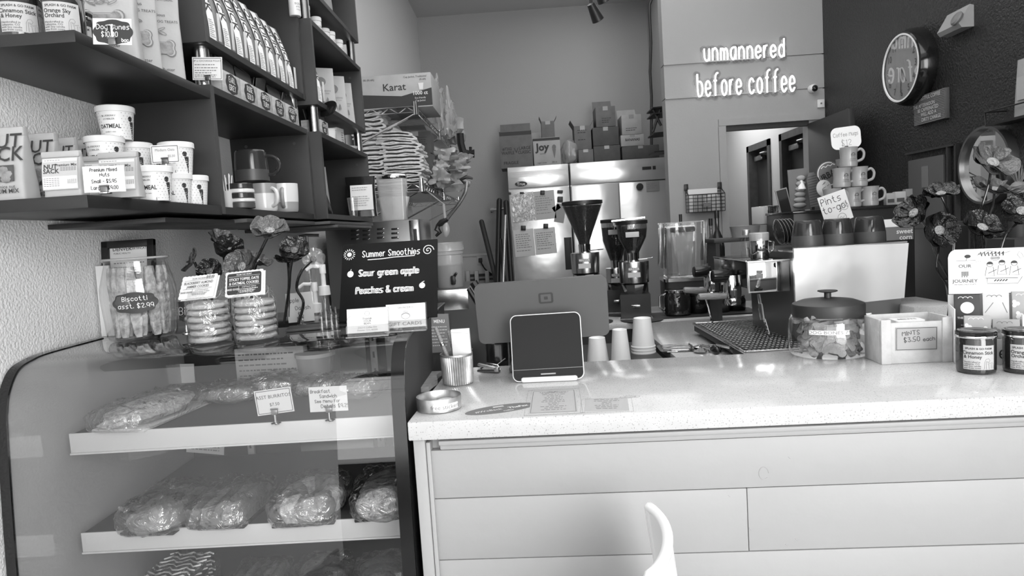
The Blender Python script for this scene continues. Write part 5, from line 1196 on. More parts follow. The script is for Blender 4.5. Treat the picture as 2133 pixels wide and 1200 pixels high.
for layer in range(5):
    for k in range(9):
        out_ = k < 7; a = (2 * PI * k / 7 if out_ else PI * k) + layer * .5; r = .056 if out_ else .022
        o = b0 if n_ == 0 else b0.copy()
        if n_: C.objects.link(o)
        n_ += 1
        z = ZT + .018 + layer * .0165 + rd.uniform(0, .004); roll = rd.choice((-1, 1)) * rd.uniform(.1, .75)
        M = rotm(0, 0, a + PI / 2) @ rotm(R(90 - rd.uniform(5, 40)), 0, 0) @ rotm(0, 0, roll) if out_ and layer < 4 else rotm(rd.uniform(-.4, .4), rd.uniform(-.3, .3), a)
        o.matrix_world = MX.Translation((jx + r * math.cos(a), jy + r * math.sin(a), z + (.006 if out_ else 0))) @ M @ MX.Diagonal((.80, .80, .9, 1))
        tag(o, 'bone shaped dog biscuit in the round glass jar', 'dog biscuit', 'dog biscuits in the glass jar')
# mints crate
L_, Rr_ = onc(1806, 764), onc(1988, 768)
cw = .150; cx0 = at(1905, 700, Y=1.50).x; t = T('mints_crate', 'whitewashed wooden crate with a Mints $3.50 each card', 'crate', (cx0, 1.497, ZT), R(-4))
H_, D_ = .100, .085
def bd(c, s_, nm='board', m_='diamond'):
    g = G(); g.box(c, s_, bev=.0015); return g.obj(nm, m_, t)
bd((0, 0, H_ / 2 - .004), (cw, .007, H_ - .008)); bd((0, D_, H_ / 2), (cw - .012, .007, H_)); bd((-cw / 2 + .003, D_ / 2, H_ / 2), (.007, D_ - .008, H_)); bd((cw / 2 - .003, D_ / 2, H_ / 2), (.007, D_ - .008, H_)); bd((0, D_ / 2, .003), (cw - .02, D_ - .01, .005))
for sx in (-1, 1): bd((sx * (cw / 2 - .0105), -.005, H_ / 2), (.021, .004, H_), 'corner_batten')
P_ = MX.Translation((.0, -.0042, H_ * .55)) @ FRONT
g = G(); g.prism(rrect(.088, .052, .001, 2), 0, .001, P_ @ rotm(0, 0, R(-1))); c = g.obj('card', 'paper_grey', t, smooth=0)
g = G(); ring(g, .085, .049, .0005, .083, .047, .0005, .0013, P_ @ rotm(0, 0, R(-1))); g.obj('border', 'ink', c, smooth=0)
ink(c, [('MINTS', -.012, .0135, .0095, 1.1, R(4)), ('$3.50', -.010, -.001, .010, 1.1, R(4)), ('each', .026, -.0015, .008, 1.1, R(4))], 'ink', P_ @ MX.Translation((0, 0, .0015)), .0011)
for k in range(3):
    o = T('mint_tin', ['white mint tin lying on top in the wooden crate', 'mint tin below the top one in the crate', 'mint tin standing at the back of the crate'][k], 'tin', (cx0 + (.004, 0, -.03)[k], 1.497 + (.04, .045, .06)[k], ZT + (.078, .064, .05)[k]), R((-6, 3, 10)[k]), 'mint tins in the crate')
    g = G(); g.prism(rrect(.062, .042, .006, 4), 0, .013); g.obj('tin_body', 'white', o); g = G(); g.prism(rrect(.063, .043, .006, 4), .009, .0145); c = g.obj('lid', 'paper', o)
    text(c, [('MINTS', 0, 0, .014, 1, .02)], 'ink_grey', MX.Translation((0, 0, .0150)))
# chocolate display box
hx0 = at(1978, 600, Y=1.53).x
t = T('chocolate_display', 'white counter display box with Our Journey header card', 'display box', (hx0, 1.53, ZT), R(-25))
bw = .20; g = G(); hd = rrect(bw, .1, .014, 5, bw / 2, 0)
M = MX.Translation((0, .02, .205)) @ rotm(R(-4), 0, 0)
hd = [(0, -.062)] + [(0.0, .02), (.002, .028), (.006, .034), (.013, .038)] + [(bw, .038), (bw, -.062)]
g.prism(hd[::-1], -.001, .001, M @ rotm(R(90), 0, 0)); c = g.obj('header_card', 'white', t, smooth=0)
P_ = M @ FRONT @ MX.Translation((0, 0, .0014))
text(c, [('OUR', .0315, .0, .0105, 1.1, .01), ('TO', .0315, -.0065, .004), ('JOURNEY', .0315, -.0335, .0105, 1.05, .01), ('ARTISAN CHOCOLATE', .0315, -.041, .004)], 'char', P_)
g = G()
for k in range(7): ribbon(g, [(.058 + k * .007, .026), (.061 + k * .007, .031), (.0635 + k * .0065, .022)], .0022, P_)
ribbon(g, [(.055, .024), (.075, .034), (.10, .026), (.115, .030)], .0008, P_)
for (x, y) in ((.078, .003), (.100, .006), (.122, .004)):
    ribbon(g, circ(.0055, n=14, cx=x, cy=y) + [(x + .0055, y)], .0009, P_); g.prism([(x + .006 * math.cos(R(a_)), y + .006 * math.sin(R(a_))) for a_ in range(0, 181, 20)], 0, .0003, P_)
    ribbon(g, [(x - .006, y - .006), (x - .009, y - .026), (x + .008, y - .026), (x + .006, y - .006)], .0009, P_); ribbon(g, [(x - .003, y - .02), (x + .012, y - .012)], .0012, P_)
ribbon(g, [(.070, -.028), (.128, -.028)], .0012, P_); ribbon(g, [(.073, -.028), (.073, -.040), (.128, -.040), (.136, -.026)], .0009, P_)
for k in range(5): ribbon(g, [(.086 + k * .005, -.0345), (.089 + k * .005, -.0315)], .0022, P_)
g.prism(circ(.006, .004, 14, .037, .022), 0, .0003, P_); ribbon(g, [(.015, .0125), (.052, .0125)], .0007, P_); ribbon(g, [(.034, .013), (.036, .02)], .0009, P_)
ribbon(g, circ(.008, .0045, 16, .088, .0165) + [(.096, .0165)], .0009, P_); ribbon(g, [(.082, .0165), (.094, .0165)], .002, P_)
for k in range(6): ribbon(g, [(.026 + k * .0022, -.0245 + .003 * (k % 2)), (.026 + k * .0022, -.012)], .0013, P_)
ribbon(g, [(.128, .022), (.131, .029), (.136, .024), (.139, .017), (.133, .014), (.128, .022)], .0006, P_); ribbon(g, circ(.016, .009, 20, .166, .012) + [(.182, .012)], .0009, P_)
ribbon(g, [(.146, .026), (.152, .03), (.158, .03)], .0012, P_)
for k in range(16): g.prism(circ(.0006, n=5, cx=.045 + k * .004, cy=.006 + .004 * math.sin(k * .5)), 0, .0002, P_)
g.obj('drawing', 'char', c, smooth=0, stuff=True)
def hb(c_, s_, nm, m_='white', rot=None): g = G(); g.box(c_, s_, bev=.0008, rot=rot); return g.obj(nm, m_, t)
hb((bw / 2, .03, .07), (bw, .003, .14), 'back_wall'); hb((.001, -.02, .06), (.002, .1, .12), 'side_wall'); hb((bw - .001, -.02, .06), (.002, .1, .12), 'side_wall'); hb((bw / 2, -.02, .002), (bw, .1, .004), 'floor_panel')
fc = hb((bw / 2, -.070, .0275), (bw, .002, .055), 'front_panel', 'paper2')
ink(fc, [('bite', .06, 0, .03, 1.1)], 'ink', MX.Translation((0, -.0715, .028)) @ FRONT, .003)
def choc(x, y, z, w_, h_, m_, words, motif, label, tilt=-6):
    p_ = T('chocolate_bar', label, 'chocolate bar', M=MX.Translation((hx0, 1.53, ZT)) @ rotm(0, 0, R(-25)) @ MX.Translation((x, y, z)) @ rotm(R(tilt), 0, 0), group='chocolate bars in the display box')
    g = G(); g.box((0, 0, h_ / 2), (w_, .009, h_), bev=.001); b_ = g.obj('wrapper', m_, p_)
    P_ = MX.Translation((0, -.0049, 0)) @ FRONT; g = G()
    inkm = 'paper' if m_ in ('char', 'ink_grey', 'paper_grey') else 'ink_grey'
    for k in range(3): ribbon(g, [(-.012 + k * .009 + .0045 * math.cos(R(a_)), h_ * .9 + .0035 * math.sin(R(a_))) for a_ in range(0, 181, 30)], .0011, P_)
    if motif == 'ball':
        g.prism([(.013 * math.cos(R(a_)), h_ * .66 + .013 * math.sin(R(a_))) for a_ in range(0, 360, 18)], 0, .0003, P_)
    elif motif == 'leaf':
        for x_, y_ in ((-.018, .7), (.016, .62), (-.012, .42), (.018, .3), (-.02, .18)): g.prism([(x_ + .008 * math.cos(R(a_)) * (.5 + .5 * abs(math.cos(R(a_ * 1.5)))), h_ * y_ + .009 * math.sin(R(a_)) * (.5 + .5 * abs(math.cos(R(a_ * 1.5))))) for a_ in range(0, 360, 20)], 0, .0003, P_)
    elif motif == 'ring':
        for r_ in (.004, .007, .010, .013): ribbon(g, circ(r_, n=20, cx=0, cy=h_ * .55) + [(r_, h_ * .55)], .0012, P_)
    elif motif == 'dots':
        for x_ in (-.012, 0, .012): g.prism(circ(.004, .0035, 12, x_, h_ * .16), 0, .0003, P_)
        ribbon(g, [(-.02, h_ * .5), (-.005, h_ * .75)], .0012, P_); ribbon(g, [(.012, h_ * .75), (.02, h_ * .5)], .0012, P_)
    g.obj('motif', inkm, b_, smooth=0, stuff=True)
    text(b_, [(words[0], 0, h_ * .40, .0062, 1, .02), (words[1], 0, h_ * .33, .0062, 1, .02), (words[2], 0, h_ * .22, .0035)], inkm, P_ @ MX.Translation((0, 0, .0004)))
choc(.033, .0, .055, .048, .088, 'char', ('THE GARDEN', 'BAR', 'dark chocolate 70'), 'ball', 'dark chocolate bar with a white ball motif, back row left')
choc(.086, .0, .058, .048, .088, 'paper2', ('', '', 'milk chocolate'), 'dots', 'pale chocolate bar with faint wheat ears, back row middle')
choc(.139, .0, .060, .048, .088, 'paper_grey', ('', 'BEETROOT', 'white chocolate'), 'leaf', 'grey chocolate bar with pale beets, back row right')
choc(.045, -.05, .02, .048, .082, 'paper_grey', ('', '', ''), 'leaf', 'chocolate bar patterned with pale leaves, front row left')
choc(.096, -.05, .012, .048, .082, 'ink_mid', ('', 'CARROT', ''), 'leaf', 'mid grey chocolate bar with carrots, front row middle')
choc(.148, -.05, .022, .048, .082, 'paper', ('', '', ''), 'ring', 'white chocolate bar with concentric rings, front row right')
choc(.188, -.05, .022, .02, .082, 'ink_grey', ('', '', ''), '', 'dark chocolate bar at the frame edge of the display box')

# chair back in front of the counter
q = at(1373, 1115, Y=1.0); t = T('chair', 'pale moulded chair with a curved back standing before the counter', 'chair', (q.x + .062, .98, 0), R(80))
zt_ = q.z
def chb(u, v):
    a = (u - .5) * 2.0; h_ = .45 + (zt_ - .45) * v; wd = .21 * (1 - .5 * max(0, v - .55) ** 1.3 * 2.0)
    return (math.sin(a) * wd, .02 + .05 * v - .06 * (math.cos(a) - .6), h_ - .02 * 0)
g = G(); g.grid(chb, 20, 14); g.grid(lambda u, v: tuple(V(chb(u, v)) + V((0, .012, 0))), 20, 14)
pts = [chb(0, i / 10) for i in range(11)] + [chb(i / 20, 1) for i in range(21)] + [chb(1, 1 - i / 10) for i in range(11)]
g.tube([V(p) + V((0, .006, 0)) for p in pts], .0085, 8); g.obj('backrest', 'white', t, smooth=60)
g = G(); g.prism(rrect(.42, .42, .08, 6, 0, -.2), .43, .455); g.obj('seat', 'white', t)
for sx, sy in ((-1, -1), (1, -1), (-1, 1), (1, 1)):
    g = G(); g.cyl((sx * .15, -.2 + sy * .14, .43), (sx * .2, -.2 + sy * .2, 0), .018, .012, n=12); g.obj('leg', 'wood_pale', t)
# ================================================================== WIRE RACK AND ITS LOAD
RX = -.62; RY0, RY1 = 4.12, 6.35
z1_ = at(865, 222, Y=4.12).z; z2_ = at(873, 382, Y=4.12).z
t = T('wire_rack', 'chrome wire shelves bracketed to the left wall behind the wall cubes', 'rack', (-.84, (RY0 + RY1) / 2, 0))
hx, hy = .215, (RY1 - RY0) / 2
for z in (z1_, z2_):
    for y in (-hy, -.02, hy):
        g = G(); g.cyl((hx, y, z - .05), (hx, y, z + .03), .017, .015, n=12); g.obj('collar', 'chrome', t)
        g = G(); g.tube([(-hx - .022, y, z - .25), (-hx - .01, y, z - .24), (hx, y, z - .04)], .006, 8); g.box((-hx - .02, y, z - .13), (.012, .02, .30)); g.obj('wall_bracket', 'chrome', t)
for z in (z1_, z2_):
    g = G()
    for sx in (-1, 1):
        for dz in (0, -.035): g.cyl((sx * hx, -hy, z + dz), (sx * hx, hy, z + dz), .0045, n=6)
        n_ = 44; g.tube([(sx * hx, -hy + 2 * hy * i / n_, z - (.0 if i % 2 else .035)) for i in range(n_ + 1)], .003, 5)
    for sy in (-1, 1):
        for dz in (0, -.035): g.cyl((-hx, sy * hy, z + dz), (hx, sy * hy, z + dz), .0045, n=6)
        g.tube([(-hx + 2 * hx * i / 8, sy * hy, z - (.0 if i % 2 else .035)) for i in range(9)], .003, 5)
    for i in range(90): y = -hy + 2 * hy * i / 90; g.box((0, y, z + .001), (2 * hx, .003, .003))
    g.obj('wire_shelf', 'chrome', t, stuff=True)
    g = G(); g.tube([(-hx, -hy, z - .04), (0, -hy, z - .13), (hx, -hy, z - .04)], .003, 5) if z == z1_ else g.tube([(-hx, -hy, z - .04), (hx, -hy, z - .05)], .003, 5); g.obj('brace', 'chrome', t)
def carton(x, y, z, w_, d, h, m, label, rz=0, texts=None, flaps=None, tape=True, grp=None, band=None, cat='box', lines_=None, imark=None):
    t = T('cardboard_box', label, cat, (x, y, z), R(rz), grp)
    g = G(); g.box((0, 0, h / 2), (w_, d, h), bev=.002); g.obj('carton', m, t)
    if band: g = G(); g.box((0, -d / 2 - .0008, h * band[0]), (w_ * .995, .001, h * band[1])); b_ = g.obj('dark_band', band[2], t, smooth=0)
    if tape: g = G(); g.box((.0, 0, h + .0006), (.05, d, .001)); g.box((0, -d / 2 - .0006, h * .9), (.05, .001, h * .2)); g.obj('tape', 'tape', t)
    if flaps:
        for f_, a in flaps:
            g = G()
            if f_ == 'l': g.box((-w_ / 2, 0, h), (.003, 0, 0)) if 0 else g.box((-w_ * .2, 0, 0), (w_ * .42, d * .98, .003)); M = MX.Translation((-w_ / 2, 0, h)) @ rotm(0, R(a), 0); 
            if f_ == 'r': g.box((w_ * .2, 0, 0), (w_ * .42, d * .98, .003)); M = MX.Translation((w_ / 2, 0, h)) @ rotm(0, R(-a), 0)
            if f_ == 'b': g.box((0, -d * .2, 0), (w_ * .98, d * .42, .003)); M = MX.Translation((0, d / 2, h)) @ rotm(R(-a), 0, 0)
            g.obj('flap', m, t, M=M)
    P_ = MX.Translation((0, -d / 2 - .0016, h / 2)) @ FRONT
    if texts: text(t, [(b, x_ * w_, y_ * h, s * h) + tuple(r) for b, x_, y_, s, *r in texts], imark or 'char', P_)
    if lines_: lines(t, imark or 'char', P_, lines_[0] * w_, lines_[1] * w_, [y_ * h for y_ in lines_[2]], h * .03, 4, 'small_print')
    return t
a = at(752, 150, Y=4.16); b = at(896, 143, Y=4.16); x0 = max(a.x, -1.06); hgt = a.z - z1_ - .0
t = carton((x0 + b.x) / 2, 4.16 + .2, z1_ + .004, b.x - x0, .40, at(896, 150, Y=4.16).z - z1_ - .004, 'cardboard_light', 'big printed Karat cup jacket carton on top of the wire rack', 0, [('Karat', -.04, .12, .30, 1.05, .01), ('Cup Jacket, Traditional', .27, .40, .075), ('(Kraft)', .38, .31, .075), ('1000 ct', .33, -.12, .13, 1, .02), ('00 (Kraft)', -.40, .38, .085)], tape=False)
g = G(); w_ = b.x - x0; h_ = hgt; g.prism([(-w_ / 2, -h_ * .44), (w_ * .5, -h_ * .44), (w_ * .5, .0), (w_ * .06, -h_ * .17), (-w_ / 2, -h_ * .08)], 0, .001, MX.Translation((0, -.2012, h_ * .47)) @ FRONT); g.obj('dark_print', 'char', t, smooth=0)
text(t, [('1000 ct', .33 * w_, -.12 * h_, .13 * h_, 1, .02), ('Eco friendly', .33 * w_, -.24 * h_, .06 * h_), ('Cup Jacket', .33 * w_, -.31 * h_, .06 * h_)], 'paper', MX.Translation((0, -.2030, h_ * .47)) @ FRONT, 'white_print')
g = G(); g.prism([(-.016, .02), (.016, .02), (.011, -.02), (-.011, -.02)], 0, .001, MX.Translation((.35 * w_, -.2024, h_ * .52)) @ FRONT); g.obj('cup_print', 'paper', t, smooth=0)
# boxes and bags further along
carton(-.78, 4.9, z1_ + .004, .18, .24, .17, 'cardboard_light', 'pale box standing behind the Karat carton on the rack', 5)
def lump(name, px, py, Y, rw, rh, rd_, m, label, cat, seed, grp=None, wob=.35, inner=None, zb=None):
    p = at(px, py, Y=Y); k = Y / 1400
    if zb: rh = (p.z + rh * k - zb) / 2 / k
    t = T(name, label, cat, (p.x, Y, zb or p.z - rh * k), 0, grp)
    g = G(); g.ell((0, 0, rh * k), (rw * k, rd_, rh * k), 24, wob=wob, seed=seed)
    g.v = [(x, y, max(z, .001) + .0) for x, y, z in g.v]
    g.obj('bag', m, t, smooth=50)
    if inner:
        for q in range(inner[1]): g = G(); g.cyl((-.3 * rw * k + .3 * q * rw * k, -.01, rh * k * .5), (-.3 * rw * k + .3 * q * rw * k, .01, rh * k * 1.3), rw * k * .2, n=10); g.obj('content', inner[0], t)
    return t
for px, py, Y, rw, rh, m_, lb, sd, gp in ((912, 205, 5.1, 13, 36, 'plastic_sheet', 'limp clear plastic bag beside the Karat carton on the rack', 1, 'rack top'), (934, 226, 5.5, 13, 26, 'plastic_sheet', 'upright pack in clear wrap further right on the rack top', 2, 'rack top'), (944, 258, 5.9, 19, 12, 'plastic_bag', 'flattened plastic bag at the far end of the rack top', 3, 'rack top'),
        (922, 325, 4.9, 26, 13, 'plastic_bag', 'pale filled bag on the second rack shelf, upper one', 4, 'second rack shelf'), (955, 334, 5.5, 24, 12, 'plastic_sheet', 'wrapped white roll at the right end of the second rack shelf', 5, 'second rack shelf'), (912, 347, 4.8, 22, 11, 'plastic_sheet', 'middle pack of the pile beside the brown boxes on the rack', 10, 'second rack shelf'), (946, 352, 5.1, 24, 9, 'plastic_bag', 'middle right pack of the pile at the rack end', 11, 'second rack shelf'), (916, 368, 4.7, 24, 14, 'plastic_bag', 'round lower bag beside the brown boxes on the rack', 6, 'second rack shelf'), (952, 371, 5.2, 27, 11, 'plastic_sheet', 'lower bag hanging at the rack end', 7, 'second rack shelf')):
    lump('plastic_bag', px, py, Y, rw, rh, .09, m_, lb, 'bag', sd, 'plastic bags on the ' + gp, wob=.9, inner=('paper', 3) if m_ == 'plastic_sheet' else None, zb=z1_ + .004 if gp == 'rack top' else z2_ + .004 if py > 360 else None)
a = at(812, 262, Y=4.62); b = at(880, 268, Y=4.62)
carton(-.735, 4.78, z2_ + .004, .23, .26, .24, 'cardboard_dark', 'brown carton behind the towels on the second rack shelf', -4, grp='brown cartons behind the towels')
carton(-.735, 4.78, z2_ + .246, .22, .24, .15, 'cardboard_dark', 'upper brown carton stacked behind the towels', 3, grp='brown cartons behind the towels', lines_=(.1, .4, (.2, .1, 0, -.1)))
carton(-.70, 5.08, z2_ + .004, .14, .2, .30, 'cardboard', 'narrow brown carton right of the towels on the rack', 0, grp='brown cartons behind the towels')
# towels: each folded cloth
def towel(x, y, z, L, W_, th, label, seed, rz, sag=0):
    g = G(); pts = []
    for i in range(13):
        a = i / 12; zz = th * .18 + (th * .6) * (0 if i < 6 else 1); pts.append(a)
    prof_ = [(-W_ / 2, 0), (W_ * .42, 0), (W_ * .5, th * .25), (W_ * .5, th * .6), (W_ * .42, th * .85), (-W_ / 2, th * .85), (-W_ / 2, th * .62), (W_ * .38, th * .60), (W_ * .43, th * .42), (W_ * .38, th * .25), (-W_ / 2, th * .24)]
    def fn(u, v):
        i = u * len(prof_); k = int(i) % len(prof_); f_ = i - int(i); p0 = prof_[k]; p1 = prof_[(k + 1) % len(prof_)]
        px, pz = p0[0] + (p1[0] - p0[0]) * f_, p0[1] + (p1[1] - p0[1]) * f_; yy = (v - .5) * L
        q = noise.noise(V((px * 14, yy * 14, seed * 3.7)))
        return (px + .010 * noise.noise(V((yy * 12, seed, 0))), yy, pz + q * th * .35 - sag * max(0, px / W_ + .1) ** 2 * 3)
    g.grid(fn, 44, 10, cu=True); n = 44; g.f += [list(range(n))[::-1], [10 * n + i for i in range(n)]]; g.m += [0, 0]
    o = g.obj('folded_towel', 'cloth', M=MX.Translation((x, y, z)) @ rotm(0, 0, R(rz)), smooth=60); return tag(o, label, 'towel', 'folded white towels on the rack')
zt = z2_ + .006; rd = random.Random(8); nt_ = 13; H_ = at(860, 268, Y=4.2).z - zt
for k in range(nt_):
    towel(-.735 + rd.uniform(-.012, .012) - max(0, k - 8) * .012, 4.30, zt + k * H_ / nt_ * .98, .26, .245, H_ / nt_ * 1.15, 'folded white towel in the front pile on the rack, layer %s' % ['at the very bottom', 'just above the bottom one', 'third from the bottom', 'fourth from the bottom', 'fifth from the bottom', 'sixth from the bottom', 'in the exact middle', 'just above the middle', 'fifth from the top', 'fourth from the top', 'third from the top', 'second from the top', 'topmost and slumping'][k], k, rd.uniform(-6, 6) , sag=.02 if k > 9 else .006)
H2 = at(800, 240, Y=4.45).z - zt
for k in range(16):
    towel(-.94 + rd.uniform(-.01, .01), 4.32, zt + k * H2 / 16 * .98, .28, .19, H2 / 16 * 1.2, 'folded white towel in the taller pile by the wall, layer %s' % ['at the very bottom', 'second from the bottom', 'third from the bottom', 'fourth from the bottom', 'fifth from the bottom', 'sixth from the bottom', 'seventh from the bottom', 'just below the middle', 'just above the middle', 'seventh from the top', 'sixth from the top', 'fifth from the top', 'fourth from the top', 'third from the top', 'second from the top', 'topmost with a curled edge'][k], k + 40, rd.uniform(-5, 5))
# oven with louvred side and the tub of filters on it
ox1 = at(873, 470, Y=3.42).x; oz = at(820, 459, Y=3.42).z
t = T('toaster_oven', 'dark steel oven with louvred panels behind the chalkboard', 'oven', ((ox1 - 1.03) / 2, 3.62, .914))
ow = ox1 + 1.03; g = G(); g.box((0, 0, (oz - .914) / 2), (ow, .4, oz - .914), bev=.008); g.obj('housing', 'steel_dark', t)
for r_ in range(3):
    for c_ in range(4):
        px = (738, 762, 792, 822)[c_]; q = at(px + (12 if c_ == 3 else 0) * 0, 477 + r_ * 9 + (3 if c_ < 2 else 0), Y=3.42); g = G(); g.box((q.x - t.location.x, -.202, q.z - .914), (.034, .006, .010), bev=.003); l_ = g.obj('louvre', 'black', t)
        g = G(); g.ell((q.x - t.location.x + .016, -.205, q.z - .914), (.007, .004, .006), 8); g.obj('louvre_lip', 'chrome', l_)
g = G(); g.box((ow / 2 - .028, -.202, oz - .914 - .10), (.045, .006, .19), bev=.003); g.obj('handle_plate', 'steel', t); g = G(); g.box((ow / 2 - .022, -.207, oz - .914 - .11), (.018, .004, .12), bev=.002); g.obj('handle_slot', 'char', t)
a = at(786, 452, Y=3.48); b = at(846, 452, Y=3.48); w_ = b.x - a.x; h_ = at(815, 365, Y=3.48).z - oz
t = T('filter_tub', 'clear square tub of paper cone filters under a shiny steel lid', 'tub', ((a.x + b.x) / 2, 3.56, oz), R(4))
g = G(); q0, q1 = rrect(w_ * .86, .11, .015, 4), rrect(w_, .13, .018, 4); n = len(q0)
g.add([(x, y, .002) for x, y in q0] + [(x, y, h_ * .93) for x, y in q1], [(i, (i + 1) % n, n + (i + 1) % n, n + i) for i in range(n)] + [list(range(n))[::-1]]); g.obj('tub', 'milky', t)
for k in range(9): g = G(); g.lathe([(.016, .006), (.040, h_ * .55), (.0395, h_ * .55), (.0155, .006)], 20, M=MX.Translation(((k - 4) * .010, .0, .0)) @ rotm(0, R((k - 4) * 3), 0) @ MX.Diagonal((.5, 1, 1, 1))); g.obj('cone_filter', 'paper', t)
g = G(); g.lathe([(0, h_ * .93), (w_ * .52, h_ * .93), (w_ * .54, h_ * .95), (w_ * .54, h_ * 1.0), (w_ * .5, h_ * 1.03), (0, h_ * 1.04)], 36, M=MX.Diagonal((1, .8, 1, 1))); g.obj('steel_lid', 'chrome', t)
# steel ice bin with the beverage bucket
bz = at(940, 603, Y=3.25).z; bx0 = at(905, 603, Y=3.25).x; bx1 = at(974, 603, Y=3.25).x
t = T('ice_bin', 'low stainless steel bin with a slanted black edged lid under the bucket', 'bin', (bx0, 3.25, 0))
sl = at(1003, 655, Y=3.25); g = G(); M_ = rotm(R(90), 0, 0)
g.prism([(-.02, .0), (sl.x - bx0 + .05, 0), (sl.x - bx0 + .05, sl.z - .08), (bx1 - bx0, bz), (-.02, bz)], -.5, 0, M_); g.obj('steel_body', 'steel_dark', t)
g = G(); g.tube([(bx1 - bx0 + .004, -.005, bz), (sl.x - bx0 + .055, -.005, sl.z - .08)], .012, 8); g.tube([(bx1 - bx0 + .03, -.002, bz + .03), (sl.x - bx0 + .08, -.002, sl.z - .05)], .02, 8); g.obj('black_gasket', 'black', t)
g = G(); g.box(((bx1 - bx0) / 2 - .02, -.003, bz - .05), (bx1 - bx0 + .04, .005, .10), bev=.002); g.obj('front_lip', 'steel', t)
k_ = 3.38 / 1400; bxc = at(938, 600, Y=3.38).x; t = T('beverage_bucket', 'translucent round bucket with a black spigot, half full', 'bucket', (bxc, 3.40, bz), R(0))
rb = 31 * k_ * .93; hb_ = at(938, 505, Y=3.38).z - bz
g = G(); g.lathe([(0, .003), (rb * .92, 0), (rb * .96, .006), (rb * 1.0, hb_ * .72), (rb * 1.06, hb_ * .74), (rb * 1.08, hb_ * .8), (rb * 1.14, hb_ * .82), (rb * 1.12, hb_ * .97), (rb * 1.18, hb_)], 40); g.obj('bucket_wall', 'milky', t)
g = G(); g.lathe([(0, .008), (rb * .9, .008), (rb * .95, hb_ * .50), (0, hb_ * .50)], 40); g.obj('drink', 'liquid', t)
g = G(); g.cyl((rb * .35, -rb * .8, .035), (rb * .35, -rb * 1.15, .035), .012, n=12); g.box((rb * .35, -rb * 1.15, .04), (.022, .022, .045), bev=.005); g.cyl((rb * .35, -rb * 1.1, .05), (rb * .35 + .02, -rb * 1.3, .075), .007, n=8); g.obj('spigot', 'black', t)
# hose and hanging spoon by the rack
t = T('spray_hose', 'flexible steel hose curving down to a black spray handle', 'hose', at(970, 380, Y=3.9)); o_ = t.location.copy(); 
g = G(); g.tube([v - o_ for v in smoothpath([at(x, y, Y=3.9) for x, y in ((972, 378), (969, 400), (955, 425), (937, 448), (930, 458))])], .011, 8); g.obj('hose', 'steel', t)
g = G(); g.tube([at(x, y, Y=3.9) - o_ for x, y in ((932, 456), (920, 464), (912, 470), (910, 478), (916, 484), (908, 492))], [.012, .02, .012, .018, .014, .008], 8); g.obj('spray_handle', 'black', t)
g = G(); g.tube([at(x, y, Y=3.9) - o_ for x, y in ((968, 382), (960, 374), (972, 368), (985, 372))], [.008, .012, .012, .006], 8); g.obj('mount', 'black', t)
t = T('swivel_mount', 'black swivel mount fixed at the far end of the rack', 'arm', at(960, 310, Y=5.6)); o_ = t.location.copy()
g = G(); g.tube([at(x, y, Y=5.6) - o_ for x, y in ((958, 278), (960, 300), (965, 318))], .03, 8); g.tube([at(x, y, Y=5.6) - o_ for x, y in ((965, 318), (978, 320), (988, 320))], [.03, .025, .035], 8); g.tube([at(x, y, Y=5.6) - o_ for x, y in ((980, 320), (980, 306))], .012, 8); g.obj('arm', 'black', t)
t = T('ladle', 'clear plastic ladle hanging under the rack', 'ladle', at(926, 420, Y=3.9)); o_ = t.location.copy()
g = G(); g.tube([at(x, y, Y=3.9) - o_ for x, y in ((924, 425), (926, 445), (928, 460))], .008, 8); g.tube([at(924, 425, Y=3.9) - o_, V((RX, 4.2, z2_ - .03)) - o_], .004, 6); g.ell(tuple(at(929, 478, Y=3.9) - o_), (.022, .015, .045), 14); g.obj('bowl', 'milky', t)
# brooms, outlet, lower wall panel
wp0 = at(960, 533, Y=7.68); g = G(); g.box((-.25, 7.69, wp0.z / 2), (1.7, .016, wp0.z)); struct(g.obj('wall_wainscot', 'wall_hall', smooth=0))
g = G(); g.box((-.25, 7.68, wp0.z), (1.7, .03, .03), bev=.004); struct(g.obj('trim_5', 'wall_hall'))
p = at(1001, 540, Y=7.67); t = T('wall_outlet', 'white double wall outlet with a plug behind the till', 'outlet', (p.x, 7.675, p.z)); g = G(); g.box((0, 0, 0), (.09, .01, .13), bev=.004); g.obj('plate', 'paper2', t); g = G(); g.box((0, -.03, -.01), (.04, .05, .05), bev=.006); g.obj('plug', 'char', t)
g = G(); g.tube([v for v in smoothpath([at(1001, 545, Y=7.63), at(1010, 560, Y=7.62), at(1022, 570, Y=7.62), at(1032, 582, Y=7.6), at(1034, 610, Y=7.6)])], .009, 6); tag(g.obj('power_cord', 'black'), 'black cord running down from the wall outlet', 'cord')
for k, (a, b, r, m_, lb) in enumerate((((1003, 462), (1036, 600), .026, 'char', 'short dark pole leaning left of the other brooms'), ((1040, 418), (1037, 600), .028, 'black', 'black upright pole standing by the refrigerator'), ((1054, 422), (1066, 600), .028, 'black', 'black pole tight against the refrigerator side'), ((1042, 500), (1052, 600), .02, 'black', 'thin black pole crossing behind the upright one'), ((1053, 450), (1049, 600), .016, 'steel', 'thin steel pole between the black ones'))):
    A_ = at(a[0], a[1], Y=7.0 - .05 * k); B_ = at(b[0], b[1], Y=6.8 - .05 * k); d = (A_ - B_); B_ = B_ - d * (B_.z / d.z) if True else B_
    t = T('broom', lb, 'broom', B_, group='brooms leaning beside the refrigerators'); g = G(); g.cyl((0, 0, .1), A_ - B_, r, n=12); g.ell(tuple(A_ - B_), (r, r, r), 10); g.obj('pole', m_, t)
    g = G(); g.box((0, 0, .06), (.07, .05, .12), bev=.01); g.obj('head', 'char', t)
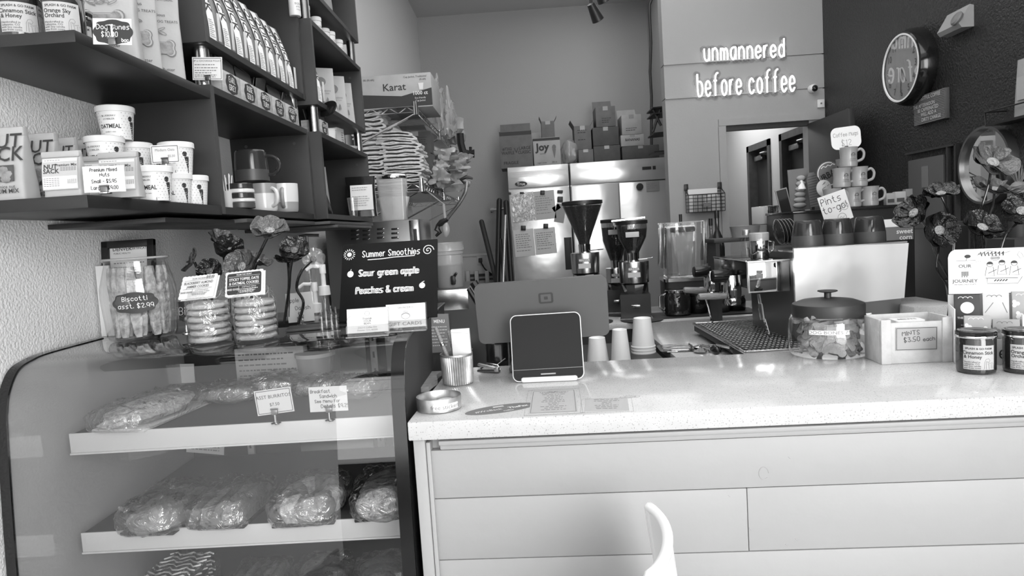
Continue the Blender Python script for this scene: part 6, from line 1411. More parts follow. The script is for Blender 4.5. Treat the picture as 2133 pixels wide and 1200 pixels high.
t = T('pole_rack', 'small wall rail with grips holding the brooms', 'rail', at(1003, 577, Y=7.6)); o_ = t.location.copy(); g = G(); g.box((0, .03, .02), (.32, .02, .03)); g.box((0, .03, -.03), (.32, .02, .02)); g.obj('rail', 'char', t)
for px in (975, 993, 1015): g = G(); g.box(tuple(at(px, 576, Y=7.56) - o_), (.045, .05, .13), bev=.006); g.obj('grip', 'paper2', t)
a = at(1022, 438, Y=7.4); b = at(1052, 435, Y=7.4); g = G(); g.cyl(a, b, .016, n=10); g.cyl(a, a + (b - a) * .2, .03, n=10); tag(g.obj('wall_peg', 'chrome'), 'shiny steel peg behind the broom poles', 'peg')

# ================================================================== REFRIGERATORS
FYf = 6.9
def fridge(x0, x1, ndoor, label, hdr):
    t = T('refrigerator', label, 'refrigerator', ((x0 + x1) / 2, FYf + .4, 0)); W_ = x1 - x0; ztop = at(1220, 339, Y=FYf).z; zh = at(1220, 385, Y=FYf).z
    D = .78
    g = G(); g.box((0, 0, (ztop + .1) / 2), (W_, D - .06, ztop - .1)); g.obj('cabinet', 'steel_dark', t)
    g = G(); g.box((0, -D / 2, (ztop + zh) / 2 + .004), (W_ - .004, .05, ztop - zh - .004), bev=.006); h_ = g.obj('header', 'steel_bright', t)
    dw = W_ / ndoor
    for k in range(ndoor):
        xc = -W_ / 2 + dw * (k + .5); g = G(); g.box((xc, -D / 2, (zh + .16) / 2), (dw - .008, .05, zh - .16 - .008), bev=.006); d_ = g.obj('door', 'steel_bright', t)
        sx = (1 if ndoor == 1 or k == 0 else -1); g = G(); q = at(1174, 495, Y=FYf).z; q2 = at(1174, 562, Y=FYf).z
        g.box((xc + sx * (dw / 2 - .05), -D / 2 - .026, (q + q2) / 2), (.075, .004, q - q2), bev=.003); g.box((xc + sx * (dw / 2 - .02), -D / 2 - .035, (q + q2) / 2), (.016, .02, q - q2), bev=.004); g.obj('handle', 'char', d_)
    for sx in (-1, 1):
        for sy in (-1, 1): g = G(); g.cyl((sx * (W_ / 2 - .08), sy * .3, 0), (sx * (W_ / 2 - .08), sy * .3, .1), .03, n=12); g.obj('foot', 'char', t)
    return t, h_, ztop, zh
xa, xm, xb = at(1057, 360, Y=FYf).x, at(1186, 360, Y=FYf).x, at(1387, 360, Y=FYf).x
f1, h1, ZFR, zh = fridge(xa, xm - .006, 1, 'single door stainless refrigerator covered with notes', None)
f2, h2, _, _ = fridge(xm + .006, xb, 2, 'double door stainless refrigerator behind the coffee grinders', None)
q = -.39 - .027
g = G()
for k in range(6): g.box((0, q, ZFR - .05 - k * .010), ((xm - xa) * .9, .004, .005))
g.obj('vent_grille', 'steel_dark', h1, stuff=True)
def oval(g, P_, rx, ry): g.prism(circ(rx, ry, 28), 0, .002, P_)
P_ = MX.Translation((-.18, q, zh + .05)) @ FRONT; g = G(); oval(g, P_, .062, .026); c = g.obj('maker_badge', 'char', h1, smooth=0); text(c, [('True', 0, -.001, .042, 1, .02)], 'paper', P_ @ MX.Translation((0, 0, .003)))
P_ = MX.Translation((.29, q, zh + .125)) @ FRONT; g = G(); g.box((0, 0, 0), (.09, .03, .003), P_); g.box((.075, 0, 0), (.03, .035, .003), P_); g.obj('control_panel', 'char', h2, smooth=0)
for px, py, w_, h_, m_, lb, rz in ((1090, 431, 46, 56, 'plastic_sheet', 'sleeved notice at the left top of the refrigerator door', 1), (1134, 427, 44, 58, 'paper2', 'pale recipe sheet beside the sleeved notice', 0), (1167, 444, 20, 38, 'paper_grey', 'grey slip right of the recipe sheet on the door', -14),
        (1092, 506, 42, 56, 'paper', 'list hanging under a black magnet, left', 0), (1136, 502, 44, 54, 'paper', 'table sheet hanging under a black magnet, right', 0), (1159, 433, 16, 10, 'white', 'small white strip stuck over the grey slip', 28), (1360, 388, 26, 20, 'paper_grey', 'grey card on the right refrigerator door', 0)):
    p = at(px, py, Y=FYf - .03); k_ = (FYf) / 1400; t = T('paper_note', lb, 'paper', (p.x, FYf - .022, p.z), 0, 'papers on the refrigerators'); M = rotm(0, R(-2 + rz * .0), 0) @ rotm(0, R(-rz), 0)
    g = G(); g.box((0, 0, 0), (w_ * k_, .002, h_ * k_), M); c = g.obj('sheet', m_ if m_ != 'plastic_sheet' else 'paper2', t, smooth=0)
    if w_ > 20: lines(c, 'ink_mid', M @ MX.Translation((0, -.0016, 0)) @ FRONT, -w_ * k_ * .4, w_ * k_ * .4, [h_ * k_ * y for y in ((.3, .22, .14, .06, -.02, -.1, -.18, -.3) if h_ > 30 else (.2, 0, -.2))], .008, px)
    if px in (1090,): g = G(); g.box((0, -.004, 0), (w_ * k_ * 1.04, .002, h_ * k_ * 1.04), M); g.obj('plastic_sleeve', 'plastic_sheet', t, smooth=0)
for px, py, s_ in ((1062, 403, 5), (1130, 401, 9), (1167, 399, 11), (1167, 415, 11), (1090, 475, 10), (1137, 471, 10), (1087, 402, 8), (1333, 389, 13)):
    p = at(px, py, Y=FYf - .04); k_ = FYf / 1400; g = G()
    if px == 1333: g.lathe([(0, 0), (s_ * k_ * .55, 0), (s_ * k_ * .55, .008), (0, .01)], 20, M=rotm(R(90), 0, 0))
    else: g.box((0, 0, 0), (s_ * k_, .012, s_ * k_ * (.5 if px in (1087, 1167) and py < 403 else 1)), bev=.003, rot=(0, R(4), 0))
    o = g.obj('magnet', 'black' if px != 1333 else 'char', loc=(p.x, FYf - .032, p.z)); tag(o, 'small magnet at the %s of the refrigerator door' % {(1062, 403): 'top left corner', (1130, 401): 'top above the recipe sheet', (1167, 399): 'top right', (1167, 415): 'right below the upper right magnet', (1090, 475): 'middle holding the list', (1137, 471): 'middle holding the table sheet', (1087, 402): 'top above the sleeved notice', (1333, 389): 'right hand side, round and dark'}[(px, py)], 'magnet', 'magnets on the refrigerators')
# boxes on the refrigerators
fb_last = [None]
def fbox(px0, px1, pt, pb, m, label, d=.3, Y=6.98, z=None, **k):
    a = at(px0, pb, Y=Y); b = at(px1, pb, Y=Y); c = at((px0 + px1) / 2, pt, Y=Y); zz = ZFR if z is None else z
    h_ = c.z - (at((px0 + px1) / 2, pb, Y=Y).z if z is not None else ZFR)
    fb_last[0] = carton((a.x + b.x) / 2, Y + d / 2, zz + .002, b.x - a.x, d, h_ - .003, m, label, grp='cartons on top of the refrigerators', **k)
    return fb_last[0], zz + h_
fbox(1044, 1111, 272, 348, 'cardboard', 'brown waffle cone carton marked Large Classic, far left on the refrigerator', d=.34, texts=[('#7202', -.28, .02, .11, .9, .02), ('WAFFLE', -.26, -.09, .12, .8, .02), ('LARGE', .27, .02, .12, .9, .02), ('CLASSIC', .25, -.09, .12, .8, .02), ('FRAGILE', -.18, -.36, .11, 1, .02), ('V', 0, -.04, .2)], flaps=[('b', 112)], tape=False, band=(.93, .10, 'char'))
carton(at(1100, 300, Y=7.4).x, 7.45, ZFR + .002, .30, .12, .40, 'cardboard_light', 'pale flat carton standing behind the brown waffle cone carton', 0, grp='cartons on top of the refrigerators', tape=False)
_, zj = fbox(1113, 1169, 286, 345, 'cardboard_light', 'pale cone carton printed Joy on the refrigerator', d=.28, texts=[('Joy', -.16, .16, .36, 1, .04), ('cones', -.16, -.06, .09), ('24 ct', .26, -.38, .09), ('sugar cones', -.2, -.38, .07)], tape=False, band=(.94, .09, 'char'))
jb = fb_last[0]; P_ = MX.Translation((.075, -.1425, .155)) @ FRONT; g = G(); g.prism([(-.018, .01), (.018, .01), (0, -.085)], 0, .001, P_); g.prism(circ(.02, .026, 14, 0, .03), 0, .0012, P_); g.obj('cone_print', 'ink_grey', jb, smooth=0)
fbox(1129, 1156, 250, 285, 'cardboard', 'small open carton standing on the Joy carton', d=.16, Y=7.02, z=zj, flaps=[('l', 70), ('r', 60)], tape=True)
lump('plastic_bag', 1187, 318, 7.05, 17, 26, .12, 'plastic_sheet', 'clear bag of cones between the Joy carton and the brown ones', 'bag', 9, inner=('cardboard', 3))
_, z = fbox(1206, 1237, 311, 343, 'cardboard', 'small brown carton under the one with open flaps', d=.25)
_, z = fbox(1198, 1233, 262, 312, 'cardboard', 'tall brown carton with raised open flaps', d=.25, Y=6.99, z=z, flaps=[('l', 60), ('r', 60)], lines_=(-.3, .3, (.3, .2, -.1)))
_, z = fbox(1238, 1293, 303, 338, 'cardboard_dark', 'dark brown carton at the bottom of the middle stack', d=.34)
_, z = fbox(1236, 1290, 264, 303, 'cardboard_dark', 'dark brown carton in the middle of the tall stack', d=.32, z=z)
_, z = fbox(1242, 1283, 220, 263, 'cardboard', 'topmost carton of the tall stack with a raised flap and taped label', d=.28, z=z, flaps=[('b', 112)], lines_=(-.2, .3, (-.1, -.2, -.3)))
_, z = fbox(1297, 1374, 303, 335, 'cardboard_dark', 'wide dark carton at the right end of the refrigerator', d=.36)
_, z = fbox(1294, 1342, 279, 303, 'cardboard_light', 'flat pale printed carton on the wide dark one', d=.3, z=z, texts=[('BANANAS', 0, .05, .32, .9, .02)])
_, z = fbox(1296, 1337, 237, 279, 'cardboard_light', 'pale carton with a round mark, topmost on the right', d=.3, z=z, flaps=[('b', 120)], lines_=(-.3, .3, (-.2, -.3)))
# shelf with clutter in the alcove
t = T('bracket_shelf', 'black bracket shelf in the narrow alcove beside the sign wall', 'shelf', at(1364, 235, Y=6.5)); o_ = t.location.copy()
for py in (228, 240, 280, 318): g = G(); q = at(1372, py, Y=6.5) - o_; g.box((0.12, 0, q.z), (.34, .3, .012), rot=(0, R(-2), 0)); g.obj('shelf_board', 'black', t)
g = G(); g.tube([at(1375, 228, Y=6.4) - o_, at(1360, 275, Y=6.4) - o_], .012, 6); g.tube([at(1360, 228, Y=6.4) - o_, at(1377, 262, Y=6.4) - o_], .012, 6); g.obj('bracket', 'black', t)

# ================================================================== REAR COUNTER MACHINES
ZB = .914
def grinder(px, Y, hop_top, hop_bot, rtop, cone, label, wr=1.0, base=True):
    x = at(px, 600, Y=Y).x; t = T('coffee_grinder', label, 'grinder', (x, Y, ZB), R(-8)); k = Y / 1400
    zt_, zb_ = at(px, hop_top, Y=Y).z - ZB, at(px, hop_bot, Y=Y).z - ZB; r = rtop * k
    if cone: pr = [(.03, zb_), (.034, zb_ + .03), (r, zt_ - .03), (r * 1.0, zt_ - .02)]
    else: pr = [(.03, zb_), (.04, zb_ + .02), (r * .93, zb_ + (zt_ - zb_) * .5), (r, zt_ - .05), (r, zt_ - .02)]
    g = G(); g.lathe(pr, 36); g.obj('hopper', 'smoke', t)
    g = G(); g.lathe([(0, zb_ + .005)] + [(a * .96, b) for a, b in pr[:-1]] + [(0, pr[-2][1] + (.0))], 36); g.obj('coffee_beans', 'beans', t)
    g = G(); g.lathe([(r * .98, zt_ - .022), (r * 1.05, zt_ - .02), (r * 1.05, zt_ - .002), (r * .95, zt_), (0, zt_ + .002)], 36); g.obj('hopper_lid', 'black', t)
    g = G(); g.lathe([(.034, zb_ - .035), (.036, zb_ + .01), (.030, zb_ + .012)], 24); g.obj('neck', 'chrome', t)
    zc = zb_ - .035; R_ = .072 * wr
    g = G(); g.lathe([(.036, zc), (R_, zc - .004), (R_ * 1.02, zc - .012), (R_ * .98, zc - .105 * wr), (R_ * .85, zc - .115 * wr)], 36); g.obj('burr_body', 'steel', t)
    g = G(); g.lathe([(R_ * .85, zc - .112 * wr), (R_ * .35, zc - .225 * wr), (R_ * .2, zc - .23 * wr), (0, zc - .23 * wr)], 8, M=MX.Translation((0, -.03, 0))); g.obj('dosing_cone', 'chrome', t)
    g = G(); g.tube([(.03, -.02, zc + .006), (.11, -.04, zc + .012)], .004, 8); g.obj('lever', 'chrome', t)
    g = G(); g.box((0, -R_ * 1.0, zc - .045), (.055, .003, .018)); c = g.obj('name_plate', 'steel_dark', t, smooth=0); g = G(); g.box((0, -R_ * 1.0, zc - .078), (.07, .003, .028)); g.obj('sticker', 'paper2', t, smooth=0)
    text(c, [('MAZZER', 0, 0, .016, 1, .02)], 'paper', MX.Translation((0, -R_ * 1.0 - .002, zc - .045)) @ FRONT)
    if not cone: g = G(); g.box((0, -r * 1.0, zt_ - .08), (.075, .004, .03), bev=.001); g.obj('hopper_label', 'paper2', t)
    g = G(); g.box((0, .06, (zc - .05) / 2 + .02), (.13 * wr, .14, zc - .05), bev=.015); g.obj('housing', 'enamel_dark', t)
    g = G(); g.prism([(-.085, -.10), (.085, -.10), (.075, .13), (-.075, .13)], .012, .14); gb = g.obj('motor_base', 'enamel_dark', t)
    g = G(); g.prism([(-.09, -.165), (.09, -.165), (.08, .13), (-.08, .13)], 0.004, .012); g.obj('foot_plate', 'chrome', t)
    g = G(); g.cyl((.0, -.11, .075), (0, -.098, .075), .012, n=12); g.box((.0, -.11, .075), (.05, .006, .012), bev=.002); g.obj('switch', 'chrome', gb)
    g = G(); g.lathe([(.115, .0), (.118, .006), (.1, .008), (0, .006)], 32, M=MX.Translation((.03, -.17, 0))); g.obj('drip_dish', 'char', t)
    return t
grinder(1222, 3.95, 418, 512, 40, True, 'coffee grinder with the tall wide cone of beans behind the till', 1.15)
grinder(1322, 3.92, 459, 530, 31, False, 'coffee grinder with rounded bean hopper standing free on the back counter', 1.2)
grinder(1286, 4.23, 456, 545, 27, False, 'coffee grinder half hidden behind the rounded hopper one', .9)
g = G(); a = at(1306, 457, Y=4.1); g.box(tuple(a), (.2, .1, .008), rot=(0, R(-3), 0)); tag(g.obj('steel_tray', 'chrome'), 'thin shiny tray edge lying across the rear grinder top', 'tray')
# blender with clear sound cover
bx = at(1428, 600, Y=3.98).x; t = T('blender', 'commercial blender under a clear sound cover on the back counter', 'blender', (bx, 4.0, ZB), R(-4)); k = 3.98 / 1400
zt_ = at(1428, 460, Y=3.98).z - ZB; zb_ = at(1428, 572, Y=3.98).z - ZB
g = G(); g.prism(rrect(.26, .26, .03, 5), 0, zb_ - .03); g.obj('base', 'enamel_dark', t)
g = G(); g.prism(rrect(.27, .27, .03, 5), zb_ - .03, zb_ - .012); g.obj('trim_band', 'steel', t)
g = G(); g.box((.065, -.137, zb_ * .62), (.06, .004, .035), bev=.001); o = g.obj('socket_plate', 'steel_bright', t); g = G(); g.cyl((.055, -.145, zb_ * .62), (.055, -.138, zb_ * .62), .011, n=12); g.obj('knob', 'black', o)
g = G(); q0, q1 = rrect(.22, .22, .03, 5), rrect(.25, .24, .025, 5); n = len(q0); g.add([(x, y, zb_ - .01) for x, y in q0] + [(x, y, zt_ - .01) for x, y in q1], [(i, (i + 1) % n, n + (i + 1) % n, n + i) for i in range(n)] + [[n + i for i in range(n)]]); g.obj('sound_cover', 'acrylic', t)
g = G(); g.tube([(x, y, zt_ - .008) for x, y in q1], .004, 6, closed=True); g.tube([(x, y, zb_ - .004) for x, y in q0], .004, 6, closed=True)
for sx in (-1, 1): g.tube([(sx * .105, -.11, zb_), (sx * .122, -.12, zt_ - .01)], .003, 6)
g.obj('cover_rim', 'acrylic', t, stuff=True)
g = G(); g.lathe([(.04, zb_), (.05, zb_ + .02), (.075, zt_ - .08), (.078, zt_ - .06)], 4, M=rotm(0, 0, PI / 4)); g.obj('jug', 'milky', t); g = G(); g.box((0, 0, zt_ - .05), (.13, .13, .03), bev=.01); g.obj('jug_lid', 'char', t)
g = G(); g.box((-.122, 0, zt_ * .72), (.02, .24, .24), bev=.008, rot=(0, R(3), 0)); g.obj('side_wall', 'smoke', t)
# dark canister jars on a mat
mx_ = at(1465, 662, Y=3.80); g = G(); g.box((0, 0, .004), (.62, .24, .008), bev=.002); tag(g.obj('bar_mat', 'rubber', loc=(mx_.x, 3.86, ZB)), 'dark ribbed bar mat under the canisters on the back counter', 'mat')
for px, r, pt, Y, m_, lb in ((1412, 27, 603, 3.82, 'jar_dark', 'dark glass jug with chrome rim nearest the blender base'), (1455, 19, 610, 3.86, 'black_gloss', 'slim black canister between the jug and the steel pitcher'), (1500, 20, 612, 3.86, 'steel_dark', 'dark steel milk pitcher behind the wooden handles'), (1535, 18, 615, 3.88, 'black_gloss', 'black canister at the right end of the bar mat')):
    x = at(px, 650, Y=Y).x; k = Y / 1400; h_ = at(px, pt, Y=Y).z - ZB - .008; r *= k; t = T('canister', lb, 'canister', (x, Y, ZB + .008), R(-20), 'canisters on the bar mat')
    g = G(); g.lathe([(0, 0), (r * .9, 0), (r, .01), (r * 1.0, h_ * .7), (r * .86, h_ * .88), (r * .88, h_ * .9), (r * .88, h_), (0, h_)], 32); g.obj('body', m_, t)
    g = G(); g.lathe([(r * .86, h_ * .88), (r * .92, h_ * .9), (r * .92, h_ * .99), (r * .8, h_ * 1.01)], 32); g.obj('rim', 'chrome' if px in (1412, 1500) else 'black', t)
    g = G(); g.tube([(-r * .8, 0, h_ * .85), (-r * 1.35, 0, h_ * .75), (-r * 1.35, 0, h_ * .3), (-r * .9, 0, h_ * .15)], .006, 8); g.obj('handle', 'chrome' if px == 1412 else 'black', t)
# wire basket on the sign wall
a = at(1432, 398, Y=5.1); b = at(1507, 388, Y=5.1); zlo = at(1470, 441, Y=5.1).z; t = T('wire_basket', 'wire wall basket holding papers on the sign wall', 'basket', ((a.x + b.x) / 2, 5.17, zlo)); W_ = (b.x - a.x); H_ = a.z - zlo + .01
g = G()
for k in range(9): x = -W_ / 2 + W_ * k / 8; g.tube([(x, 0, H_), (x, -.001, 0), (x, -.09, 0), (x, -.10, H_ * .75)], .0025, 5)
for k in range(6): z = H_ * .75 * k / 5; g.tube([(-W_ / 2, 0, z), (-W_ / 2, -.095, z), (W_ / 2, -.095, z), (W_ / 2, 0, z)], .0025, 5)
for z in (H_, H_ * .88): g.tube([(-W_ / 2, 0, z), (W_ / 2, 0, z)], .003, 5)
g.tube([(-W_ / 2, 0, H_), (-W_ / 2, -.1, H_ * .75), (W_ / 2, -.1, H_ * .75), (W_ / 2, 0, H_)], .0045, 5); g.obj('wire_frame', 'black', t, stuff=True)
for sx in (-1, 1): g = G(); g.box((sx * W_ * .47, .0, H_ + .02), (.03, .012, .05), bev=.003); g.obj('hook', 'black', t)
for k, (dx, dy, w_, h_, m_) in enumerate(((-.01, -.02, .22, .17, 'paper'), (-.03, -.05, .1, .13, 'paper_grey'), (.05, -.07, .12, .11, 'paper2'))): g = G(); g.box((0, 0, h_ / 2), (w_, .003, h_), bev=.0005); o = g.obj('paper_sheet', m_, loc=(t.location.x + dx, 5.17 + dy, zlo + .004)); tag(o, ['large white sheet at the back of the wire basket', 'grey sheet at the left in the wire basket', 'folded pale sheet at the right in the wire basket'][k], 'paper', 'papers in the wire basket')
g = G(); g.box((0, 0, 0), (.055, .004, .03)); o = g.obj('basket_label', 'ink_grey', t, M=MX.Translation((.0, -.102, H_ * .3)), smooth=0)
# bottles at the right of the blender
for px, Y, r, pt, pb, m_, lb in ((1497, 4.1, .04, 438, 560, 'jar_dark', 'dark square liquor bottle nearest the wire basket'), (1484, 4.15, .033, 455, 560, 'smoke', 'slim glass bottle left of the dark square bottle'), (1470, 4.2, .03, 460, 560, 'smoke', 'glass bottle directly behind the blender cover'), (1422, 4.3, .028, 446, 560, 'black_gloss', 'black topped bottle peeking over the blender cover')):
    x = at(px, 560, Y=Y).x; h_ = at(px, pt, Y=Y).z - ZB; t = T('bottle', lb, 'bottle', (x, Y, ZB), 0, 'bottles behind the blender')
    g = G(); g.lathe([(0, 0), (r * .95, 0), (r, .01), (r, h_ * .62), (r * .8, h_ * .72), (r * .32, h_ * .80), (r * .30, h_ * .97), (0, h_ * .97)], 28); g.obj('glass_body', m_, t)
    g = G(); g.lathe([(r * .36, h_ * .92), (r * .36, h_), (0, h_)], 16); g.obj('stopper', 'black', t); g = G(); g.lathe([(r * 1.01, h_ * .2), (r * 1.01, h_ * .5)], 28); g.obj('label', 'paper_grey' if px != 1497 else 'paper2', t)
t = T('caddy_box', 'low black divided box right of the bottles', 'box', (at(1505, 575, Y=3.95).x, 4.05, ZB)); g = G(); g.box((0, 0, .1), (.17, .15, .2), bev=.004); g.obj('box', 'black', t); g = G(); g.box((.02, -.08, .17), (.08, .004, .04)); g.obj('label', 'paper2', t)
# ================================================================== ESPRESSO MACHINE
MY0, MY1 = 2.5, 3.03
wa, wb = at(1651, 518, Y=MY0), at(1889, 506, Y=MY0); wc, wd = at(1655, 642, Y=MY0), at(1880, 620, Y=MY0)
mxc = (wa.x + wb.x) / 2
t = T('espresso_machine', 'two group espresso machine with a bright steel end panel beside the dog bone jar', 'espresso machine', (mxc, MY0, ZB)); em = t
def L(v): return V(v) - V((mxc, MY0, ZB))
def loc(x, y, z): return (x - mxc, y - MY0, z - ZB)
# main body (trapezoid in x), end panels proud of it
zt_m, zb_m = (wa.z + wb.z) / 2, (wc.z + wd.z) / 2
prof_m = [(wc.x, wc.z - .004), (wd.x, wd.z), (wb.x, wb.z), (wa.x, wa.z)]
g = G(); g.prism([(x - mxc, z - ZB) for x, z in prof_m], 0, .012, rotm(R(90), 0, 0)); g.obj('end_panel', 'steel_bright', t)
g = G(); g.prism([(wc.x - mxc + .02, .02), (wd.x - mxc - .03, .02), (wb.x - mxc - .012, zt_m - ZB - .012), (wa.x - mxc + .01, zt_m - ZB - .012)], -(MY1 - MY0), -.002, rotm(R(90), 0, 0)); g.obj('body', 'steel_dark', t)
g = G(); g.prism([(wa.x - mxc, 0), (wb.x - mxc, 0), (wb.x - mxc, .006), (wa.x - mxc, .006)], -(MY1 - MY0), 0, MX.Translation((0, 0, zt_m - ZB - .012)) @ rotm(R(90), 0, 0)); g.obj('top_deck', 'steel', t)
g = G(); g.tube([loc(wa.x, MY0, zt_m + .002), loc(wb.x, MY0, zt_m + .002)], .004, 6); g.obj('top_rail', 'chrome', t)
# hood over the groups
ha, hbp, hc = at(1558, 547, Y=2.56), at(1645, 538, Y=2.56), at(1560, 611, Y=2.56)
g = G(); g.box(loc((ha.x + hbp.x) / 2, 2.57, (ha.z + hc.z) / 2), (hbp.x - ha.x, .012, ha.z - hc.z), bev=.002); g.obj('mirror_panel', 'mirror', t)
g = G(); g.box(loc((ha.x + hbp.x) / 2, 2.566, ha.z + .001), (hbp.x - ha.x + .006, .016, .006), bev=.001); g.box(loc(ha.x + .001, 2.566, (ha.z + hc.z) / 2), (.005, .016, ha.z - hc.z), bev=.001); g.obj('panel_edge', 'steel_bright', t)
g = G(); g.box(loc((ha.x + wa.x) / 2 + .01, (2.58 + MY1) / 2, (ha.z + hc.z) / 2 + .01), (wa.x - ha.x + .02, MY1 - 2.58, ha.z - hc.z - .01), bev=.006); g.obj('hood', 'black_gloss', t)
g = G(); g.box(loc((ha.x + wa.x) / 2, (2.56 + MY1) / 2, ha.z), (wa.x - ha.x, MY1 - 2.56, .006)); g.obj('hood_top', 'steel', t)
g = G(); g.tube([loc(ha.x + .0, 2.58, ha.z + .002), loc(ha.x, MY1, ha.z + .002)], .004, 6); g.obj('hood_rail', 'chrome', t)
for k, y in enumerate((2.72, 3.02)):
    g = G(); g.lathe([(.0, 0), (.034, 0), (.036, .02), (.034, .06), (.028, .09)], 24, M=MX.Translation(loc(ha.x - .015, y, hc.z - .03))); gr = g.obj('group_head', 'chrome', t)
    g = G(); g.lathe([(0, 0), (.022, 0), (.026, .02), (.026, .07), (.022, .075), (0, .075)], 20, M=MX.Translation(loc(ha.x - .02, y + .0, (ha.z + hc.z) / 2 + .0)) @ rotm(0, R(-90), 0)); g.obj('knob', 'black_gloss', t)
    g = G(); g.lathe([(0, 0), (.03, 0), (.033, .012), (.03, .028), (0, .03)], 24, M=MX.Translation(loc(ha.x - .015, y, hc.z - .06))); pf = g.obj('filter_basket', 'chrome', t)
    hA = at((1455, 1423)[k], (618, 605)[k], Y=y - .02); hB = at((1525, 1490)[k], (618, 606)[k], Y=y)
    hA = at(1455, 618, Y=2.68) if k == 0 else at(1424, 604, Y=3.0); hB = at(1523, 616, Y=2.72) if k == 0 else at(1489, 606, Y=3.02)
    g = G(); g.tube([L(hA), L(hA + (hB - hA) * .05), L(hA + (hB - hA) * .5), L(hB)], [.010, .013, .0145, .011], 12); g.obj('wooden_handle', 'wood_mid', t)
    g = G(); g.tube([L(hB), L(hB + V((.03, .0, .0))), V(loc(ha.x - .03, y, hc.z - .04))], [.010, .006, .009], 10); g.obj('handle_stem', 'chrome', t)
for k, (p1, p2, p3, Y, lb) in enumerate((((1580, 612), (1585, 640), (1605, 706), 2.60, 'a'), ((1470, 622), (1476, 640), (1484, 672), 3.1, 'b'), ((1604, 615), (1603, 640), (1601, 668), 2.95, 'c'))):
    g = G(); g.tube([L(at(*p1, Y=Y)), L(at(*p2, Y=Y)), L(at(*p3, Y=Y))], [.007, .0065, .0045], 10)
    if k == 0: g.tube([L(at(1584, 632, Y=Y)), L(at(1589, 665, Y=Y))], .010, 10)
    g.obj('steam_wand', 'chrome', t)
# lower back splash and drip tray with grate
tz = .968; tnl, tfl, tnr = at(1553, 733, Z=tz), at(1455, 673, Z=tz), at(1654, 727, Z=tz)
x0, x1, y0, y1 = tnl.x, wa.x + .07, tnl.y + .0, tfl.y
g = G(); g.box(loc((x0 + x1) / 2, (y0 + y1) / 2, tz - .022), (x1 - x0, y1 - y0, .03), bev=.004); g.obj('drip_tray', 'char', t)
g = G(); th = .012
for c, s_ in ((((x0 + x1) / 2, y0), (x1 - x0, th)), (((x0 + x1) / 2, y1), (x1 - x0, th)), ((x0, (y0 + y1) / 2), (th, y1 - y0)), ((x1, (y0 + y1) / 2), (th, y1 - y0))): g.box(loc(c[0], c[1], tz - .002), (s_[0], s_[1], .012), bev=.002)
g.obj('tray_rim', 'steel', t)
ny = 20
for k in range(ny):
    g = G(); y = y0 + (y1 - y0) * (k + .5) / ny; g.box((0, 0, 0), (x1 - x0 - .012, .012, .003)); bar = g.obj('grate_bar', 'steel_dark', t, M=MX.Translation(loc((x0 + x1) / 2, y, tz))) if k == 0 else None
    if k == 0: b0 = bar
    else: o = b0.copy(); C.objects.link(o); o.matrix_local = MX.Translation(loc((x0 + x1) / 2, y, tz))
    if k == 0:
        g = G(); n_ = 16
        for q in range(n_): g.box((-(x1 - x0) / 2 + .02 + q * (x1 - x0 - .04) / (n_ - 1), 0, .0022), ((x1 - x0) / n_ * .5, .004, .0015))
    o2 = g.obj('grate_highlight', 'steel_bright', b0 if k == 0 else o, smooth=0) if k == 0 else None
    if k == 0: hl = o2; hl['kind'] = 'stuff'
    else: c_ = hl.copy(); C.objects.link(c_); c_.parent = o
for x in (x0 + .05, x1 - .05):
    for y in (y0 + .06, y1 - .06): g = G(); g.cyl(loc(x, y, ZB), loc(x, y, tz - .03), .016, n=12); g.obj('foot', 'black', t)
for x in (wc.x + .06, wd.x - .08):
    for y in (MY0 + .08, MY1 - .08): g = G(); g.cyl(loc(x, y, ZB), loc(x, y, ZB + .03), .02, n=12); g.obj('foot', 'black', t)
g = G(); g.box(loc(wd.x - .06, MY0 + .02, (wd.z + ZB) / 2 + .02), (.12, .02, wd.z - ZB - .04)); g.box(loc((wc.x + wd.x) / 2, MY0 + .01, (zb_m + ZB) / 2 + .03), (wd.x - wc.x - .06, .008, zb_m - ZB - .05)); g.obj('lower_panel', 'steel_dark', t)
# knobs of tampers and the filter dish beside the tray
for px, py, lb, rz in ((1489, 724, 'black knobbed tamper lying left of the drip tray', 8), (1528, 722, 'black knobbed tamper touching the drip tray corner', 16)):
    p = at(px, py, Y=2.55); t = T('tamper', lb, 'tamper', (p.x, 2.62, ZB + .0), R(rz), 'tampers beside the drip tray'); hz = .036
    g = G(); g.ell((0, -.05, hz), (.017, .034, .019), 16); g.obj('knob', 'black_gloss', t); g = G(); g.cyl((0, -.02, hz), (0, .08, hz - .004), .007, n=10); g.lathe([(0, 0), (.028, 0), (.028, .02), (.01, .026), (0, .026)], 24, M=MX.Translation((0, .1, hz - .03))); g.obj('stem', 'chrome', t)
a = at(1412, 715, Y=2.70); t = T('rinse_dish', 'shallow rectangular steel dish set in the work counter', 'dish', (a.x + .02, 2.83, ZB), R(-4)); g = G(); ring(g, .15, .16, .02, .12, .13, .015, .006, I4); ring(g, .12, .13, .015, .11, .12, .012, .001, I4); g.prism(rrect(.112, .122, .012, 4), .0006, .002); g.obj('dish', 'chrome', t)
g = G(); g.tube([(-.06, -.05, .012), (.05, -.052, .012), (.062, -.03, .012), (.06, .04, .012)], .004, 8); g.obj('handle_rod', 'steel_dark', t)
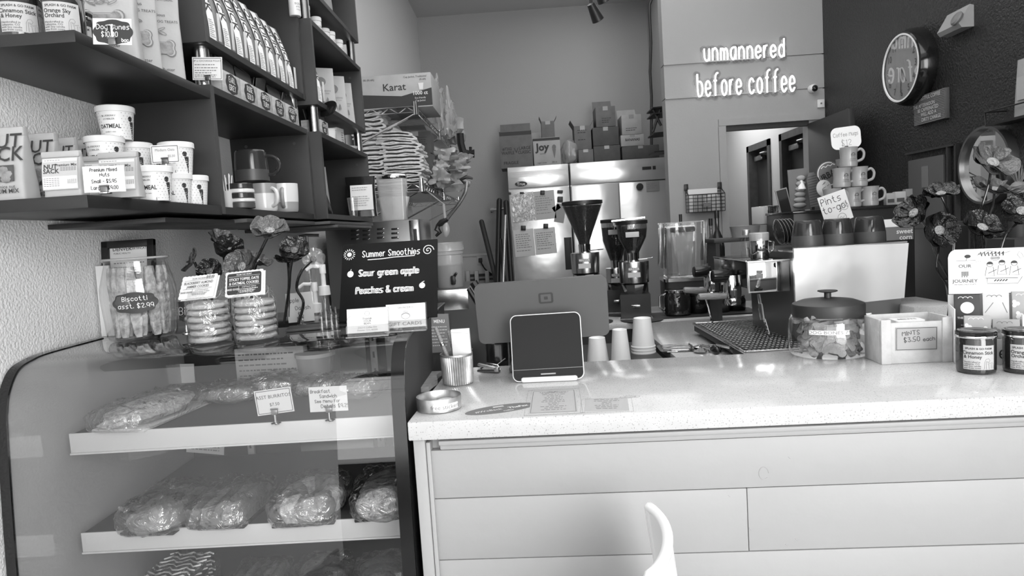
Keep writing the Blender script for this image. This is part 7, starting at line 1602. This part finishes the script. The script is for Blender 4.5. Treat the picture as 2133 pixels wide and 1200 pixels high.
# --- on top of the machine
ZM = zt_m + .002
for k, (px, lb) in enumerate(((1682, 'left of the three dark upturned mugs on the espresso machine'), (1744, 'middle of the three dark upturned mugs on the espresso machine'), (1811, 'right of the three dark upturned mugs on the espresso machine'))):
    mug('m', lb, (at(px, 500, Y=2.60).x, 2.60, ZM), R(100), .057, .1, ['ceramic_dark', 'ceramic_mid'], .52, True, 'dark mugs on the espresso machine', taper=.80)
for k in range(5):
    x = at(1622 + k * 7, 500, Y=2.75).x; t = T('saucer', ['grey saucer standing on edge nearest the steel pitcher', 'second saucer on edge left of the dark mugs', 'middle saucer of the row on edge by the mugs', 'fourth saucer of the row on edge by the mugs', 'saucer on edge touching the left dark mug'][k], 'saucer', M=MX.Translation((x + .0, 2.78, ZM + .055 - (0.03 if x < wa.x else 0))) @ rotm(0, R(78), 0) @ rotm(0, 0, 0), group='saucers standing beside the dark mugs')
    g = G(); g.lathe([(0, 0), (.03, .0), (.053, .012), (.0535, .014), (.03, .003), (0, .003)], 36); g.obj('plate', 'ceramic_dark', t)
    g = G(); g.lathe([(.052, .0118), (.0545, .0135), (.052, .0142)], 36); g.obj('rim', 'ceramic_grey', t)
ZH = ha.z + .004
x = at(1582, 520, Y=2.68).x; t = T('milk_pitcher', 'polished steel pitcher with a clear lid on the machine hood', 'pitcher', (x, 2.68, ZH), R(-5)); g = G(); g.lathe([(0, 0), (.033, 0), (.035, .003), (.035, .075), (.034, .08)], 32); g.obj('steel_body', 'chrome', t); g = G(); g.lathe([(.037, .072), (.038, .1), (.035, .104), (0, .104)], 32); g.obj('clear_lid', 'milky', t); g = G(); g.tube([(.034, 0, .07), (.055, 0, .065), (.05, 0, .03), (.036, 0, .02)], .004, 8); g.obj('handle', 'chrome', t)
bx_ = at(1540, 520, Y=2.80).x; t = T('glass_shaker', 'small clear glass bottle with metal top on the machine hood', 'bottle', (bx_ + .03, 2.80, ZH)); g = G(); g.lathe([(.02, 0), (.022, .005), (.022, .07), (.012, .09), (.012, .1)], 24); g.obj('glass_body', 'glass', t); g = G(); g.lathe([(.016, .094), (.016, .115), (0, .118)], 20); g.obj('metal_top', 'tin', t)
# large pale bowls row and napkin holder on a shelf behind
t = T('rear_riser', 'narrow dark riser shelf behind the machine carrying pale cups', 'shelf', (at(1590, 490, Y=3.45).x, 3.5, ZB)); zr = at(1590, 492, Y=3.42).z
g = G(); g.box((.05, 0, zr - ZB - .01), (.62, .18, .02), bev=.002); g.obj('shelf_board', 'char', t)
for sx in (-.24, .34): g = G(); g.box((sx, 0, (zr - ZB) / 2 - .01), (.02, .16, zr - ZB - .02)); g.obj('support', 'char', t)
for k, px in enumerate((1552, 1588, 1628)):
    r = (.075, .05, .065)[k]; x = at(px, 480, Y=3.45).x; t = T('cup', ['dark banded low bowl at the left end of the riser shelf', 'grey paper bowl in the middle of the riser shelf', 'grey paper bowl at the right end of the riser shelf'][k], 'bowl', (x, 3.45, zr), 0, 'grey bowls on the riser shelf')
    g = G(); g.lathe([(0, 0), (r * .85, 0), (r, .055), (r * 1.03, .058), (r * .97, .058), (r * .82, .004), (0, .004)], 32); g.obj('bowl', 'ceramic_grey', t)
x = at(1596, 450, Y=3.5).x; zn = zr + .058; t = T('napkin_dispenser', 'shiny steel napkin dispenser standing behind the machine', 'dispenser', (x, 3.52, zn), R(20)); hn = at(1596, 429, Y=3.5).z - zn
g = G(); g.box((.012, 0, hn / 2), (.075, .1, hn), bev=.006); g.obj('steel_case', 'chrome', t); g = G(); g.box((-.035, 0, hn / 2), (.022, .092, hn * .96), bev=.002); g.obj('napkins', 'wall_hall', t)

# ================================================================== DARK MERCHANDISE CASE, MUGS AND SIGNS
CY = 3.06; cz = at(1770, 433, Y=CY + .05).z; cx0_, cx1_ = at(1652, 440, Y=CY).x, at(1905, 430, Y=CY).x
t = T('drinks_case', 'black counter display case carrying the mug pyramid', 'case', ((cx0_ + cx1_) / 2, CY + .17, ZB)); W_ = cx1_ - cx0_; H_ = cz - ZB
g = G(); g.box((0, 0, H_ / 2), (W_, .34, H_), bev=.005); g.obj('case_body', 'black', t)
g = G(); g.box((0, -.003, H_ - .006), (W_ + .01, .35, .012), bev=.003); g.obj('top_board', 'black_gloss', t)
p = at(1868, 478, Y=CY); g = G(); g.box((p.x - t.location.x, -.173, p.z - ZB), (.14, .004, .095)); c = g.obj('price_panel', 'ink_grey', t, smooth=0)
g = G(); g.box((p.x - t.location.x, -.176, p.z - ZB + .03), (.135, .003, .035)); g.obj('lit_strip', 'white', t, smooth=0)  # plain white label strip across the price panel
text(c, [('sweet', .03, 0, .03, 1, .02), ('corn', .035, -.027, .03, 1, .02)], 'paper', MX.Translation((p.x - t.location.x, -.1775, p.z - ZB - .01)) @ FRONT)
def diner(px, py_base, Y, z, lb, first=[None]):
    x = at(px, 400, Y=Y).x; rr = .041; h_ = .090
    if first[0] is None:
        t = T('coffee_mug', lb, 'mug', (x, Y, z), R(-18), 'printed mugs in the pyramid')
        g = G(); g.lathe([(0, .004), (.032, 0), (.036, .003), (.0375, .015), (.035, .04), (.0355, .06), (.039, .084), (.0405, .089), (.0385, .0895), (.033, .06), (.033, .01), (0, .008)], 40); g.obj('body', 'ceramic_tan', t)
        g = G(); g.tube(smoothpath([V((.034, 0, .072)), V((.052, 0, .078)), V((.064, 0, .06)), V((.058, 0, .034)), V((.036, 0, .024))]), .006, 8); g.obj('handle', 'ceramic_tan', t)
        q = lambda v: V((.0392 * math.cos(v.x / .0392 - PI / 2), .0392 * math.sin(v.x / .0392 - PI / 2), v.y))
        g = G(); pl = [(.004, .05), (.006, .058), (.012, .062), (.019, .060), (.021, .052)]; ribbon(g, pl, .0022, I4, q); ribbon(g, [(.004, .051), (.021, .051)], .0016, I4, q); ribbon(g, [(.006, .046), (.006, .042)], .0012, I4, q); ribbon(g, [(.018, .046), (.018, .042)], .0012, I4, q)
        g.obj('printed_face', 'char', t, smooth=0); text(t, [('COFFEE', .012, .034, .0075, 1, .02), ('THEN TALK', .012, .026, .006, 1, .01)], 'ink_grey', I4, 'print', q)
        first[0] = t; return t
    return dup(first[0], lb, (x, Y, z), R(-18 + (px % 7)))
MYm = 3.12; z0 = cz + .002
for px, tier, lb in ((1733, 0, 'bottom row mug behind the Pints to go card'), (1775, 0, 'bottom row mug in the middle of the pyramid'), (1811, 0, 'bottom row mug at the right end of the pyramid'), (1754, 1, 'left mug of the pyramid middle row'), (1789, 1, 'right mug of the pyramid middle row'), (1769, 2, 'topmost mug of the pyramid under the Coffee Mugs sign')):
    diner(px, 0, MYm, z0 + tier * .0905, lb)
def rr_shape(w_, h_): return rrect(w_, h_, min(w_, h_) * .28, 6)
t = clip_card(1762, 287, 3.12, 60, 44, z0 + 2 * .0905 + .012, 'rounded white Coffee Mugs $12 sign on top of the mug pyramid', tilt=-4, m='white', inks=[('Coffee Mugs', 0, .16, .17, .82), ('$12', .0, -.22, .26)], shape=rr_shape, inkw=.0016, inkm='ink_grey')
t = clip_card(1740, 433, 2.92, 58, 62, cz + .0, 'white Pints to go card leaning before the mugs', tilt=-16, m='white', inks=[('Pints', -.08, .30, .22), ('to-go!', -.02, .02, .22)], inkw=.0026, clipm=None)
g = G(); P_ = MX.Translation((0, -.0025, t.children[0].matrix_local.translation.z)) ; zc_ = at(1740, 433, Y=2.92).z - cz
P_ = MX.Translation((0, -.0015, zc_)) @ rotm(0, R(-16), 0) @ FRONT
for cx_, cy_, r in ((.038, -.005, .016), (.015, -.048, .018)): ribbon(g, circ(r, n=22, cx=cx_, cy=cy_) + [(cx_ + r, cy_)], .0016, P_); ribbon(g, [(cx_ - r * .6, cy_), (cx_ - r * .2, cy_ + r * .3), (cx_ + r * .2, cy_ - r * .2), (cx_ + r * .6, cy_ + r * .2)], .0016, P_)
g.obj('drawing', 'ink_grey', t, smooth=0)
# round Urban sign, cookie card, waffle-cone board, framed cones
def board(px, py, Y, wpx, hpx, m, label, name='sign_board', tilt=-4, cat='sign', poly=None, zb=None, th=.004):
    p = at(px, py, Y=Y); k = Y / 1400; t = T(name, label, cat, (p.x, Y, p.z)); P_ = rotm(0, R(tilt), 0) @ FRONT; w_, h_ = wpx * k, hpx * k
    g = G(); g.prism(poly(w_, h_) if poly else rrect(w_, h_, .002, 2), -th / 2, th / 2, P_); c = g.obj('board', m, t)
    if Y > 2.98 and p.z - h_ / 2 > cz + .004: g = G(); g.box((0, .006, (cz - p.z) / 2), (.012, .006, p.z - cz)); g.obj('stand', 'char', t)
    return t, c, P_ @ MX.Translation((0, 0, th / 2 + .0006)), w_, h_
t, c, P_, w_, h_ = board(1726, 362, 3.28, 48, 50, 'ink_grey', 'round grey URBAN sign with white drips behind the mugs', poly=lambda w_, h_: circ(w_ / 2, h_ / 2, 32), tilt=-14)
g = G(); ribbon(g, [(w_ * .46 * math.cos(R(a_)), h_ * .46 * math.sin(R(a_))) for a_ in range(60, 300, 10)], .004, P_); ribbon(g, [(x_ * w_, .32 * h_ + (.03 * h_ if i % 2 else -.03 * h_)) for i, x_ in enumerate((-.25, -.15, -.05, .05, .15, .25, .33))], .004, P_); g.obj('white_edge', 'white', c, smooth=0)
text(c, [('URBAN', 0, -.05 * h_, .36 * h_, .8, .02, R(12))], 'black', P_)
t, c, P_, w_, h_ = board(1716, 392, 3.22, 30, 34, 'paper2', 'small cookie shaped card below the round URBAN sign', poly=lambda w_, h_: circ(w_ / 2, h_ / 2, 24))
g = G()
for k in range(9): ribbon(g, [(.25 * w_ * math.cos(k * 2.4) * (k % 3) / 2, .3 * h_ * math.sin(k * 2.4)), (.25 * w_ * math.cos(k * 2.4) * (k % 3) / 2 + .008, .3 * h_ * math.sin(k * 2.4) + .006)], .0025, P_)
g.obj('crumb_print', 'ink_grey', c, smooth=0)
t, c, P_, w_, h_ = board(1694, 395, 3.35, 22, 70, 'cardboard', 'tall brown waffle cone board behind the mugs', poly=lambda w_, h_: [(-w_ * .4, -h_ / 2), (w_ * .4, -h_ / 2), (w_ * .5, h_ * .3), (w_ * .2, h_ / 2), (-w_ * .3, h_ / 2), (-w_ * .5, h_ * .3)])
g = G()
for k in range(12): ribbon(g, [(-w_ * .42, -h_ * .45 + k * h_ * .075), (w_ * .42, -h_ * .42 + k * h_ * .075)], .002, P_)
g.obj('waffle_lines', 'char', c, smooth=0)
t, c, P_, w_, h_ = board(1664, 395, 3.40, 40, 84, 'ink_grey', 'framed picture of stacked cones standing behind the machine', tilt=-3)
for k in range(6): g = G(); g.ell((0, 0, 0), (w_ * (.34 - .02 * k), .012, h_ * .07), 12, M=MX.Translation((.002 * k, -.006, -h_ * .38 + k * h_ * .13))); g.obj('scoop', 'ink_mid', t)
g = G(); g.lathe([(0, 0), (.022, .06), (0, .06)], 10, M=MX.Translation((w_ * .1, -.008, h_ * .30)) @ rotm(R(180), 0, 0)); g.obj('paper_cone', 'white', t)
t, c, P_, w_, h_ = board(1635, 430, 3.2, 24, 74, 'black_gloss', 'narrow black framed panel tilted left of the cones picture', tilt=-12)
g = G(); ring(g, w_, h_, .002, w_ * .86, h_ * .94, .002, 0, P_); g.obj('frame_edge', 'steel_dark', c, smooth=0)
t, c, P_, w_, h_ = board(1757, 340, 3.36, 30, 20, 'cardboard', 'brown card corner sticking up behind the URBAN sign', tilt=-6)
for k, (px, wpx, hpx, m_, lb) in enumerate(((1853, 17, 24, 'ink_mid', 'small pale box at the left of the group on the black case'), (1873, 20, 26, 'paper_grey', 'small grey box in the middle of the group on the black case'), (1891, 13, 30, 'ink_grey', 'dim box at the right of the group on the black case'))):
    Y = 3.3; a = at(px, 428, Y=Y); k_ = Y / 1400; t = T('tea_carton', lb, 'box', (a.x, Y, cz + .002), R(-10), 'little boxes on the black case'); g = G(); g.box((0, 0, hpx * k_ / 2), (wpx * k_, .04, hpx * k_), bev=.002); g.obj('carton', m_, t); g = G(); g.box((0, -.021, hpx * k_ * .35), (wpx * k_ * .7, .002, hpx * k_ * .3)); g.obj('label', 'char', t)
t = T('tall_black_cabinet', 'tall black cabinet against the dark wall behind the glass flowers', 'cabinet', (at(1935, 500, Y=3.35).x + .02, 3.45, .914)); hc_ = at(1935, 465, Y=3.3).z - .914; g = G(); g.box((0, 0, hc_ / 2), (.30, .3, hc_), bev=.005); g.obj('cabinet_body', 'char', t); g = G(); g.box((-.0, -.152, hc_ / 2), (.27, .01, hc_ * .9), bev=.003); g.obj('door', 'black', t)
# pale raised ledge right of the machine and crumpled napkins
ze = at(1920, 632, Y=2.5).z; g = G(); a = at(1893, 640, Y=2.45); b = at(1992, 640, Y=2.45); g.box(((b.x - a.x) / 2, .14, (ze - ZB) / 2), (b.x - a.x, .28, ze - ZB), bev=.004); tag(g.obj('raised_ledge', 'quartz', loc=(a.x, 2.42, ZB)), 'pale raised ledge right of the espresso machine', 'ledge')
t = T('napkin_pile', 'crumpled white napkins and a stirrer between the jar and the crate', 'napkins', (at(1800, 700, Y=1.94).x, 1.94, .95)); zz = at(1798, 655, Y=1.98).z - .95
for k in range(5): g = G(); g.ell(((k - 2) * .005, .004 * k, zz * (.15 + .18 * k)), (.028 - .002 * k, .03, zz * .16), 10, wob=.8, seed=k); g.obj('napkin', 'white', t)
g = G(); g.cyl((.0, 0, zz * .8), (.002, 0, zz * 1.15), .0015, n=6); g.obj('stirrer', 'paper', t)
t['label'] = 'crumpled white napkins between the dog bone jar and the crate'
t = T('napkin_stand', 'small dark stand under the crumpled napkins behind the counter', 'stand', (at(1800, 700, Y=1.94).x, 1.94, 0)); g = G(); g.box((0, 0, .475), (.12, .12, .95)); g.obj('stand', 'char', t)

# paper cups behind the counter, low dark cabinet under the till
t = T('cup_counter', 'low dark counter under the upturned paper cups', 'counter', (.28, 2.62, 0)); g = G(); g.box((0, 0, ZB - .015), (.46, .9, .03), bev=.003); g.obj('worktop', 'black', t); g = G(); g.box((0, 0, .44), (.42, .86, .88)); g.obj('cabinet', 'char', t)
for px, rt, rb, pt, pb, Y, cnt, lb in ((1244, 17, 24, 703, 748, 2.55, 1, 'upturned paper cup half hidden by the customer screen'), (1292, 15, 22, 686, 752, 2.48, 1, 'upturned white paper cup in the middle of the three'), (1340, 18, 24, 662, 736, 2.80, 3, 'tallest stack of upturned paper cups at the right')):
    x = at(px, 720, Y=Y).x; k = Y / 1400; h_ = at(px, pt, Y=Y).z - ZB; t = T('paper_cup', lb, 'cup', (x, Y, ZB), R(8 if cnt == 3 else 0), 'upturned paper cups behind the counter')
    for j in range(cnt):
        g = G(); z0_ = .012 * j; r0 = rb * k; r1 = rt * k; hh_ = h_ - .012 * (cnt - 1); g.lathe([(r0, z0_ + .002), (r0 + .003, z0_), (r0 + .003, z0_ + .005), (r0, z0_ + .006), (r1, z0_ + hh_), (r1 - .002, z0_ + hh_ + .001), (r1 - .003, z0_ + hh_ - .008), (0, z0_ + hh_ - .008)], 36); g.obj('cup_shell', 'white', t)
t = T('receipt_printer', 'black glossy printer standing under the till display', 'printer', (at(1037, 730, Y=1.85).x, 1.84, .93)); g = G(); g.box((0, 0, (at(1037, 712, Y=1.8).z - .93) / 2), (.062, .07, at(1037, 712, Y=1.8).z - .93), bev=.008); g.obj('housing', 'black_gloss', t)
for k in range(4): g = G(); g.tube([(-.02, -.037, .10 + k * .02), (0, -.038, .105 + k * .02), (.022, -.037, .12 + k * .02)], .0018, 6); g.obj('rib', 'steel', t)
t = T('till_shelf', 'dark shelf behind the counter carrying the printer', 'shelf', (.02, 1.88, .90)); g = G(); g.box((0, 0, .015), (.5, .2, .03)); g.obj('shelf_board', 'char', t)
for sx in (-.2, .2): g = G(); g.box((sx, 0, -.45), (.03, .15, .9)); g.obj('support', 'char', t)
# steel work counter left behind the case
t = T('steel_counter', 'stainless work counter behind the pastry case', 'counter', (-.65, 2.70, 0)); g = G(); g.box((0, 0, .90), (.72, .9, .03), bev=.003); g.obj('worktop', 'steel', t); g = G(); g.box((0, 0, .44), (.68, .86, .88)); g.obj('cabinet', 'steel_dark', t)
workcounter('oven_counter', 'work counter along the left wall carrying the steel oven', -1.07, -.54, 3.42, 4.08)
bottle('syrup_bottle', 648, 2.5, .915, .045, .50, 'acrylic', 'tall clear dispenser bottle with a black tap behind the flowers', False, neck=.5)
t = T('faucet', 'thin chrome tap rising behind the glass flowers', 'tap', (at(641, 520, Y=2.6).x, 2.6, .915)); h_ = at(641, 492, Y=2.6).z - .915; g = G(); g.cyl((0, 0, 0), (0, 0, h_), .006, n=10); g.tube([(-.03, 0, h_), (0, 0, h_ + .004), (.05, 0, h_)], .006, 8); g.obj('pipe', 'steel_dark', t)

# ================================================================== ON THE SIGN WALL
# lit lettering
def neon(body, pl, pr, h, name, label):
    """tube letters spread between two measured ends"""
    P0 = at(pl[0], pl[1], Y=YN - .03); P1 = at(pr[0], pr[1], Y=YN - .03); sl, wd = strokes(body, h, gap=2.1, smooth=2); d = P1 - P0; sc = d.length / wd; c = (P0 + P1) / 2; an = math.atan2(d.z, d.x)
    t = T(name, label, 'sign', (c.x, YN - .03, c.z)); P_ = rotm(0, -an, 0) @ FRONT
    g = None; outs = []
    for pl_ in sl:
        q = [(p[0] * sc, p[1], 0) for p in pl_]
        g = G(); g.tube(q, .0068, 8, M=P_); g.obj('glass_tube', 'neon', t)
        g = G(); g.tube([(a, b, -.022) for a, b, _ in q], .024, 8, M=P_ @ MX.Diagonal((1, 1, 1, 1))); outs.append(g)
    gg = G()
    for pl_ in sl:
        q = [(p[0] * sc, p[1]) for p in pl_]; ribbon(gg, q, .055, P_ @ MX.Translation((0, 0, -.02)))
        for e in (q[0], q[-1]): gg.prism(circ(.0275, n=12, cx=e[0], cy=e[1]), -.0203, -.0197, P_)
    gg.obj('backing_board', 'acrylic', t, smooth=0, stuff=True)
    return t
neon('unmannered', (1467, 108), (1633, 99), .132, 'neon_sign', 'glowing white lettering unmannered, upper line on the wall')
neon('before coffee', (1453, 178), (1655, 166), .165, 'neon_sign', 'glowing white lettering before coffee, lower line on the wall')
p = at(1694, 184, Y=YN - .03); t = T('security_camera', 'small white dome camera on the sign wall corner', 'camera', (p.x, YN - .005, p.z)); g = G(); g.lathe([(0, 0), (.032, 0), (.032, .02), (.028, .045), (.02, .055)], 24, M=rotm(R(90), 0, 0)); g.obj('housing', 'white', t); g = G(); g.ell((0, -.05, -.008), (.021, .021, .021), 16); g.obj('lens', 'black_gloss', t)
p = at(1714, 216, Y=YN); t = T('wall_sensor', 'small white wall box at the lower corner of the sign wall', 'sensor', (XR - .035, YN - .012, p.z)); g = G(); g.box((0, 0, 0), (.05, .02, .06), bev=.004); g.obj('box', 'white', t); g = G(); g.box((0, -.011, 0), (.012, .003, .012)); g.obj('button', 'ink_grey', t)
# ================================================================== TRACK LIGHTS
t = T('track_light', 'black track with spotlight heads hanging from the ceiling', 'lamp', (at(1238, 10, Y=4).x, 4.0, 0)); x_ = t.location.x; zl = at(1245, 38, Y=4).z
g = G(); g.box((0, 1.0, 3.86), (.03, 3.2, .03)); g.obj('rail', 'black', t)
for k in (-1, 1): g = G(); g.cyl((0, 1.0 + k * 1.4, 3.87), (0, 1.0 + k * 1.4, ZC), .012, n=8); g.obj('hanger', 'black', t)
for k, (px, py, Y) in enumerate(((1246, 42, 4.0), (1259, 2, 3.6))):
    p = at(px, py, Y=Y) - V((x_, 4.0, 0)); M = MX.Translation(p) @ rotm(R(25), R(-28), 0)
    g = G(); g.lathe([(0, .10), (.022, .10), (.026, .07), (.036, .0), (.034, -.002)], 24, M=M); h_ = g.obj('lamp_head', 'black', t)
    g = G(); g.lathe([(0, .004), (.031, .004)], 24, M=M); g.obj('bulb_lens', 'lamp', h_)
    g = G(); g.tube([p + V((-.02, 0, .06)), p + V((-.035, 0, .10)), V((0, p.y, 3.86))], .010, 8); g.obj('arm', 'black', t)
# ================================================================== ON THE DARK WALL
def onwall(px, py): return at(px, py, X=XR)
ca_, cb_, cl_, cr_ = onwall(1893, 66), onwall(1885, 220), onwall(1857, 150), onwall(1930, 140)
cp = at(1875, 142, X=XR - .09); Rk = .19
t = T('wall_clock', 'round black wall clock with a white ring and printed numerals', 'clock', (XR, cp.y, cp.z)); M = rotm(0, R(-90), 0)
g = G(); g.lathe([(0, .0), (Rk * 1.12, 0), (Rk * 1.14, .02), (Rk * 1.12, .055), (Rk * 1.04, .085), (Rk * .98, .09)], 64, M=M); g.obj('case', 'black_gloss', t)
g = G(); g.lathe([(Rk * .98, .088), (Rk * 1.0, .094), (Rk * .95, .094), (Rk * .94, .088)], 64, M=M); g.obj('ring', 'white', t)
g = G(); g.lathe([(0, .082), (Rk * .95, .082)], 64, M=M); dl_ = g.obj('dial', 'clock_face', t)
P_ = MX.Translation((-.084, 0, 0)) @ FACEXN
text(dl_, [(str(n_), Rk * .75 * math.sin(n_ * PI / 6), Rk * .75 * math.cos(n_ * PI / 6), .055, .9) for n_ in range(1, 13)], 'char', P_, 'numerals')
for nm, a_, l in (('hour_hand', 150, .5), ('minute_hand', 185, .72)):
    g = G(); g.box((0, l * Rk / 2, 0), (.006, l * Rk, .001), P_ @ rotm(0, 0, -R(a_))); g.obj(nm, 'black', dl_)
g = G(); g.lathe([(0, .0905), (Rk * .95, .0895)], 64, M=M); g.obj('cover_glass', 'glass', t)
a, b, c = onwall(1975, 55), onwall(2025, 30), onwall(2000, 75)
t = T('emergency_light', 'grey wedge shaped emergency light high on the dark wall', 'emergency light', (XR, (a.y + b.y) / 2 - .02, onwall(2000, 45).z)); g = G(); g.prism([(-.0, .05), (-.02, .055), (-.075, -.035), (-.06, -.055), (0, -.055)], -.09, .09, rotm(R(90), 0, 0)); g.obj('housing', 'ink_mid', t)
g = G(); g.lathe([(0, 0), (.032, 0), (.036, .012), (.03, .02), (0, .024)], 24, M=MX.Translation((-.06, -.065, -.01)) @ rotm(0, R(-62), 0)); g.obj('lamp_lens', 'ink_grey', t)
a, b, c = onwall(1912, 204), onwall(1978, 194), onwall(1913, 263); W_ = a.y - b.y; H_ = a.z - c.z
t = T('letter_board', 'grooved grey letter board with pale letters on the dark wall', 'sign', (XR, (a.y + b.y) / 2, (a.z + c.z) / 2)); g = G(); g.box((-.012, 0, 0), (.024, W_, H_), bev=.001); g.obj('frame', 'panel_grey', t)
P_ = MX.Translation((-.0245, 0, 0)) @ FACEXN; g = G()
for k in range(18): g.box((0, -H_ / 2 + H_ * (k + .5) / 18, 0), (W_ * .97, H_ / 30, .002), P_)
lb_ = g.obj('ridges', 'ink_grey', t, smooth=0, stuff=True)
text(t, [(s_, x_ * W_, y_ * H_, .028, .9, .01) for s_, x_, y_ in (('UNRESTFUL COFFEE', -.02, .38), ('THE AFTERNOON', -.15, .14), ('BE CAFFEINATED', -.02, -.02), ('WILL ADD A', 0, -.18), ('DIRTY CHARGE', .08, -.36))], 'paper2', P_ @ MX.Translation((0, 0, .0028)))
a, b = onwall(1893, 320), onwall(1998, 298); zt_ = (a.z + b.z) / 2
g = G(); g.box((XR - .012, (a.y + b.y) / 2, zt_ - .004), (.024, a.y - b.y, .012)); g.box((XR - .012, b.y, zt_ / 2), (.024, .014, zt_)); g.box((XR - .012, b.y + .07, zt_ / 2), (.02, .014, zt_)); struct(g.obj('door_frame_right', 'door_dark'))
a, b = onwall(1897, 335), onwall(1970, 322); g = G(); g.box((XR - .008, (a.y + b.y) / 2, a.z / 2), (.016, a.y - b.y, a.z), bev=.002); o = struct(g.obj('door_4', 'panel_grey'))
q = onwall(1933, 368); g = G(); g.box((XR - .018, q.y, q.z), (.003, .06, .12)); c = g.obj('door_notice', 'ink_grey', o)
# mirror
q = at(2060, 335, X=XR - .02); t = T('oval_mirror', 'round framed mirror on the dark wall behind the glass flowers', 'mirror', (XR, q.y + .01, q.z - .02)); M = rotm(0, R(-90), 0); Rm = .19
g = G(); g.lathe([(0, 0), (Rm, 0), (Rm * 1.02, .03), (Rm, .045), (Rm * .94, .045), (Rm * .93, .018)], 64, M=M); g.obj('frame', 'steel_dark', t); g = G(); g.lathe([(0, .02), (Rm * .94, .02)], 64, M=M); g.obj('mirror_glass', 'mirror', t)
a = onwall(2097, 258); t = T('picture_ledge', 'small black wire ledge at the right edge of the dark wall', 'shelf', (XR, a.y - .2, a.z)); g = G(); g.box((-.05, 0, 0), (.10, .4, .012)); g.obj('ledge', 'black', t); g = G(); g.tube([(-.1, .2, .0), (-.1, .2, .06), (-.1, -.2, .06)], .004, 6); g.tube([(-.1, .2, .06), (0, .2, .06)], .004, 6); g.obj('rail', 'black', t)
q = at(2128, 205, X=XR - .06); t = T('paper_bag', 'tall pale paper pack standing on the black wire ledge', 'bag', (XR - .06, q.y - .05, a.z + .007), R(-90)); g = G(); bagmesh(g, .14, .05, .25, .01, 4); g.obj('pack', 'ink_mid', t); g = G(); g.box((0, -.028, .12), (.08, .002, .1)); g.obj('label', 'paper_grey', t)
# glass flowers on the right
GR = 'glass flowers in the tall right hand bunch'
flower(1960, 405, 2.15, 33, (-.25, -.35, .9), [(1978, 450, 2.15), (1988, 500, 2.15), (1985, 560, 2.15), (2000, 640, 2.15)], 'glass_flower', 'dark glass flower with the grey centre, upper left of the right bunch', GR, 21)
flower(1905, 445, 2.2, 38, (-.85, -.3, .5), [(1930, 475, 2.2), (1950, 530, 2.2), (1985, 600, 2.2), (1998, 650, 2.2)], 'glass_flower', 'dark glass flower seen edge on, farthest left of the right bunch', GR, 22)
flower(1955, 480, 2.05, 37, (.0, -1, .15), [(1955, 520, 2.1), (1952, 560, 2.1), (1975, 600, 2.1), (1990, 660, 2.1)], 'glass_flower', 'large black glass flower facing front below the upper left one', GR, 23)
flower(2066, 340, 2.0, 45, (.05, -.75, .65), [(2060, 380, 2.02), (2045, 430, 2.03), (2030, 470, 2.05), (2035, 560, 2.1)], 'flower_grey', 'highest wide pale edged glass flower before the mirror', GR, 24)
flower(2072, 398, 2.2, 45, (.1, -.35, .95), [(2068, 430, 2.2), (2056, 470, 2.2), (2050, 560, 2.2)], 'flower_grey', 'flat wide glass flower just under the highest one', GR, 25)
flower(2045, 475, 1.95, 38, (.05, -.7, .7), [(2050, 510, 2.0), (2052, 560, 2.0)], 'glass_flower', 'dark glass flower directly above the chocolate display', GR, 26)
flower(2128, 440, 1.95, 36, (-.35, -.8, .45), [(2118, 465, 1.98), (2095, 490, 2.0), (2080, 540, 2.0)], 'glass_flower', 'glass flower cut by the right edge of the picture', GR, 27)
p = at(2122, 405, Y=2.4); t = T('pineapple_ornament', 'grey pineapple ornament with spiky leaves at the right edge', 'ornament', (p.x, 2.4, p.z - .05)); g = G(); g.ell((0, 0, .05), (.033, .033, .048), 20); g.obj('fruit', 'ink_grey', t)
for k in range(16):
    a_ = k * 2.4; g = G(); g.cyl((.006 * math.cos(a_), .006 * math.sin(a_), .09), ((.012 + .02 * (k / 16)) * math.cos(a_), (.012 + .02 * (k / 16)) * math.sin(a_), .15 - .0015 * k), .003, .0006, n=5); g.obj('leaf', 'ink_grey', t)
t2 = T('ornament_stand', 'dark tall stand holding flowers and the pineapple at the right', 'stand', (p.x - .02, 2.36, .914)); g = G(); g.box((0, 0, .203), (.16, .16, .406)); g.obj('stand', 'char', t2)
g = G(); g.cyl((.02, .04, .406), (.02, .04, p.z - .052 - .914), .03, n=16); g.obj('neck', 'char', t2)
t = T('flower_vase', 'dark vase hidden behind the chocolate display holding the glass flowers', 'vase', (at(2010, 600, Y=2.12).x, 2.12, .915)); g = G(); g.lathe([(0, 0), (.05, 0), (.06, .08), (.045, .22), (.055, .3)], 28); g.obj('vase', 'black_gloss', t)
